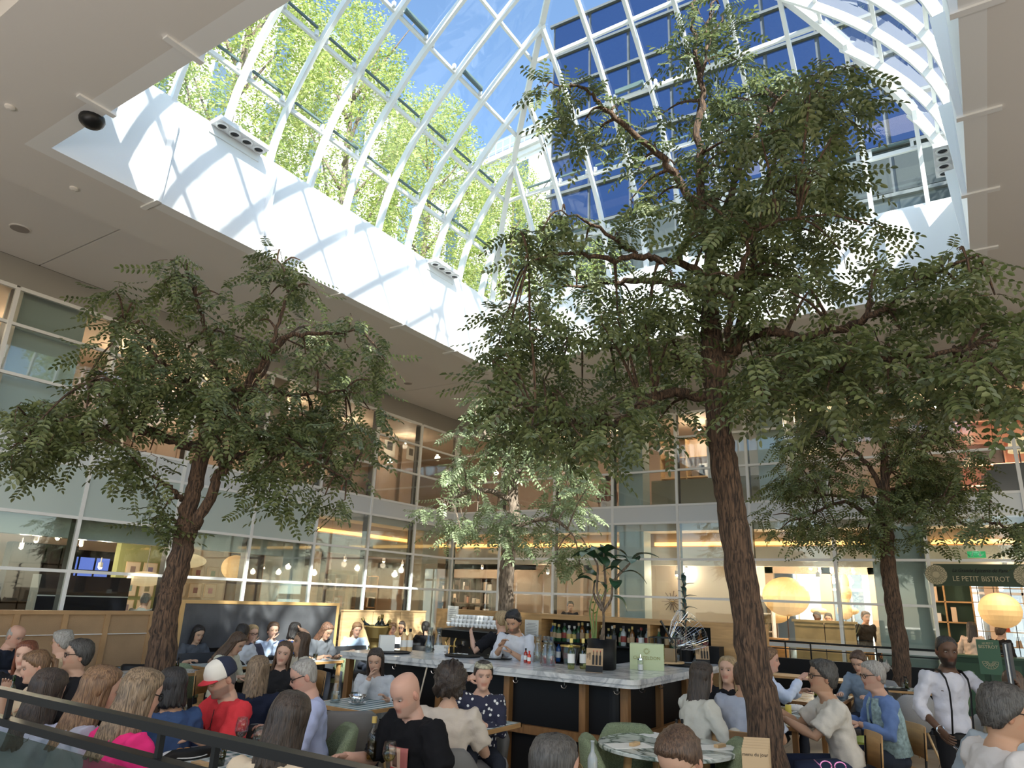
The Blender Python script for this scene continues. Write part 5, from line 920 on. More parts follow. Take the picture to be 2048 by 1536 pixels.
    if hair in ('long', 'bob', 'lob'):
        cap(.0135, full(.19), .0008); zb = {'long': -.2, 'bob': -.02, 'lob': -.1}[hair]; rows = []; na = 40; op = math.radians(58)
        for i in range(14):
            t = i/13; z0 = .18+(zb-.18)*t; ring = []; w, f, b = [np.interp(max(z0, .105), _t[:, 0], _t[:, q]) for q in (1, 2, 3)]; w = max(w, .074)+.013+.01*t-.018*max(0, t-.6); f = .076; b = b+.014+(.0 if z0 > .05 else .25*(.05-z0)*(.6 if hair == 'long' else .15)); o_ = op*(1-.1*t); th = .03*(1-.75*t**3)
            for side_ in (0, 1):
                for j in (range(na) if side_ == 0 else range(na-1, -1, -1)):
                    u = PI/2+o_+(2*PI-2*o_)*j/(na-1); g = (.004+.004*t)*math.sin(j*2.1+t*5+math.sin(j*.9)*3)-(th if side_ else 0); cx, cy_ = math.cos(u), math.sin(u); edge = .03*t*t*(abs(j-(na-1)/2)/(na/2))**4
                    ring.append(H_(((w+g)*cx*wide, ((f if cy_ > 0 else b)+g)*cy_-edge, z0-.012*t*math.sin(j*1.7))))
            rows.append(ring)
        MB().loft(rows[::-1]).build('hair_length', HM, e, True)
    if glasses:
        m = MB(); gz = .117
        for sx in (-1, 1):
            m.tube([H_((sx*.034+.023*math.cos(q), .1-.3*abs(sx*.034+.023*math.cos(q))**2*6, gz+.018*math.sin(q))) for q in [i_*PI/8 for i_ in range(17)]], .0028 if glasses == 'thick' else .0013, 5); m.tube([H_((sx*.057, .088, gz+.006)), H_((sx*.077, .04, gz+.008)), H_((sx*.082, -.012, gz+.002))], .0028 if glasses == 'thick' else .0012, 4)
        m.bar(H_((-.011, .1, gz+.004)), H_((.011, .1, gz+.004)), .003); m.build('glasses', black if glasses != 'thin' else gold, e)
    CH_ = {'green': (boucle, None), 'grey': (greyL, greyF), 'black': (black, None), 'greyf': (greyF, None)}
    if chair and not stand:
        c_loc = root+Matrix.Rotation(rz, 3, 'Z') @ Vector((0, .02, 0)); cl_ = 'chair of the '+' '.join(label.split()[:9])
        if chair == 'wood': wood_chair('chair', c_loc, rz, 'oak-backed '+cl_, 'oak and black metal chairs')
        elif chair == 'lime': wood_chair('chair', c_loc, rz, 'lime green '+cl_, None, limeM)
        else: arm_chair('armchair', c_loc, rz, CH_[chair][0], {'green': 'green boucle ', 'grey': 'grey shell ', 'black': 'black ', 'greyf': 'light grey '}[chair]+cl_, 'upholstered armchairs', CH_[chair][1])
    e['_h'] = 0; del e['_h']
    return e, H_, pel, sp, fn, A
FOLD = bpy.data.textures.new('folds', 'CLOUDS'); FOLD.noise_scale = .07; FOLD.noise_depth = 1
P_ = person
# far left group by the rattan screen
P_('bald man in a dark suit by the rattan screen at far left', (42, 1252), 1.27, 130, 'pink', 'fringe', 'silver', (.02, .025, .04), 'navy', pitch=25, chair='black')
P_('red-haired woman with a fringe behind the girl at far left', (58, 1282), 1.27, 200, 'fair', 'lob', 'red', (.015, .015, .018), 'black', fem=1, pitch=5, chair='grey')
P_('girl with brown ponytail and cream top lifting her hand to her mouth', (70, 1302), 1.25, 262, 'fair', 'pony', 'lbrown', (.68, .56, .42), 'cream', pose='eat', fem=1, pitch=18, chair='grey', sleeve=.6)
P_('silver-haired woman in a cream jumper seen from behind at left', (127, 1262), 1.27, 300, 'fair', 'side', 'silver', (.66, .5, .33), 'beige', fem=1, glasses='thin', chair='greyf')
P_('grey-haired man in black with thick black glasses at left', (165, 1280), 1.32, 262, 'mid', 'short', 'dgrey', (.012, .012, .014), 'black', glasses='thick', pitch=0, chair='black', sleeve=1)
P_('woman with long black hair and lilac shirt behind the guard rail', (108, 1338), 1.3, 42, 'fair', 'long', 'dbrown', (.45, .46, .6), 'lilac', fem=1, pitch=12, sleeve=.6)
P_('woman with long light brown hair and lilac-grey jumper facing right', (215, 1333), 1.34, 78, 'fair', 'long', 'lbrown', (.4, .4, .5), 'lilacgrey', fem=1, pitch=12, chair='grey')
P_('woman with long highlighted hair and glasses in a bright pink top', (297, 1338), 1.36, 62, 'fair', 'long', 'ash', (.75, .035, .2), 'pink', fem=1, pitch=14, glasses='thick', sleeve=2, chair='grey')
P_('woman with short black bob and blue top behind the pink top', (350, 1335), 1.26, 325, 'tan', 'bob', 'black', (.05, .09, .2), 'denim', fem=1, pitch=5, sleeve=.6, chair='black')
pr = P_('bearded man in red t-shirt and red white and navy cap', (437, 1322), 1.29, 242, 'mid', 'crop', 'grey', (.62, .045, .055), 'red', pose='table', glasses='thin', pitch=25, sleeve=.6, chair='grey', beard=.5, bulk=1.08, arms=((.16, .38, .92), (-.15, .38, .84)))
e, H_ = pr[0], pr[1]
def domecap(H_, e):
    m = MB(); G = head_grid()
    V = G[12:].copy(); c = np.array([0, -.005, .11]); d = V-c; d /= np.linalg.norm(d, axis=2, keepdims=True); V = V+d*.02; V[:, :, 2] += .006; n0 = len(V); m.loft([[H_(V[i, j]) for j in range(NA)] for i in range(n0)])
    m.m = [1 if (math.sin((q % NA)*2*PI/NA) > .1) else 0 for q in range(len(m.f))]; navy = mat('cap_navy', (.015, .02, .045), .8); m.build('cap_crown', [navy, mat('cap_white', (.75, .7, .62), .8)], e, True)
    m = MB(); pts = []
    for t in (0, .25, .5, .75, 1): pts.append([H_((math.cos(a)*.078, .05+math.sin(a)*(.045+.075*t)*1.0, .15-.012*t-.012*math.cos(a)**2-.0*k)) for k, a in enumerate(np.linspace(.1, PI-.1, 12))])
    m.loft(pts, cap=False, closed=False); o = m.build('cap_brim', mat('cap_red', (.6, .03, .05), .7), e, True); md = o.modifiers.new('s', 'SOLIDIFY'); md.thickness = .004
    m = MB(); 
    for k in range(5): m.bar(H_((-.028+.012*k, .104-.02*abs(k-2)/2, .178+.006*math.sin(k*1.5))), H_((-.022+.012*k, .103-.02*abs(k-2)/2, .19)), .003)
    m.build('cap_lettering', navy, e)
domecap(H_, e)
S_, E__ = pr[5][0][0], 0; q0 = pr[2]+pr[3]*.46+pr[4]*.1; tg = MB(); tg.tube([q0, q0-pr[3]*.12+pr[4]*.03], .003, 5); [tg.tube([q0-pr[3]*(.13+.045*s2)+pr[4]*.035+Vector((.018*math.cos(a), 0, .018*math.sin(a))) for a in np.linspace(0, 2*PI, 10)], .002, 4) for s2 in (0, 1)]; tg.build('hanging_glasses', black, e)
# chalkboard row
P_('woman with long black hair in a grey t-shirt before the chalkboard', (401, 1252), 1.23, 150, 'asian', 'long', 'black', (.09, .1, .12), 'charcoal', fem=1, pitch=22, sleeve=.6, chair=None)
P_('woman with long brown hair bending over her plate in a cream shirt', (485, 1268), 1.26, 118, 'mid', 'long', 'brown', (.62, .6, .48), 'ivory', fem=1, pitch=35, chair='wood', sleeve=1)
P_('dark-haired person in a white t-shirt with back to the camera', (487, 1249), 1.28, 20, 'asian', 'short', 'black', (.6, .61, .64), 'white', sleeve=.6, chair='black')
P_('blonde woman with glasses and striped top resting chin on hand', (507, 1250), 1.27, 152, 'fair', 'bob', 'blonde', (.1, .1, .14), 'darknavy', fem=1, pose='chin', glasses='thick')
P_('man with glasses in a light blue shirt before the chalkboard', (548, 1245), 1.29, 165, 'fair', 'short', 'brown', (.5, .6, .78), 'lightblue', glasses='thin', pitch=3, pose='chin')
P_('dark-haired woman in navy raising a hand to her head', (592, 1245), 1.3, 35, 'mid', 'bob', 'black', (.03, .05, .14), 'navyblue', fem=1, pose='ear', sleeve=.6, chair='black')
P_('young woman with long brown hair and black top facing the camera', (574, 1283), 1.27, 190, 'fair', 'long', 'brown', (.02, .02, .022), 'blacktop', fem=1, pitch=5, tilt=-8, sleeve=0, chair='black')
P_('woman in cream trench coat with long brown hair facing left', (608, 1265), 1.29, 250, 'tan', 'long', 'brown', (.6, .54, .43), 'trench', fem=1, pitch=-5, chair='wood')
P_('woman with straight ash-blonde bob in navy seen from behind', (520, 1312), 1.27, 8, 'fair', 'lob', 'ash', (.015, .02, .04), 'navyback', fem=1, chair='black')
P_('bald man with black glasses and pale blue shirt beside the red t-shirt', (602, 1319), 1.29, 262, 'pink', 'crop', 'silver', (.42, .46, .66), 'periwinkle', glasses='thick', pitch=22, chair='green')
P_('woman with straight dark hair in cream blouse seen from behind, nearest', (592, 1384), 1.33, 20, 'fair', 'lob', 'dbrown', (.66, .55, .42), 'blouse', fem=1, pitch=12, tilt=8, chair=None)
P_('sunlit woman with long streaked hair and glasses at the chalkboard end', (660, 1248), 1.29, 135, 'mid', 'long', 'ombre', (.12, .13, .15), 'greytee', fem=1, pitch=35, glasses='thin', sleeve=.6)
P_('short-haired man in light blue shirt by the sunlit oak partition', (716, 1246), 1.25, 160, 'fair', 'short', 'lbrown', (.5, .65, .85), 'skyblue', pitch=20, chair='wood')
P_('fair-haired person half hidden behind the brass wine cooler', (785, 1246), 1.24, 180, 'pink', 'short', 'lbrown', (.5, .5, .5), 'grey')
P_('bearded dark-haired man with glasses behind the rosé bottles', (803, 1243), 1.26, 185, 'tan', 'short', 'dbrown', (.06, .04, .06), 'plum', glasses='thick', beard=.6, chair='black')
P_('man in dark shirt just behind the bearded man with glasses', (828, 1243), 1.2, 190, 'tan', 'short', 'dbrown', (.05, .035, .05), 'plumdark')
P_('person in black with dark hair tied in a bun left of the bar', (852, 1243), 1.27, 15, 'mid', 'pony', 'black', (.012, .012, .014), 'black', fem=1, chair='black')
# middle
P_('woman in a white jacket with dark bob eating at the check table', (752, 1298), 1.24, 192, 'mid', 'lob', 'dbrown', (.55, .57, .6), 'whitejacket', fem=1, pose='eat', pitch=18, arms=((.02, .28, 1.02), (-.2, .32, .82)), chair='black')
pr = P_('bald man in black t-shirt with red picture print in the foreground', (803, 1349), 1.31, 228, 'pink', 'bald', 'silver', (.01, .01, .012), 'blacktee', pitch=28, sleeve=.6, chair=None, beard=.22, bulk=1.12, arms=((.3, .34, .8), (-.2, .3, .72)))
e = pr[0]
def patch(nm, m_, par, a0, a1, h0, h1, off):
    mm = MB(); rr_ = []
    for h in np.linspace(h0, h1, 7): w, d = np.interp(h, [.16, .26, .36, .43], [.181, .18, .205, .207]), np.interp(h, [.16, .26, .36, .43], [.124, .131, .128, .112]); rr_.append([pr[2]+pr[3]*h+Vector((1, 0, 0))*math.cos(a)*(w+off)+pr[4]*math.sin(a)*(d+off) for a in np.linspace(math.radians(a0), math.radians(a1), 9)])
    mm.loft(rr_, cap=False, closed=False); o = mm.build(nm, m_, par, True); md = o.modifiers.new('s', 'SOLIDIFY'); md.thickness = .003; return o
f1 = patch('shirt_print', mat('print_rose', (.4, .12, .11), .7), e, 66, 114, .2, .37, .012); patch('print_field', mat('print_tan', (.55, .36, .26), .7), f1, 70, 98, .21, .365, .014); patch('print_figure', mat('print_brown', (.14, .07, .05), .7), f1, 79, 91, .26, .34, .017); patch('print_chair', mat('print_red2', (.45, .02, .04), .7), f1, 72, 93, .2, .25, .018)
P_('person with curly dark hair in cream t-shirt seen from behind', (903, 1332), 1.3, 8, 'mid', 'curly', 'dbrown', (.56, .49, .42), 'creamtee', sleeve=.6, chair='grey', pitch=8)
pr = P_('woman in a polka dot shirt and patterned headscarf at the bar front', (968, 1322), 1.26, 172, 'fair', 'pony', 'dbrown', dots_mat(), 'x', fem=1, pose='ear', pitch=8, chair='grey', arms=((.13, .1, 1.16), (.0, .32, .8)))
V = head_grid(1)[16:20]*1.0; m = MB(); m.loft([[pr[1](V[i, j]*np.array([1.2, 1.2, 1.0])+np.array([0, -.0, .01])) for j in range(NA)] for i in range(4)], cap=False); o = m.build('headscarf', mat('scarf', (.45, .42, .3), .7, noise=(40, .8)), pr[0], True); md = o.modifiers.new('s', 'SOLIDIFY'); md.thickness = .006
P_('balding man with thin glasses at the bottom edge of the picture', (1110, 1466), 1.31, 48, 'pink', 'crop', 'dgrey', (.02, .025, .05), 'navy', glasses='thin', pitch=5, wide=1.05)
P_('person with brown tied hair and round glasses at the bottom edge', (1343, 1467), 1.28, 212, 'mid', 'pony', 'brown', (.6, .52, .42), 'sand', glasses='thin', pitch=35)
# behind the bar
P_('barman in white shirt with dark beard working behind the bar', (1024, 1223), 1.655, 205, 'tan', 'short', 'black', (.6, .61, .66), 'whiteshirt', stand=True, pose='mix', pitch=28, sleeve=2, beard=.7, trousers=(.01, .01, .012), arms=((.06, .34, 1.3), (-.08, .34, 1.24)))
P_('fair-haired barista in black reaching up behind the barman', (1003, 1222), 1.66, 330, 'fair', 'pony', 'blonde', (.012, .012, .014), 'black', stand=True, sleeve=.6, D=9.6, size=.95, arms=((.25, .2, 1.35), (-.35, .3, 1.38)), trousers=(.01, .01, .012))
# right-hand table
P_('woman with long dark hair in white blouse left of the big trunk', (1404, 1324), 1.33, 55, 'fair', 'lob', 'dbrown', (.58, .56, .5), 'whiteblouse', fem=1, pitch=8)
P_('blonde woman in black facing the camera behind the polo shirt', (1456, 1313), 1.33, 200, 'fair', 'long', 'blonde', (.015, .015, .018), 'black', fem=1, pitch=0, chair='black')
P_('man in light blue-grey polo shirt with his back to the camera', (1486, 1322), 1.35, 20, 'tan', 'crop', 'brown', (.42, .46, .56), 'polo', sleeve=.6, pitch=5, chair='wood', bulk=1.08)
P_('man in pale blue shirt lifting a small glass behind the big trunk', (1538, 1296), 1.36, 92, 'pink', 'short', 'lbrown', (.55, .62, .78), 'paleblue', pitch=8, arms=((.12, .42, 1.02), (-.1, .42, .88)), chair='black')
P_('dark-haired man with glasses in white polo leaning on the table', (1645, 1322), 1.38, 255, 'tan', 'side', 'dgrey', (.6, .56, .5), 'whitepolo', glasses='thick', sleeve=.6, pitch=0, lean=14, chair='wood', arms=((.06, .5, .9), (-.04, .48, .85)), trousers=(.03, .04, .08))
pr = P_('woman with tousled silver-blonde hair and blue quilted waistcoat', (1742, 1322), 1.36, 248, 'fair', 'bun', 'silver', (.16, .25, .5), 'denimblue', fem=1, glasses='thick', pitch=8, chair='wood')
vm = mat('waistcoat', (.35, .48, .5), .85, noise=(30, .5)); m = MB(); k = 16
for a0, a1 in ((-.3, PI*.42), (PI*.58, PI+.3)):
    rr_ = []
    for h, w, d in ((.02, .19, .15), (.16, .18, .14), (.3, .19, .145), (.42, .185, .125), (.49, .11, .095)): rr_.append([pr[2]+pr[3]*h+Vector((1, 0, 0))*math.cos(a)*w+pr[4]*math.sin(a)*d for a in np.linspace(a0, a1, 12)])
    m.loft(rr_, cap=False, closed=False)
rr_ = [[pr[2]+pr[3]*h+Vector((1, 0, 0))*math.cos(a)*w+pr[4]*math.sin(a)*d for a in np.linspace(PI, 2*PI, 14)] for h, w, d in ((.02, .19, .15), (.16, .18, .14), (.3, .19, .145), (.42, .185, .125), (.49, .11, .095))]; m.loft(rr_, cap=False, closed=False)
o = m.build('waistcoat', vm, pr[0], True); md = o.modifiers.new('s', 'SOLIDIFY'); md.thickness = .018
P_('woman with dark brown hair in grey-blue cardigan, head bowed', (1712, 1304), 1.32, 205, 'fair', 'bob', 'brown', (.22, .28, .36), 'cardigan', fem=1, pitch=30, chair='greyf')
wt = P_('waiter in white shirt and black braces holding a dark menu', (1890, 1272), 1.635, 150, 'dark', 'crop', 'black', (.56, .56, .63), 'waitershirt', stand=True, yaw=12, pitch=8, sleeve=2, beard=.85, trousers=(.012, .012, .014), bulk=.86, arms=((.24, .22, .98), (-.36, .3, 1.32)), palms=((-.5, 0, -1), (.6, .4, .2)), lean=3, legs=(((.12, .1, .5), (.14, .12, .08)), ((-.12, -.04, .5), (-.16, -.1, .08))))
e, H_, pel, sp_, fn_, A_ = wt; m = MB()
for sx in (-1, 1): m.tube([pel+sp_*h+Vector((1, 0, 0))*x*sx+fn_*d for h, x, d in ((0, .09, .135), (.2, .085, .15), (.35, .09, .155), (.45, .095, .125), (.5, .095, .05), (.5, .08, -.04), (.44, .07, -.12), (.25, .04, -.145), (0, .04, -.135))], .012, 6, flat=[(1.2, .35)]*9)
m.build('braces', black, e); MB().loft([[pel+sp_*h+Vector((1, 0, 0))*math.cos(a)*.178+fn_*math.sin(a)*.14 for a in np.linspace(0, 2*PI, 20)[:-1]] for h in (-.03, .01)], cap=False).build('belt', black, e)
m = MB(); m.loft([[pel+sp_*h+Vector((1, 0, 0))*math.cos(a)*w+fn_*math.sin(a)*d for a in np.linspace(.4*PI, .6*PI, 6)] for h, w, d in ((.42, .12, .13), (.5, .06, .08))], cap=False, closed=False)
Wm = e.matrix_basis.copy(); Wm = Matrix.Translation(e.location) @ Matrix.Rotation(e.rotation_euler.z, 4, 'Z') @ Matrix.Scale(e.scale.x, 4)
hp_ = Wm @ A_[1][2]; mo = empty('menu_folder', hp_+Vector((0, 0, .06)), e.rotation_euler.z+.9, 'closed dark menu folder held up by the waiter', 'menu folder'); MB().box((0, 0, .12), (.24, .012, .34)).build('cover', mat('folder', (.03, .035, .045), .5), mo); MB().box((0, .014, .12), (.225, .012, .325)).build('pages', paper, mo); MB().box((0, .028, .12), (.24, .01, .34)).build('back_cover', mat('folder', (.03, .035, .045)), mo)
hr_ = Wm @ A_[0][2]
for k in range(3): tag(MB().bar((0, 0, 0), (.12, -.04+.03*k, -.1), .008, .003).ell((.13, -.045+.03*k, -.11), (.02, .012, .004), 8, 5).build('spoon', chrome, loc=hr_+Vector((.02, -.02, -.06+.01*k))), 'steel spoon held in the lowered hand of the waiter', 'cutlery', 'cutlery in the hand of the waiter')
MB().tube([A_[0][2]+Vector((.03*math.cos(a), .01, .03*math.sin(a))) for a in np.linspace(0, 2*PI, 12)], .005, 5).build('bracelet', chrome, e)
P_('woman with long brown hair at the right edge behind the blonde head', (2022, 1341), 1.3, 340, 'fair', 'long', 'brown', (.3, .25, .2), 'brownknit', fem=1, chair='black')
P_('person with straight blonde hair beside the big man at right edge', (1992, 1368), 1.36, 350, 'fair', 'lob', 'blonde', (.3, .35, .4), 'slate', fem=1, chair='greyf', D=5.7, size=.98)
P_('large man with curly grey hair and white t-shirt at lower right corner', (2005, 1372), 1.42, 62, 'tan', 'side', 'dgrey', (.58, .55, .54), 'whitetee', glasses='thick', sleeve=.6, pitch=10, D=4.75, size=1.05, bulk=1.1)
# shop customers behind the glass
G1 = 'customers in the shop behind the glass'
P_('man in dark jacket and beige trousers browsing behind the right trunk', (1731, 1223), 1.8, 150, 'fair', 'short', 'brown', (.02, .022, .028), 'jacket', stand=True, D=19, size=1.0, trousers=(.45, .33, .2), grp=G1)
P_('man in grey shirt and cap standing beside the dark jacket', (1768, 1228), 1.75, 105, 'tan', 'crop', 'black', (.36, .33, .28), 'khaki', stand=True, D=18.6, size=.98, trousers=(.02, .02, .025), grp=G1)
P_('dark-haired person behind the wooden folding screen, left of two', (1633, 1224), 1.76, 200, 'dark', 'short', 'black', (.02, .02, .02), 'black', stand=True, D=20.3, size=.98, grp=G1)
P_('dark-haired person behind the wooden folding screen, right of two', (1656, 1227), 1.7, 190, 'fair', 'side', 'black', (.3, .3, .3), 'grey', stand=True, D=20.5, size=.96, grp=G1)
P_('woman with black bun at the bistro counter under the sign', (1942, 1244), 1.66, 20, 'fair', 'long', 'black', (.65, .5, .42), 'blush', fem=1, stand=True, D=17.5, size=.95, grp=G1)
P_('man in black sweater leaning at the bistro counter', (2001, 1251), 1.64, 40, 'fair', 'short', 'brown', (.012, .012, .014), 'black', stand=True, D=17.6, size=.95, lean=15, grp=G1)
P_('grey-haired shopper with a strap across his back at left', (293, 1186), 1.75, 20, 'pink', 'crop', 'silver', (.36, .34, .32), 'stonegrey', stand=True, D=15.6, size=1.0, grp=G1)
P_('long-haired shopper in grey looking at the framed prints', (240, 1189), 1.7, 95, 'mid', 'long', 'brown', (.3, .28, .27), 'ashgrey', fem=1, stand=True, D=15.8, size=.97, grp=G1)
P_('shopper with brown hair beside the striped lamp at far left', (200, 1192), 1.68, 180, 'mid', 'bob', 'brown', (.12, .08, .07), 'umber', fem=1, stand=True, D=16.5, size=.97, grp=G1)
P_('dark-haired shopper glimpsed above the bottle shelves', (1141, 1203), 1.7, 170, 'mid', 'short', 'black', (.05, .05, .06), 'char', stand=True, D=20, size=.97, grp=G1)
# ---------------------------------------------------------------- free chairs
def fchair(kind, px_, zt, face, label, **k):
    p = atz(px_[0], px_[1], zt); fw_ = Vector((p.x, p.y, 0)).normalized(); rt = Vector((fw_.y, -fw_.x, 0)); a = math.radians(face); fc = fw_*math.cos(a)+rt*math.sin(a); rz = math.atan2(-fc.x, fc.y); loc = Vector((p.x, p.y, 0))+fc*.28
    if kind == 'wood': return wood_chair('chair', loc, rz, label, None, **k)
    mm, sm_ = {'green': (boucle, None), 'grey': (greyL, greyF), 'greyf': (greyF, None), 'black': (black, None)}[kind]; return arm_chair('armchair', loc, rz, mm, label, None, sm_, **k)
fchair('grey', (700, 1412), .85, 355, 'empty grey shell armchair in front of the check table', w=.68)
fchair('green', (1252, 1446), .82, 165, 'green boucle armchair behind the round marble table'); fchair('green', (1172, 1470), .82, 90, 'green boucle armchair left of the round marble table'); fchair('green', (1480, 1478), .82, 262, 'green boucle armchair right of the round marble table')
fchair('green', (352, 1320), .85, 30, 'green boucle armchair behind the left trunk'); fchair('green', (703, 1302), .86, 300, 'green armchair at the left end of the bar'); fchair('black', (275, 1326), .83, 10, 'black armchair with empty seat left of the left trunk')
fchair('wood', (1512, 1468), .83, 350, 'brown wooden chair against the big trunk', wood=mat('chair_brown', (.2, .11, .05), .5)); fchair('greyf', (1832, 1376), .9, 330, 'light grey armchair right of the woman in the waistcoat'); fchair('greyf', (1765, 1348), .9, 200, 'tall grey armchair behind the bent trunk'); fchair('green', (245, 1308), .8, 180, 'pale green chair back at the left wall table')
fchair('greyf', (1958, 1425), .85, 80, 'light grey chair by the blonde head at right')
wood_chair('chair', Vector((-1.3, 9.3, 0)), 1.0, 'lime green chair behind the woman in the waistcoat', None, limeM)
# ---------------------------------------------------------------- tables and what stands on them
table(Vector((-6.95, 3.05, 0)), .8, 1.3, 0, wmar, 'white marble table behind the guard rail at far left'); table(Vector((-5.25, 3.65, 0)), .7, .6, 0, wmar, 'marble table with oak edge beside the red t-shirt'); table(Vector((-4.35, 3.12, 0)), .75, .6, 0, vichy, 'check-topped table with food in the foreground')
table(Vector((-5.35, 5.6, 0)), .75, .7, 0, vichy, 'check-topped table of the woman in the white jacket', legs=False); table(Vector((-3.95, 5.45, 0)), .7, .75, 0, vichy, 'check-topped table of the woman in polka dots', legs=False)
table(Vector((-5.6, 4.65, 0)), .6, .6, 0, wmar, 'small marble table by the ash-blonde bob', legs=False); table(Vector((-8.9, 5.4, 0)), .7, 1.5, 0, wmar, 'marble table in front of the rattan screen'); table(Vector((-9.2, 6.75, 0)), .7, .7, 0, vichy, 'table of the woman in grey before the chalkboard', legs=False)
table(Vector((-9.15, 8.1, 0)), .7, 1.3, 0, wmar, 'pale table in the middle of the chalkboard row'); table(Vector((-9.1, 9.75, 0)), .7, .7, 0, wmar, 'sunlit table by the oak partition', legs=False)
table(Vector((-2.0, 8.25, 0)), .8, 1.5, 0, gmar, 'long green-veined marble table at right with bottles', None, oakd); table(Vector((-2.0, 10.2, 0)), .8, 1.2, 0, gmar, 'far marble table behind the polo shirts', None, oakd)
table(Vector((-2.9, 13.2, 0)), 2.0, .6, 0, oakl, 'wood-edged table along the black bench at back'); table(Vector((-1.1, 12.5, 0)), .9, .6, 0, vichy, 'check table between the trunk and the waiter', legs=False)
rt_ = empty('round_table', (-2.25, 5.8, 0), 0, 'round marble table with four place settings in the foreground', 'table'); MB().lathe([(.5, .715), (.53, .725), (.53, .745), (.52, .75), (.001, .75)], k=48).build('tabletop', gmar, rt_)
for a in (.6, 2.2, 3.8, 5.4): MB().tube([(math.cos(a)*.3, math.sin(a)*.3, .715), (math.cos(a)*.36, math.sin(a)*.36, 0)], [.035, .028], 8).build('leg', oak, rt_, True)
T75 = lambda a, b: atz(a, b, .75)
cruet(Vector((-2.2, 5.95, .75)), 'oil and vinegar set in the middle of the round table')
for (x, y, rz, l) in ((-2.45, 5.55, .9, 'near left'), (-2.4, 6.12, -.3, 'far left'), (-1.92, 5.98, .7, 'far right'), (-2.0, 5.55, -.5, 'near right')):
    placemat((x, y, .75), rz, 'white paper napkin sheet, %s place of the round table' % l, .34, .2, paper); o = MB().bx(-.055, .055, -.02, .02, 0, .022).build('wood_block', oakl, loc=(x+.03, y+.03, .753)); o.rotation_euler = (0, 0, rz+.6); tag(o, 'small wooden block at the %s place of the round table' % l, 'block')
Pv = lambda x, y: Vector((x, y, .75))
wineglass(Pv(-4.25, 3.35), 'glass of red wine before the red t-shirt', winer, .23); wineglass(Pv(-4.0, 3.3), 'stemmed glass beside the red wine', winer, .2); wineglass(Pv(-5.15, 3.5), 'glass of white wine by the pink top', winew, .2); tumbler(Pv(-4.85, 3.65), 'large clear tumbler by the red t-shirt', h=.14, r=.045); tumbler(Pv(-3.85, 3.3), 'tall empty glass left of the dark-haired woman', h=.15, r=.04)
tumbler(Pv(-4.1, 3.1), 'olive green tumbler beside the bread plate', oliveG, .09); plate(Pv(-4.45, 3.1), 'plate with bread rolls and pastry in the foreground', .14, mat('bread', (.42, .22, .08), .8, noise=(30, .4)))
for k, (x, y) in enumerate(((-4.33, 3.24), (-4.12, 2.98))): o = MB().bx(-.05, .05, -.03, .03, 0, .035).build('wood_block', oakl, loc=(x, y, .75)); tag(o, ['wooden block behind the bread plate', 'wooden block right of the bread plate'][k], 'block')
o = MB().box((0, 0, .006), (.075, .15, .009)).box((0, 0, .0115), (.068, .142, .002), 1).build('phone', [mat('phone_pink', (.6, .3, .5), .3), screenM], loc=Pv(-5.05, 3.38)+Vector((0, 0, .12))); o.rotation_euler = (.6, .2, .8); tag(o, 'pink-cased phone held by the woman in the pink top', 'phone')
o = MB().lathe([(.022, 0), (.024, .04), (.012, .055), (.02, .07), (.008, .085), (.001, .09)], k=12).build('pepper_mill', chrome, smooth=True, loc=Pv(-4.8, 3.5)); tag(o, 'small silver pepper mill beside the phone', 'pepper mill')
plate(Pv(-5.35, 5.55), 'silver fluted bowl in front of the white jacket', .09); carafe(Pv(-5.55, 5.45), 'water carafe on the check table of the white jacket', .25); tumbler(Pv(-5.45, 5.6), 'dark green tumbler on the white jacket table', oliveG); m = MB(); m.lathe([(.05+.006*(0), 0), (.09, .07)], k=12)
m = MB(); m.loft([[(math.cos(a)*(r+.006*(j % 2)), math.sin(a)*(r+.006*(j % 2)), z) for j, a in enumerate(np.linspace(0, 2*PI, 25)[:-1])] for r, z in ((.05, 0), (.085, .07), (.08, .07), (.045, .01))]); tag(m.build('bread_bowl', chrome, smooth=True, loc=Pv(-5.3, 5.5)+Vector((0, 0, .02))), 'fluted silver bowl of food on the white jacket table', 'bowl')
tumbler(Pv(-4.0, 5.65), 'olive tumbler on the polka dot table', oliveG); placemat(Pv(-3.85, 5.3), .2, 'white paper napkin on the polka dot table', .22, .18, paper); o = MB().tube([(.03*math.cos(a), .022*math.sin(a), 0) for a in np.linspace(0, 6.28, 12)], .002, 4).tube([(.07+.03*math.cos(a), .022*math.sin(a), 0) for a in np.linspace(0, 6.28, 12)], .002, 4).build('eyeglasses', black, loc=Pv(-3.85, 5.6)+Vector((0, 0, .006))); tag(o, 'folded spectacles lying on the polka dot table', 'glasses')
wineglass(atz(778, 1520, .85)-Vector((0, 0, .1)), 'large glass of white wine beside the bald man in black', winew, .2)
bottle(.26, .035, clearG, None, mat('yellow_cap2', (.6, .42, .12), .4), atz(742, 1522, .77), 'clear bottle with gold cap beside the bald man in black', fill=winew, shape='wine'); table(Vector((-3.15, 3.0, 0)), .6, .6, 0, vichy, 'table at the bottom edge before the bald man', legs=False)
bottle(.27, .035, greenG, mat('label_pale', (.5, .65, .7), .5), None, Pv(-7.05, 3.15), 'green water bottle on the far left table', shape='wine'); tumbler(Pv(-6.8, 3.1), 'olive tumbler beside the green bottle at far left', oliveG); plate(Pv(-6.95, 2.85), 'white plate on the far left marble table')
for (x, y, l) in ((-8.75, 5.75, 'on the table before the rattan screen'), (-9.05, 7.9, 'on the chalkboard row table'), (-9.1, 9.6, 'on the sunlit table'), (-1.95, 10.3, 'on the far marble table'), (-1.15, 12.5, 'on the check table by the trunk'), (-5.55, 4.75, 'on the small table by the ash-blonde bob')): cruet(Pv(x, y), 'oil and vinegar set '+l)
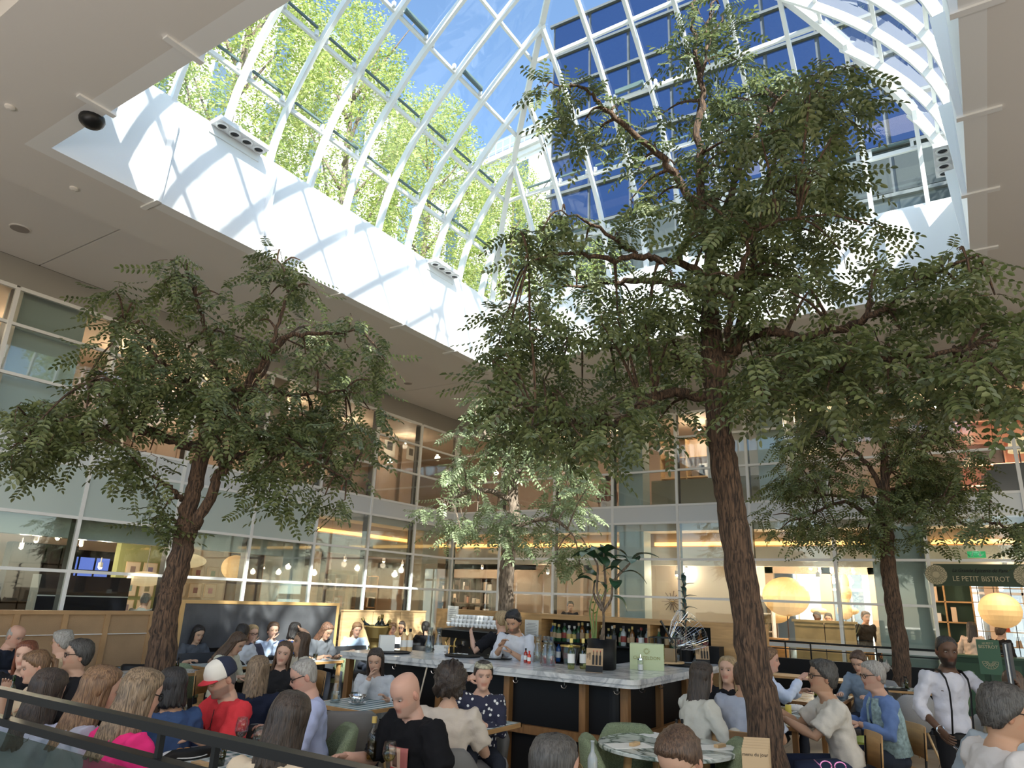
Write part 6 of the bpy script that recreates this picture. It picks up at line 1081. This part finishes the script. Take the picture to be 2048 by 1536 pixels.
for (x, y, l) in ((-8.9, 5.1, 'olive tumbler before the rattan screen'), (-8.8, 5.4, 'second olive tumbler before the rattan screen'), (-9.1, 8.4, 'olive tumbler in the chalkboard row'), (-5.7, 4.5, 'olive tumbler by the ash-blonde bob'), (-9.05, 9.95, 'glass tumbler on the sunlit table'), (-2.15, 7.75, 'green tumbler at the near end of the long table')): tumbler(Pv(x, y), l, oliveG)
for (x, y, l) in ((-9.2, 6.7, 'of the woman in grey before the chalkboard'), (-9.1, 7.7, 'in the chalkboard row, left'), (-9.1, 8.25, 'in the chalkboard row, right'), (-8.85, 5.55, 'on the rattan screen table'), (-9.1, 9.8, 'on the sunlit table'), (-1.95, 8.5, 'with a crumpled napkin on the long marble table'), (-5.5, 4.55, 'beside the young woman in black')): plate(Pv(x, y), 'white plate '+l, .12, mat('food', (.3, .22, .08), .8, noise=(30, .5)) if x > -9.15 else None)
for (x, y, rz, l) in ((-9.2, 6.95, .1, 'on the table of the woman in grey'), (-2.15, 8.35, .2, 'on the long marble table, left'), (-1.8, 7.8, -.2, 'on the long marble table, near end')): placemat(Pv(x, y), rz, 'white paper sheet '+l, .3, .22, paper)
bottle(.21, .03, mat('cola', (.06, .02, .01), .1), red, red, Pv(-2.0, 8.0), 'small soda bottle with red label on the long table', shape='spirit'); bottle(.24, .033, bcols[2], None, None, Pv(-2.18, 8.1), 'tall clear water bottle on the long table', shape='wine'); wineglass(Pv(-2.2, 7.95), 'stemmed glass of rosé on the long table', pink, .2)
tag(MB().lathe([(.03, 0), (.03, .11), (.001, .112)], k=16).build('can', mat('can_yellow', (.75, .6, .1), .3), smooth=True, loc=Pv(-1.85, 8.2)), 'small yellow drinks can on the long table', 'can'); bottle(.23, .033, greenG, None, None, Pv(-1.85, 9.9), 'green glass bottle near the woman in the waistcoat', shape='wine')
bottle(.25, .03, bcols[2], None, None, atz(1185, 1536, .85)-Vector((0, 0, .1)), 'neck of a clear bottle at the bottom edge', shape='wine'); table(Vector((-1.9, 3.9, 0)), .7, .7, 0, gmar, 'marble table below the bottom edge by the balding man', legs=False)
o = MB()
for k in range(12): a = k*PI/6; o.ell((math.cos(a)*.05, math.sin(a)*.05, .03), (.04, .03, .03), 8, 5)
tag(o.build('napkin', linen, smooth=True, loc=Pv(-1.85, 8.55)+Vector((0, 0, .02))), 'crumpled white napkin on the long marble table', 'napkin')
cd = empty('coat', Vector((-2.25, 6.75, .62)), .3, 'purple and white patterned cardigan hung over a chair by the trunk', 'coat'); m = MB(); m.lathe([(.05, -.25), (.13, -.2), (.14, 0), (.1, .15), (.03, .2)], k=18, sy=.6); o = m.build('knit', mat('purple_knit', (.1, .09, .16), .9, noise=(45, 1.6), bump=(60, 1)), cd, True); md = o.modifiers.new('d', 'DISPLACE'); md.texture = FOLD; md.strength = .06
wood_chair('chair', Vector((-2.4, 6.75, 0)), 0.9, 'wooden chair under the patterned cardigan', None)
# menu cards in a holder (bottom)
mh = empty('menu_holder', (-1.5, 5.5, .07), .5, 'rack of kraft menu cards standing at the bottom edge', 'menu holder'); MB().lathe([(.14, 0), (.14, .02), (.02, .03), (.02, .58)], k=20).build('stand', black, mh); MB().bx(-.12, .12, -.09, .09, .56, .58).bx(-.12, .12, -.09, -.085, .58, .64).build('tray', clearG, mh)
for k in range(5): c_ = MB().bx(-.09, .09, -.002, .002, 0, .22).build('card', mat('kraft_card', (.62, .45, .27), .8), mh, loc=(.012*k, -.06+.032*k, .585+.012*k)); t_ = text('menu du jour', .032, black, c_, (0, -.003, .18), (PI/2, 0, 0), extrude=.0006)
# scooter parked by the tree
sc_ = empty('kick_scooter', (-1.05, 9.75, 0), 1.9, 'folded black kick scooter parked behind the waistcoat woman', 'scooter'); MB().bx(-.35, .25, -.06, .06, .1, .13).build('deck', black, sc_); MB().tube([(.28, 0, .1), (.2, 0, .95)], .02, 8).build('stem', dark, sc_, True); MB().tube([(.2, -.22, .95), (.2, .22, .95)], .014, 8).build('handlebar', black, sc_, True)
for x in (-.4, .3): MB().tube([(x+.08*math.cos(a), 0, .1+.08*math.sin(a)) for a in np.linspace(0, 2*PI, 17)], .02, 8).lathe([(.03, 0), (.03, .01)], (x, 0, .1), 8).build('wheel', black, sc_, True)
tag(MB().lathe([(.75, .0005), (.75, .006), (.2, .006)], (TR.x+.1, TR.y, 0), 36).build('tree_grate', mat('grate', (.06, .055, .05), .7)), 'round dark floor disc at the foot of the bent trunk', 'tree grate')
# walking stick at the bar
tag(MB().tube([(aty(835, 1400, 6.58).x, 6.5, .35), (aty(860, 1335, 6.6).x, 6.55, 1.05)], .009, 6).build('walking_stick', mat('cane', (.75, .65, .5), .5)), 'white and brown walking stick leaning on the bar front', 'walking stick')
# rosé sunglasses at bottom right
sg = empty('sunglasses', atz(1652, 1532, 1.22), .4, 'pink-framed sunglasses at the bottom edge right of centre', 'sunglasses'); sg.scale = (.7, .7, .7); MB().tube([(.03*math.cos(a), 0, .025*math.sin(a)) for a in np.linspace(0, 2*PI, 16)], .004, 6).tube([(.075+.03*math.cos(a), 0, .025*math.sin(a)) for a in np.linspace(0, 2*PI, 16)], .004, 6).tube([(-.03, 0, 0), (-.04, .1, .01)], .003, 5).build('frame', mat('pink_metal', (.8, .3, .6), .2, .6), sg, True)
P_('woman whose sunglasses top just shows at the bottom edge', (1650, 1560), 1.2, 185, 'fair', 'bob', 'brown', (.3, .2, .3), 'mauve', fem=1)
# ================================================================ things in the shop rooms
lant = mat('paper_lantern', (.85, .62, .32), .7, emit=(1, .55, .2), es=.42); lantw = mat('ribbed_lamp', (.85, .78, .6), .6, emit=(1, .75, .42), es=.45)
def lantern(c, rx, rz_, label, m=None, cord=True, stand=False, k=26):
    e = empty('paper_lantern', c, 0, label, 'lamp'); n = 22; MB().lathe([(rx*math.sin(PI*(i+.01)/(n+.02))*(1+(.012 if i % 2 else 0)), -rz_*math.cos(PI*i/n)) for i in range(n+1)], k=k).build('shade', m or lant, e)
    if cord: MB().bar((0, 0, rz_), (0, 0, 2.94-c[2]), .008).build('cord', dark, e)
    if stand: MB().bar((0, 0, -rz_), (0, 0, -c[2]+.02), .02).lathe([(.14, -c[2]), (.14, -c[2]+.02)], k=14).build('stand', brown, e)
    return e
lantern(aty(1572, 1193, 17.9), .52, .44, 'large amber paper lantern behind the glass right of the big trunk', cord=False, stand=True); lantern(aty(1552, 1222, 19.6), .36, .3, 'second amber paper lantern partly behind the large one', cord=False, stand=True)
lantern(aty(2000, 1221, 17.6), .37, .34, 'amber paper lantern hanging in the bistro entrance'); lantern(aty(1638, 1222, 20.2), .2, .09, 'small flat paper lamp above the two heads', cord=False, stand=True); lantern(aty(1702, 1222, 20.0), .18, .09, 'small flat paper lamp by the potted palm', cord=False, stand=True)
for i, (a, r) in enumerate(((1165, .1), (1185, .15), (1205, .11), (1222, .17))): lantern(aty(1690, a, 19.4), r, .2, 'tier %s of the tall stacked paper lamp' % ['one', 'two', 'three', 'four'][i], cord=False, stand=(i == 3))
lantern(atx(368, 1121, -14.5), .45, .16, 'wide cream ribbed pendant lamp beside the left trunk', lantw, k=32); lantern(atx(290, 1158, -14.6), .34, .15, 'cream ribbed pendant lamp left of the left trunk', lantw); lantern(atx(470, 1135, -14.6), .3, .28, 'round amber lantern above the chalkboard', lant); lantern(atx(211, 1196, -15.8), .13, .07, 'small glowing striped table lamp in the left shop', lantw, cord=False, stand=True)
# framed prints
gw_ = bpy.data.objects['green_wall']; bpy.data.objects.remove(gw_); S('green_wall', greenw, (-16.7, -16.5, 9.0, 10.2, 0, 2.95)); S('partition', cream, (-16.72, -16.5, 10.2, 11.9, 0, 2.95)); S('partition', mat('dim_red_wall', (.3, .17, .13), .8), (-17.5, -17.4, 11.9, 16.2, 0, 2.95))
fr0 = mat('print_frame', (.62, .48, .32), .5)
for r in range(3):
    for c in range(6):
        e = empty('framed_print', (-16.47, 9.35+c*.42, 2.12-r*.42), 0, 'framed print, row %s column %s of the grid in the left shop' % (['one', 'two', 'three'][r], ['one', 'two', 'three', 'four', 'five', 'six'][c]), 'picture', 'grid of framed prints in the left shop')
        MB().bx(-.01, .01, -.17, .17, -.17, .17).build('frame', fr0, e); MB().bx(.01, .013, -.155, .155, -.155, .155).build('mat_board', cream, e); MB().bx(.013, .015, -.06, .06, -.06, .07).build('picture', mat('print_%d' % (c*3+r), tuple(rng.uniform(.15, .5, 3)), .7), e)
for o in [o for o in bpy.data.objects if o.name.startswith('lit_screen')]: bpy.data.objects.remove(o)
e = empty('blue_window', (-19.7, 0, 0), 0, 'backlit blue window with dark bars at the far left of the shop', 'window'); MB().bx(-.08, -.05, 8.0, 11.0, 1.0, 2.6).build('frame', black, e); y = 8.25
for w in (.38, .52, .3, .32, .42, .4):
    for z0, z1 in ((1.3, 1.66), (1.72, 2.05), (2.11, 2.42)): MB().bx(-.05, -.03, y, y+w-.06, z0, z1).build('pane', bw, e)
    y += w
def shelf(nm, loc, w, h, nx, nz, rz, label, m, fillc, d=.3, back=None):
    e = empty(nm, loc, rz, label, 'shelf unit'); mm = MB()
    for i in range(nx+1): x = -w/2+w*i/nx; mm.bx(x-.015, x+.015, 0, d, 0, h)
    for j in range(nz+1): z = h*j/nz; mm.bx(-w/2, w/2, 0, d, z-.015 if j else 0, z+.015)
    mm.build('frame', m, e); MB().bx(-w/2, w/2, d-.01, d, 0, h).build('back_panel', back or m, e)
    for k, c in enumerate(fillc):
        mm = MB()
        for i in range(nx):
            for j in range(nz):
                if rng.uniform() < .45: x = -w/2+w*(i+rng.uniform(.25, .75))/nx; q = rng.uniform(.03, .3*w/nx+.02); hh = rng.uniform(.3, .75)*h/nz; mm.bx(x-q, x+q, .05, d-.08, h*j/nz+.015, h*j/nz+.015+hh)
        o = mm.build('goods', mat('goods_%d_%d_%d' % tuple(int(v*99) for v in c), c, .6), e); o['kind'] = 'stuff'
G_ = [(.7, .55, .4), (.2, .12, .08), (.5, .2, .12), (.75, .72, .68)]
shelf('shelf_unit', (-14.5, 19.6, 0), 2.2, 2.4, 5, 6, 0, 'shop shelves packed with goods behind the far left glass corner', brown, G_, back=brown); shelf('shelf_unit', (-11.7, 19.9, 0), 1.4, 1.3, 4, 3, 0, 'low display shelves behind the far corner', oakl, G_)
shelf('shelf_unit', (-15.7, 15.6, 0), 2.2, 2.3, 5, 5, -PI/2-.0+PI, 'tall display shelves in the left shop near the corner', oakd, G_+[(.6, .3, .05)]); shelf('shelf_unit', (-18.5, 8.2, 0), 1.4, 2.6, 4, 6, PI/2+PI, 'dark shelves of small lamps at far left', black, [(.7, .4, .2), (.5, .2, .1)])
shelf('shelf_unit', (-5.0, 18.9, 0), 1.0, 2.1, 3, 5, 0, 'white shelves with red boxes beside the big trunk', frame, [(.55, .05, .04), (.1, .1, .1), (.6, .5, .3)], back=cream); shelf('shelf_unit', (-15.8, 13.4, 0), 1.3, 1.3, 4, 3, PI/2, 'low wooden glass-topped display in the left shop', oakl, G_)
dg = mat('dark_green', (.02, .06, .035), .5)
shelf('bookcase', (aty(1895, 1240, 18.3).x, 18.3, 0), 1.0, 2.5, 2, 6, 0, 'dark green bookcase with oak frame at the bistro entrance', oak, [(.75, .55, .38), (.8, .75, .7)], back=dg)
e = empty('display_grid', (aty(1990, 1200, 19).x+.3, 19.0, 0), 0, 'black wire grid shelf with bags against the bright window in the bistro', 'shelf unit'); m = MB()
for k in range(6): m.bx(-1.2, 1.2, 0, .25, .9+k*.3, .915+k*.3)
m.build('shelf', oakl, e); m = MB()
for k in range(9): m.bar((-1.2+.3*k, 0, .6), (-1.2+.3*k, 0, 2.6), .015)
m.build('wire', dark, e)
for k in range(13):
    x, z = -1.0+.17*k+rng.uniform(-.03, .03), .915+.3*int(rng.integers(0, 5)); c = [(.6, .4, .25), (.7, .1, .03), (.5, .33, .2), (.1, .08, .08)][k % 4]; b = empty('handbag', (e.location.x+x, 19.12, z), 0, '%s bag on the wire grid shelf, %s from the left' % (['tan', 'orange-red', 'brown', 'black'][k % 4], (ORD+['thirteenth'])[k]), 'bag', 'bags on the wire grid shelf')
    MB().loft([[(-.06, -.04, 0), (.06, -.04, 0), (.06, .04, 0), (-.06, .04, 0)], [(-.045, -.02, .13), (.045, -.02, .13), (.045, .02, .13), (-.045, .02, .13)]]).build('body', mat('bag_%d' % (k % 4), c, .6), b); MB().tube([(-.03, 0, .13), (-.02, 0, .2), (.02, 0, .2), (.03, 0, .13)], .005, 5).build('handle', brown, b)
# folding screen, bistro counter, signs
e = empty('folding_screen', (aty(1652, 1290, 17.3).x, 17.3, 0), .05, 'low olive-brown wooden folding screen behind the glass', 'screen'); wd = mat('olive_wood', (.6, .43, .22), .55, noise=(3, .25))
for k in range(2):
    x0 = -.62+.62*k; MB().bx(x0+.01, x0+.61, -.02, .02, .02, 1.55).build('panel', wd, e)
    for z in (.02, .75, 1.47): MB().bx(x0+.01, x0+.61, -.035, -.02, z, z+.08).build('rail', wd, e)
MB().bx(-.66, .66, -.05, .05, 1.55, 1.6).build('cap_rail', wd, e)
ct = empty('bistro_counter', (.2, 16.9, 0), 0, 'dark green counter below the bistro sign', 'counter'); MB().bx(-.95, 1.5, 0, .6, 0, 1.05).build('body', dg, ct); MB().bx(-1.0, 1.55, -.04, .64, 1.05, 1.09).build('worktop', mat('green_top', (.04, .1, .05), .3), ct)
for k in range(4): MB().bx(-.9+.6*k, -.4+.6*k, -.015, 0, .15, .95).build('panel', mat('mid_green', (.04, .1, .06), .5), ct)
e = empty('cake_dome', (.15, 17.1, 1.09), 0, 'glass cake dome on the green bistro counter', 'cake dome'); MB().lathe([(.16, 0), (.17, .02)], k=20).build('base', brown, e); MB().lathe([(.15, .02), (.15, .08), (.11, .15), (.04, .18), (.015, .21)], k=18).build('dome', clearG, e, True)
bs = empty('bistro_sign', ((-.85+1.0)/2+.03, 16.18, 0), 0, 'dark green fabric banner lettered LE PETIT BISTROT over the entrance', 'sign'); sgm = mat('sign_green', (.035, .06, .035), .6); sgl = mat('sign_letters', (.5, .44, .3), .6)
zb0, zb1 = aty(1940, 1172, 16.15).z, aty(1940, 1128, 16.15).z; MB().bx(-.87, 1.3, 0, .02, zb0, zb1).build('banner', sgm, bs); hh_ = zb1-zb0
cxs = aty(1961, 1155, 16.15).x-bs.location.x; text('LE PETIT BISTROT', hh_*.33, sgl, bs, (cxs, -.004, zb0+hh_*.32), (PI/2, 0, 0), font_sx=.86); text('La Grande Epicerie de Paris', hh_*.24, black, bs, (cxs, -.004, zb0+hh_*.7), (PI/2, 0, 0), font_sx=.82, shear=.35)
for xx, half in ((aty(1872, 1150, 16.15).x-bs.location.x, 1), (aty(2048, 1152, 16.15).x-bs.location.x+.03, 0)):
    m = MB(); m.lathe([(hh_*.46, 0), (hh_*.46, .004)], (0, 0, 0), 40); v = [(x+xx, -.002-z, y+zb0+hh_/2) for x, y, z in m.v]; m.v = v; m.build('rosette', sgl, bs); m = MB()
    for k in range(24): a = k*PI/12; m.bar((xx+.06*math.cos(a), -.008, zb0+hh_/2+.06*math.sin(a)), (xx+hh_*.33*math.cos(a), -.008, zb0+hh_/2+hh_*.33*math.sin(a)), .006)
    for k in range(14): a = k*PI/7; m.tube([(xx+hh_*.39*math.cos(a)+.025*math.cos(b), -.008, zb0+hh_/2+hh_*.39*math.sin(a)+.025*math.sin(b)) for b in np.linspace(0, 2*PI, 9)], .003, 4)
    m.build('rosette_lines', sgm, bs)
sb = empty('sandwich_board', (aty(1977, 1300, 15.6).x, 15.6, 0), .1, 'green board sign lettered BISTROT standing before the counter', 'sign'); MB().bx(-.17, .17, -.01, .01, .85, 1.42).build('board', mat('board_green', (.04, .12, .07), .5), sb); MB().bx(-.02, .02, 0, .03, 0, .85).bx(-.18, .18, -.1, .15, 0, .02).build('stand', dg, sb)
text('BISTROT', .075, sgl, sb, (0, -.013, 1.3), (PI/2, 0, 0), extrude=.001); text('LE PETIT', .045, sgl, sb, (0, -.013, 1.36), (PI/2, 0, 0), extrude=.001); m = MB()
for k in range(9): a = PI+k*PI/8; m.bar((.03*math.cos(a), -.012, 1.06+.03*math.sin(a)), (.11*math.cos(a), -.012, 1.06+.11*math.sin(a)), .006)
m.tube([(.12*math.cos(a), -.012, 1.06+.12*math.sin(a)) for a in np.linspace(PI, 2*PI, 14)], .004, 4); m.tube([(.07*math.cos(a), -.012, 1.06+.07*math.sin(a)) for a in np.linspace(PI, 2*PI, 14)], .003, 4); m.build('emblem', sgl, sb)
ex = mat('exit_green', (.02, .35, .12), .5, emit=(.05, .6, .2), es=.5)
for (a, b, y, w, l) in ((1586, 1127, 17.6, .18, 'small green exit sign among the track lights'), (1953, 1109, 16.6, .3, 'green illuminated exit sign above the bistro banner')):
    p = aty(a, b, y); e = empty('exit_sign', p, 0, l, 'exit sign'); MB().bx(-w/2, w/2, -.01, .01, -w*.2, w*.2).build('panel', ex, e); MB().bar((0, 0, w*.2), (0, 0, max(.03, 2.95-p.z)), .01).build('hanger', frame, e); m = MB(); m.ell((-w*.2, -.013, w*.1), (w*.03, .003, w*.03), 8, 5).bar((-w*.2, -.013, w*.08), (-w*.25, -.013, -w*.05), w*.04).bar((-w*.25, -.013, -w*.05), (-w*.17, -.013, -w*.14), w*.03).bar((-w*.25, -.013, -w*.05), (-w*.33, -.013, -w*.12), w*.03).bar((w*.2, -.013, w*.13), (w*.2, -.013, -w*.08), w*.04).bar((w*.12, -.013, -w*.02), (w*.2, -.013, -w*.12), w*.04).bar((w*.28, -.013, -w*.02), (w*.2, -.013, -w*.12), w*.04); m.build('symbol', white, e)
# green A-frame ladder behind the waiter
e = empty('step_ladder', (aty(1950, 1400, 12.5).x, 12.5, 0), -.3, 'pale green wooden trestle stand behind the waiter', 'trestle'); gm = mat('trestle_green', (.16, .26, .14), .6)
for s_ in (-1, 1): MB().bar((-.35, s_*.25, 0), (0, s_*.05, 1.05), .05, .03).build('leg', gm, e); MB().bar((.35, s_*.25, 0), (0, s_*.05, 1.05), .05, .03).build('leg', gm, e)
MB().bar((-.3, .2, .15), (.3, .2, .15), .05, .03).bar((-.3, -.2, .15), (.3, -.2, .15), .05, .03).build('rail', gm, e)
# sunburst clock, painting, dividers, plants
e = empty('sunburst_clock', aty(1344, 1203, 18.6), 0, 'brown sunburst wall clock behind the bottle shelves', 'clock'); m = MB(); MB().lathe([(.06, -.01), (.06, .01)], k=16).build('face', gold, e)
for k in range(14): a = k*PI/7; m.bar((.06*math.cos(a), 0, .06*math.sin(a)), ((.28 if k % 2 else .22)*math.cos(a), 0, (.28 if k % 2 else .22)*math.sin(a)), .025, .01)
m.build('rays', brown, e); MB().bx(-.6, 1.6, .05, .1, -1.3, 1.6).build('back_wall', cream, e)
e = empty('painting', atx(833, 1170, -14.9), 0, 'tall colourful painting of yellow red and green shapes in the left shop', 'picture'); MB().bx(-.02, 0, -.35, .35, -.75, .35).build('canvas', mat('paint_yellow', (.75, .45, .03), .6), e)
for i, (c, a, b, w, h) in enumerate(((( .65, .05, .03), -.1, -.4, .18, .22), ((.05, .2, .08), .12, .1, .12, .2), ((.65, .05, .03), .15, -.15, .1, .12), ((.05, .2, .08), -.2, -.05, .1, .1), ((.02, .1, .3), 0, -.6, .15, .08))): MB().ell((.004, a, b), (.004, w, h), 10, 6).build('shape', mat('paint_%d' % i, c, .6), e)
def palm(loc, h, label, n=26, col=(.22, .26, .1)):
    e = empty('potted_palm', loc, 0, label, 'plant'); MB().lathe([(.14, 0), (.18, .3), (.001, .29)], k=16).build('pot', brown, e); m = MB()
    for k in range(n): a, r = k*2.4, rng.uniform(.1, .35); m.tube([(0, 0, .3), (math.cos(a)*r*.4, math.sin(a)*r*.4, .3+h*.6), (math.cos(a)*r, math.sin(a)*r, .3+h*rng.uniform(.75, 1))], [.006, .012, .003], 4, flat=[(1, 1), (1.6, .3), (1, .3)])
    o = m.build('fronds', mat('frond_%d' % int(col[0]*100), col, .6), e); o['kind'] = 'stuff'
palm((aty(1522, 1260, 17.2).x, 17.2, 0), 1.5, 'tall wispy plant right of the big trunk behind the glass', 50, (.35, .3, .15)); palm((aty(1695, 1240, 18.2).x, 18.2, 0), 1.6, 'potted palm beside the man in the dark jacket', 30); palm((aty(1372, 1200, 19).x, 19, 0), 1.8, 'dried flowers in a vase left of the big trunk behind glass', 18, (.4, .32, .22))
tag(MB().bx(-.5, .5, -.2, .2, 0, 1.1).bx(-.52, .52, -.22, .22, 1.1, 1.13).build('sales_desk', oak, loc=(aty(1530, 1290, 18.6).x, 18.6, 0)), 'oak sales desk behind the glass right of the big trunk', 'desk')
hb = empty('dark_monitor', (XL-.9, 7.2, 0), 0, 'large dark cabinet with screen at the far left behind the glass', 'cabinet'); MB().bx(-.15, .15, -1.2, .35, 0, 1.9).build('body', screenM, hb); MB().bx(.15, .16, -1.2, .35, 1.55, 1.57).build('trim', frame, hb)
tag(MB().tube([(0, 0, 0), (.02, .05, .3), (0, -.02, .55), (0, .03, .75)], [.16, .14, .12, .02], 12, flat=[(1, .5)]*4).build('hand_sculpture', mat('plaster', (.5, .6, .6), .6), smooth=True, loc=(-13.3, 8.35, 1.2)), 'pale blue hand sculpture behind the left glazing', 'sculpture')
tag(MB().bx(-.2, .2, -.2, .2, 0, 1.2).build('plinth', cream, loc=(-13.3, 8.35, 0)), 'plinth under the pale hand sculpture', 'plinth')
tag(MB().bx(-.06, .06, -.06, .06, 0, 2.3).bx(-.06, .06, -.7, .7, 2.22, 2.32).build('timber_post', oakl, loc=(-13.4, atx(700, 1160, -13.4).y, 0)), 'T-shaped timber post with lamps in the left shop', 'post')
# upper floor contents
dk = mat('upper_dark', (.06, .07, .08), .6)
for i, (a, b, w, h, c, l) in enumerate(((780, 893, .5, .6, (.8, .78, .72), 'white poster with drawing on the upper left floor'), (822, 905, .4, .5, (.85, .84, .8), 'second white poster on the upper left floor'), (330, 790, .6, .7, (.45, .25, .2), 'red-brown picture on the upper left floor'))):
    p = atx(a, b, -15.4); e = empty('poster', p, 0, l, 'picture'); MB().bx(-.02, 0, -w/2, w/2, -h/2, h/2).build('sheet', mat('poster_%d' % i, c, .7), e); MB().bx(0, .005, -w*.25, w*.25, -h*.2, h*.25).build('drawing', dk, e); MB().bx(-.06, -.03, -w*.9, w*.9, 4.02-p.z, h*.6).build('backing', warmw, e)
shelf('shelf_unit', (-15.6, 13.9, 4.02), 2.4, 1.5, 5, 3, PI/2, 'display shelves on the upper left floor', warmw, G_); shelf('shelf_unit', (-15.4, 8.3, 4.02), 2.0, 1.8, 4, 3, PI/2, 'second display shelves on the upper left floor', warmw, [(.25, .27, .3), (.7, .7, .7)])
shelf('shelf_unit', (-6.0, 18.4, 4.02), 2.2, 2.2, 3, 4, 0, 'shelves of linens on the upper back floor', oakl, [(.7, .7, .72), (.2, .16, .14)], back=tan); shelf('shelf_unit', (1.2, 18.6, 4.02), 2.6, 2.0, 3, 4, 0, 'lit pink shelves of vases at the upper right', mat('pink_wall', (.75, .4, .28), .6), [(.12, .1, .1), (.7, .6, .5)])
glow = mat('glow_strip', (1, .6, .4), .5, emit=(1, .5, .28), es=4); S('glow_strip', glow, (-.1, 2.5, 18.5, 18.55, 5.0, 5.03), (-.1, 2.5, 18.5, 18.55, 4.55, 4.57)); S('low_partition', mat('olive_partition', (.3, .27, .2), .7), (-6.9, -2.6, 17.2, 17.3, 4.02, 4.85)); S('upper_partition', mat('white_partition', (.75, .75, .78), .7), (-5.6, -3.4, 17.8, 17.9, 4.9, 6.5))
e = empty('sofa', (1.4, 17.4, 4.02), 0, 'dark grey sofa on the upper right floor', 'sofa'); MB().bx(-.9, .9, -.4, .4, 0, .45).build('seat', dk, e); MB().bx(-.9, .9, .25, .45, .45, .85).build('backrest', dk, e); MB().bx(-1.05, -.9, -.4, .45, 0, .62).build('armrest', dk, e); MB().bx(.9, 1.05, -.4, .45, 0, .62).build('armrest', dk, e)
def lampst(loc, label, h=1.5):
    e = empty('floor_lamp', loc, 0, label, 'lamp'); MB().bar((0, 0, 0), (0, 0, h), .025).lathe([(.15, 0), (.15, .02)], k=14).build('pole', dark, e); MB().lathe([(.2, h-.05), (.15, h+.25)], k=18, cap=False).build('lamp_shade', lantw, e)
lampst((1.0, 18.1, 4.02), 'lamp with pale shade on the upper right floor', 1.2); lampst((-3.0, 17.6, 4.02), 'tall lamp behind the olive partition upstairs', 1.4)
e = empty('person', (aty(1213, 960, 17.1).x, 17.1, 4.02), 0, 'person standing at the upper glass in white trousers', 'person') if 0 else None
P_('person in dark top and white trousers at the upper back windows', (1216, 950), 5.6, 20, 'tan', 'short', 'black', (.25, .12, .1), 'maroon', stand=True, D=19.6, size=.95, trousers=(.7, .7, .75))
# table clutter counted in the photo but small: bread bowls behind the fig etc.
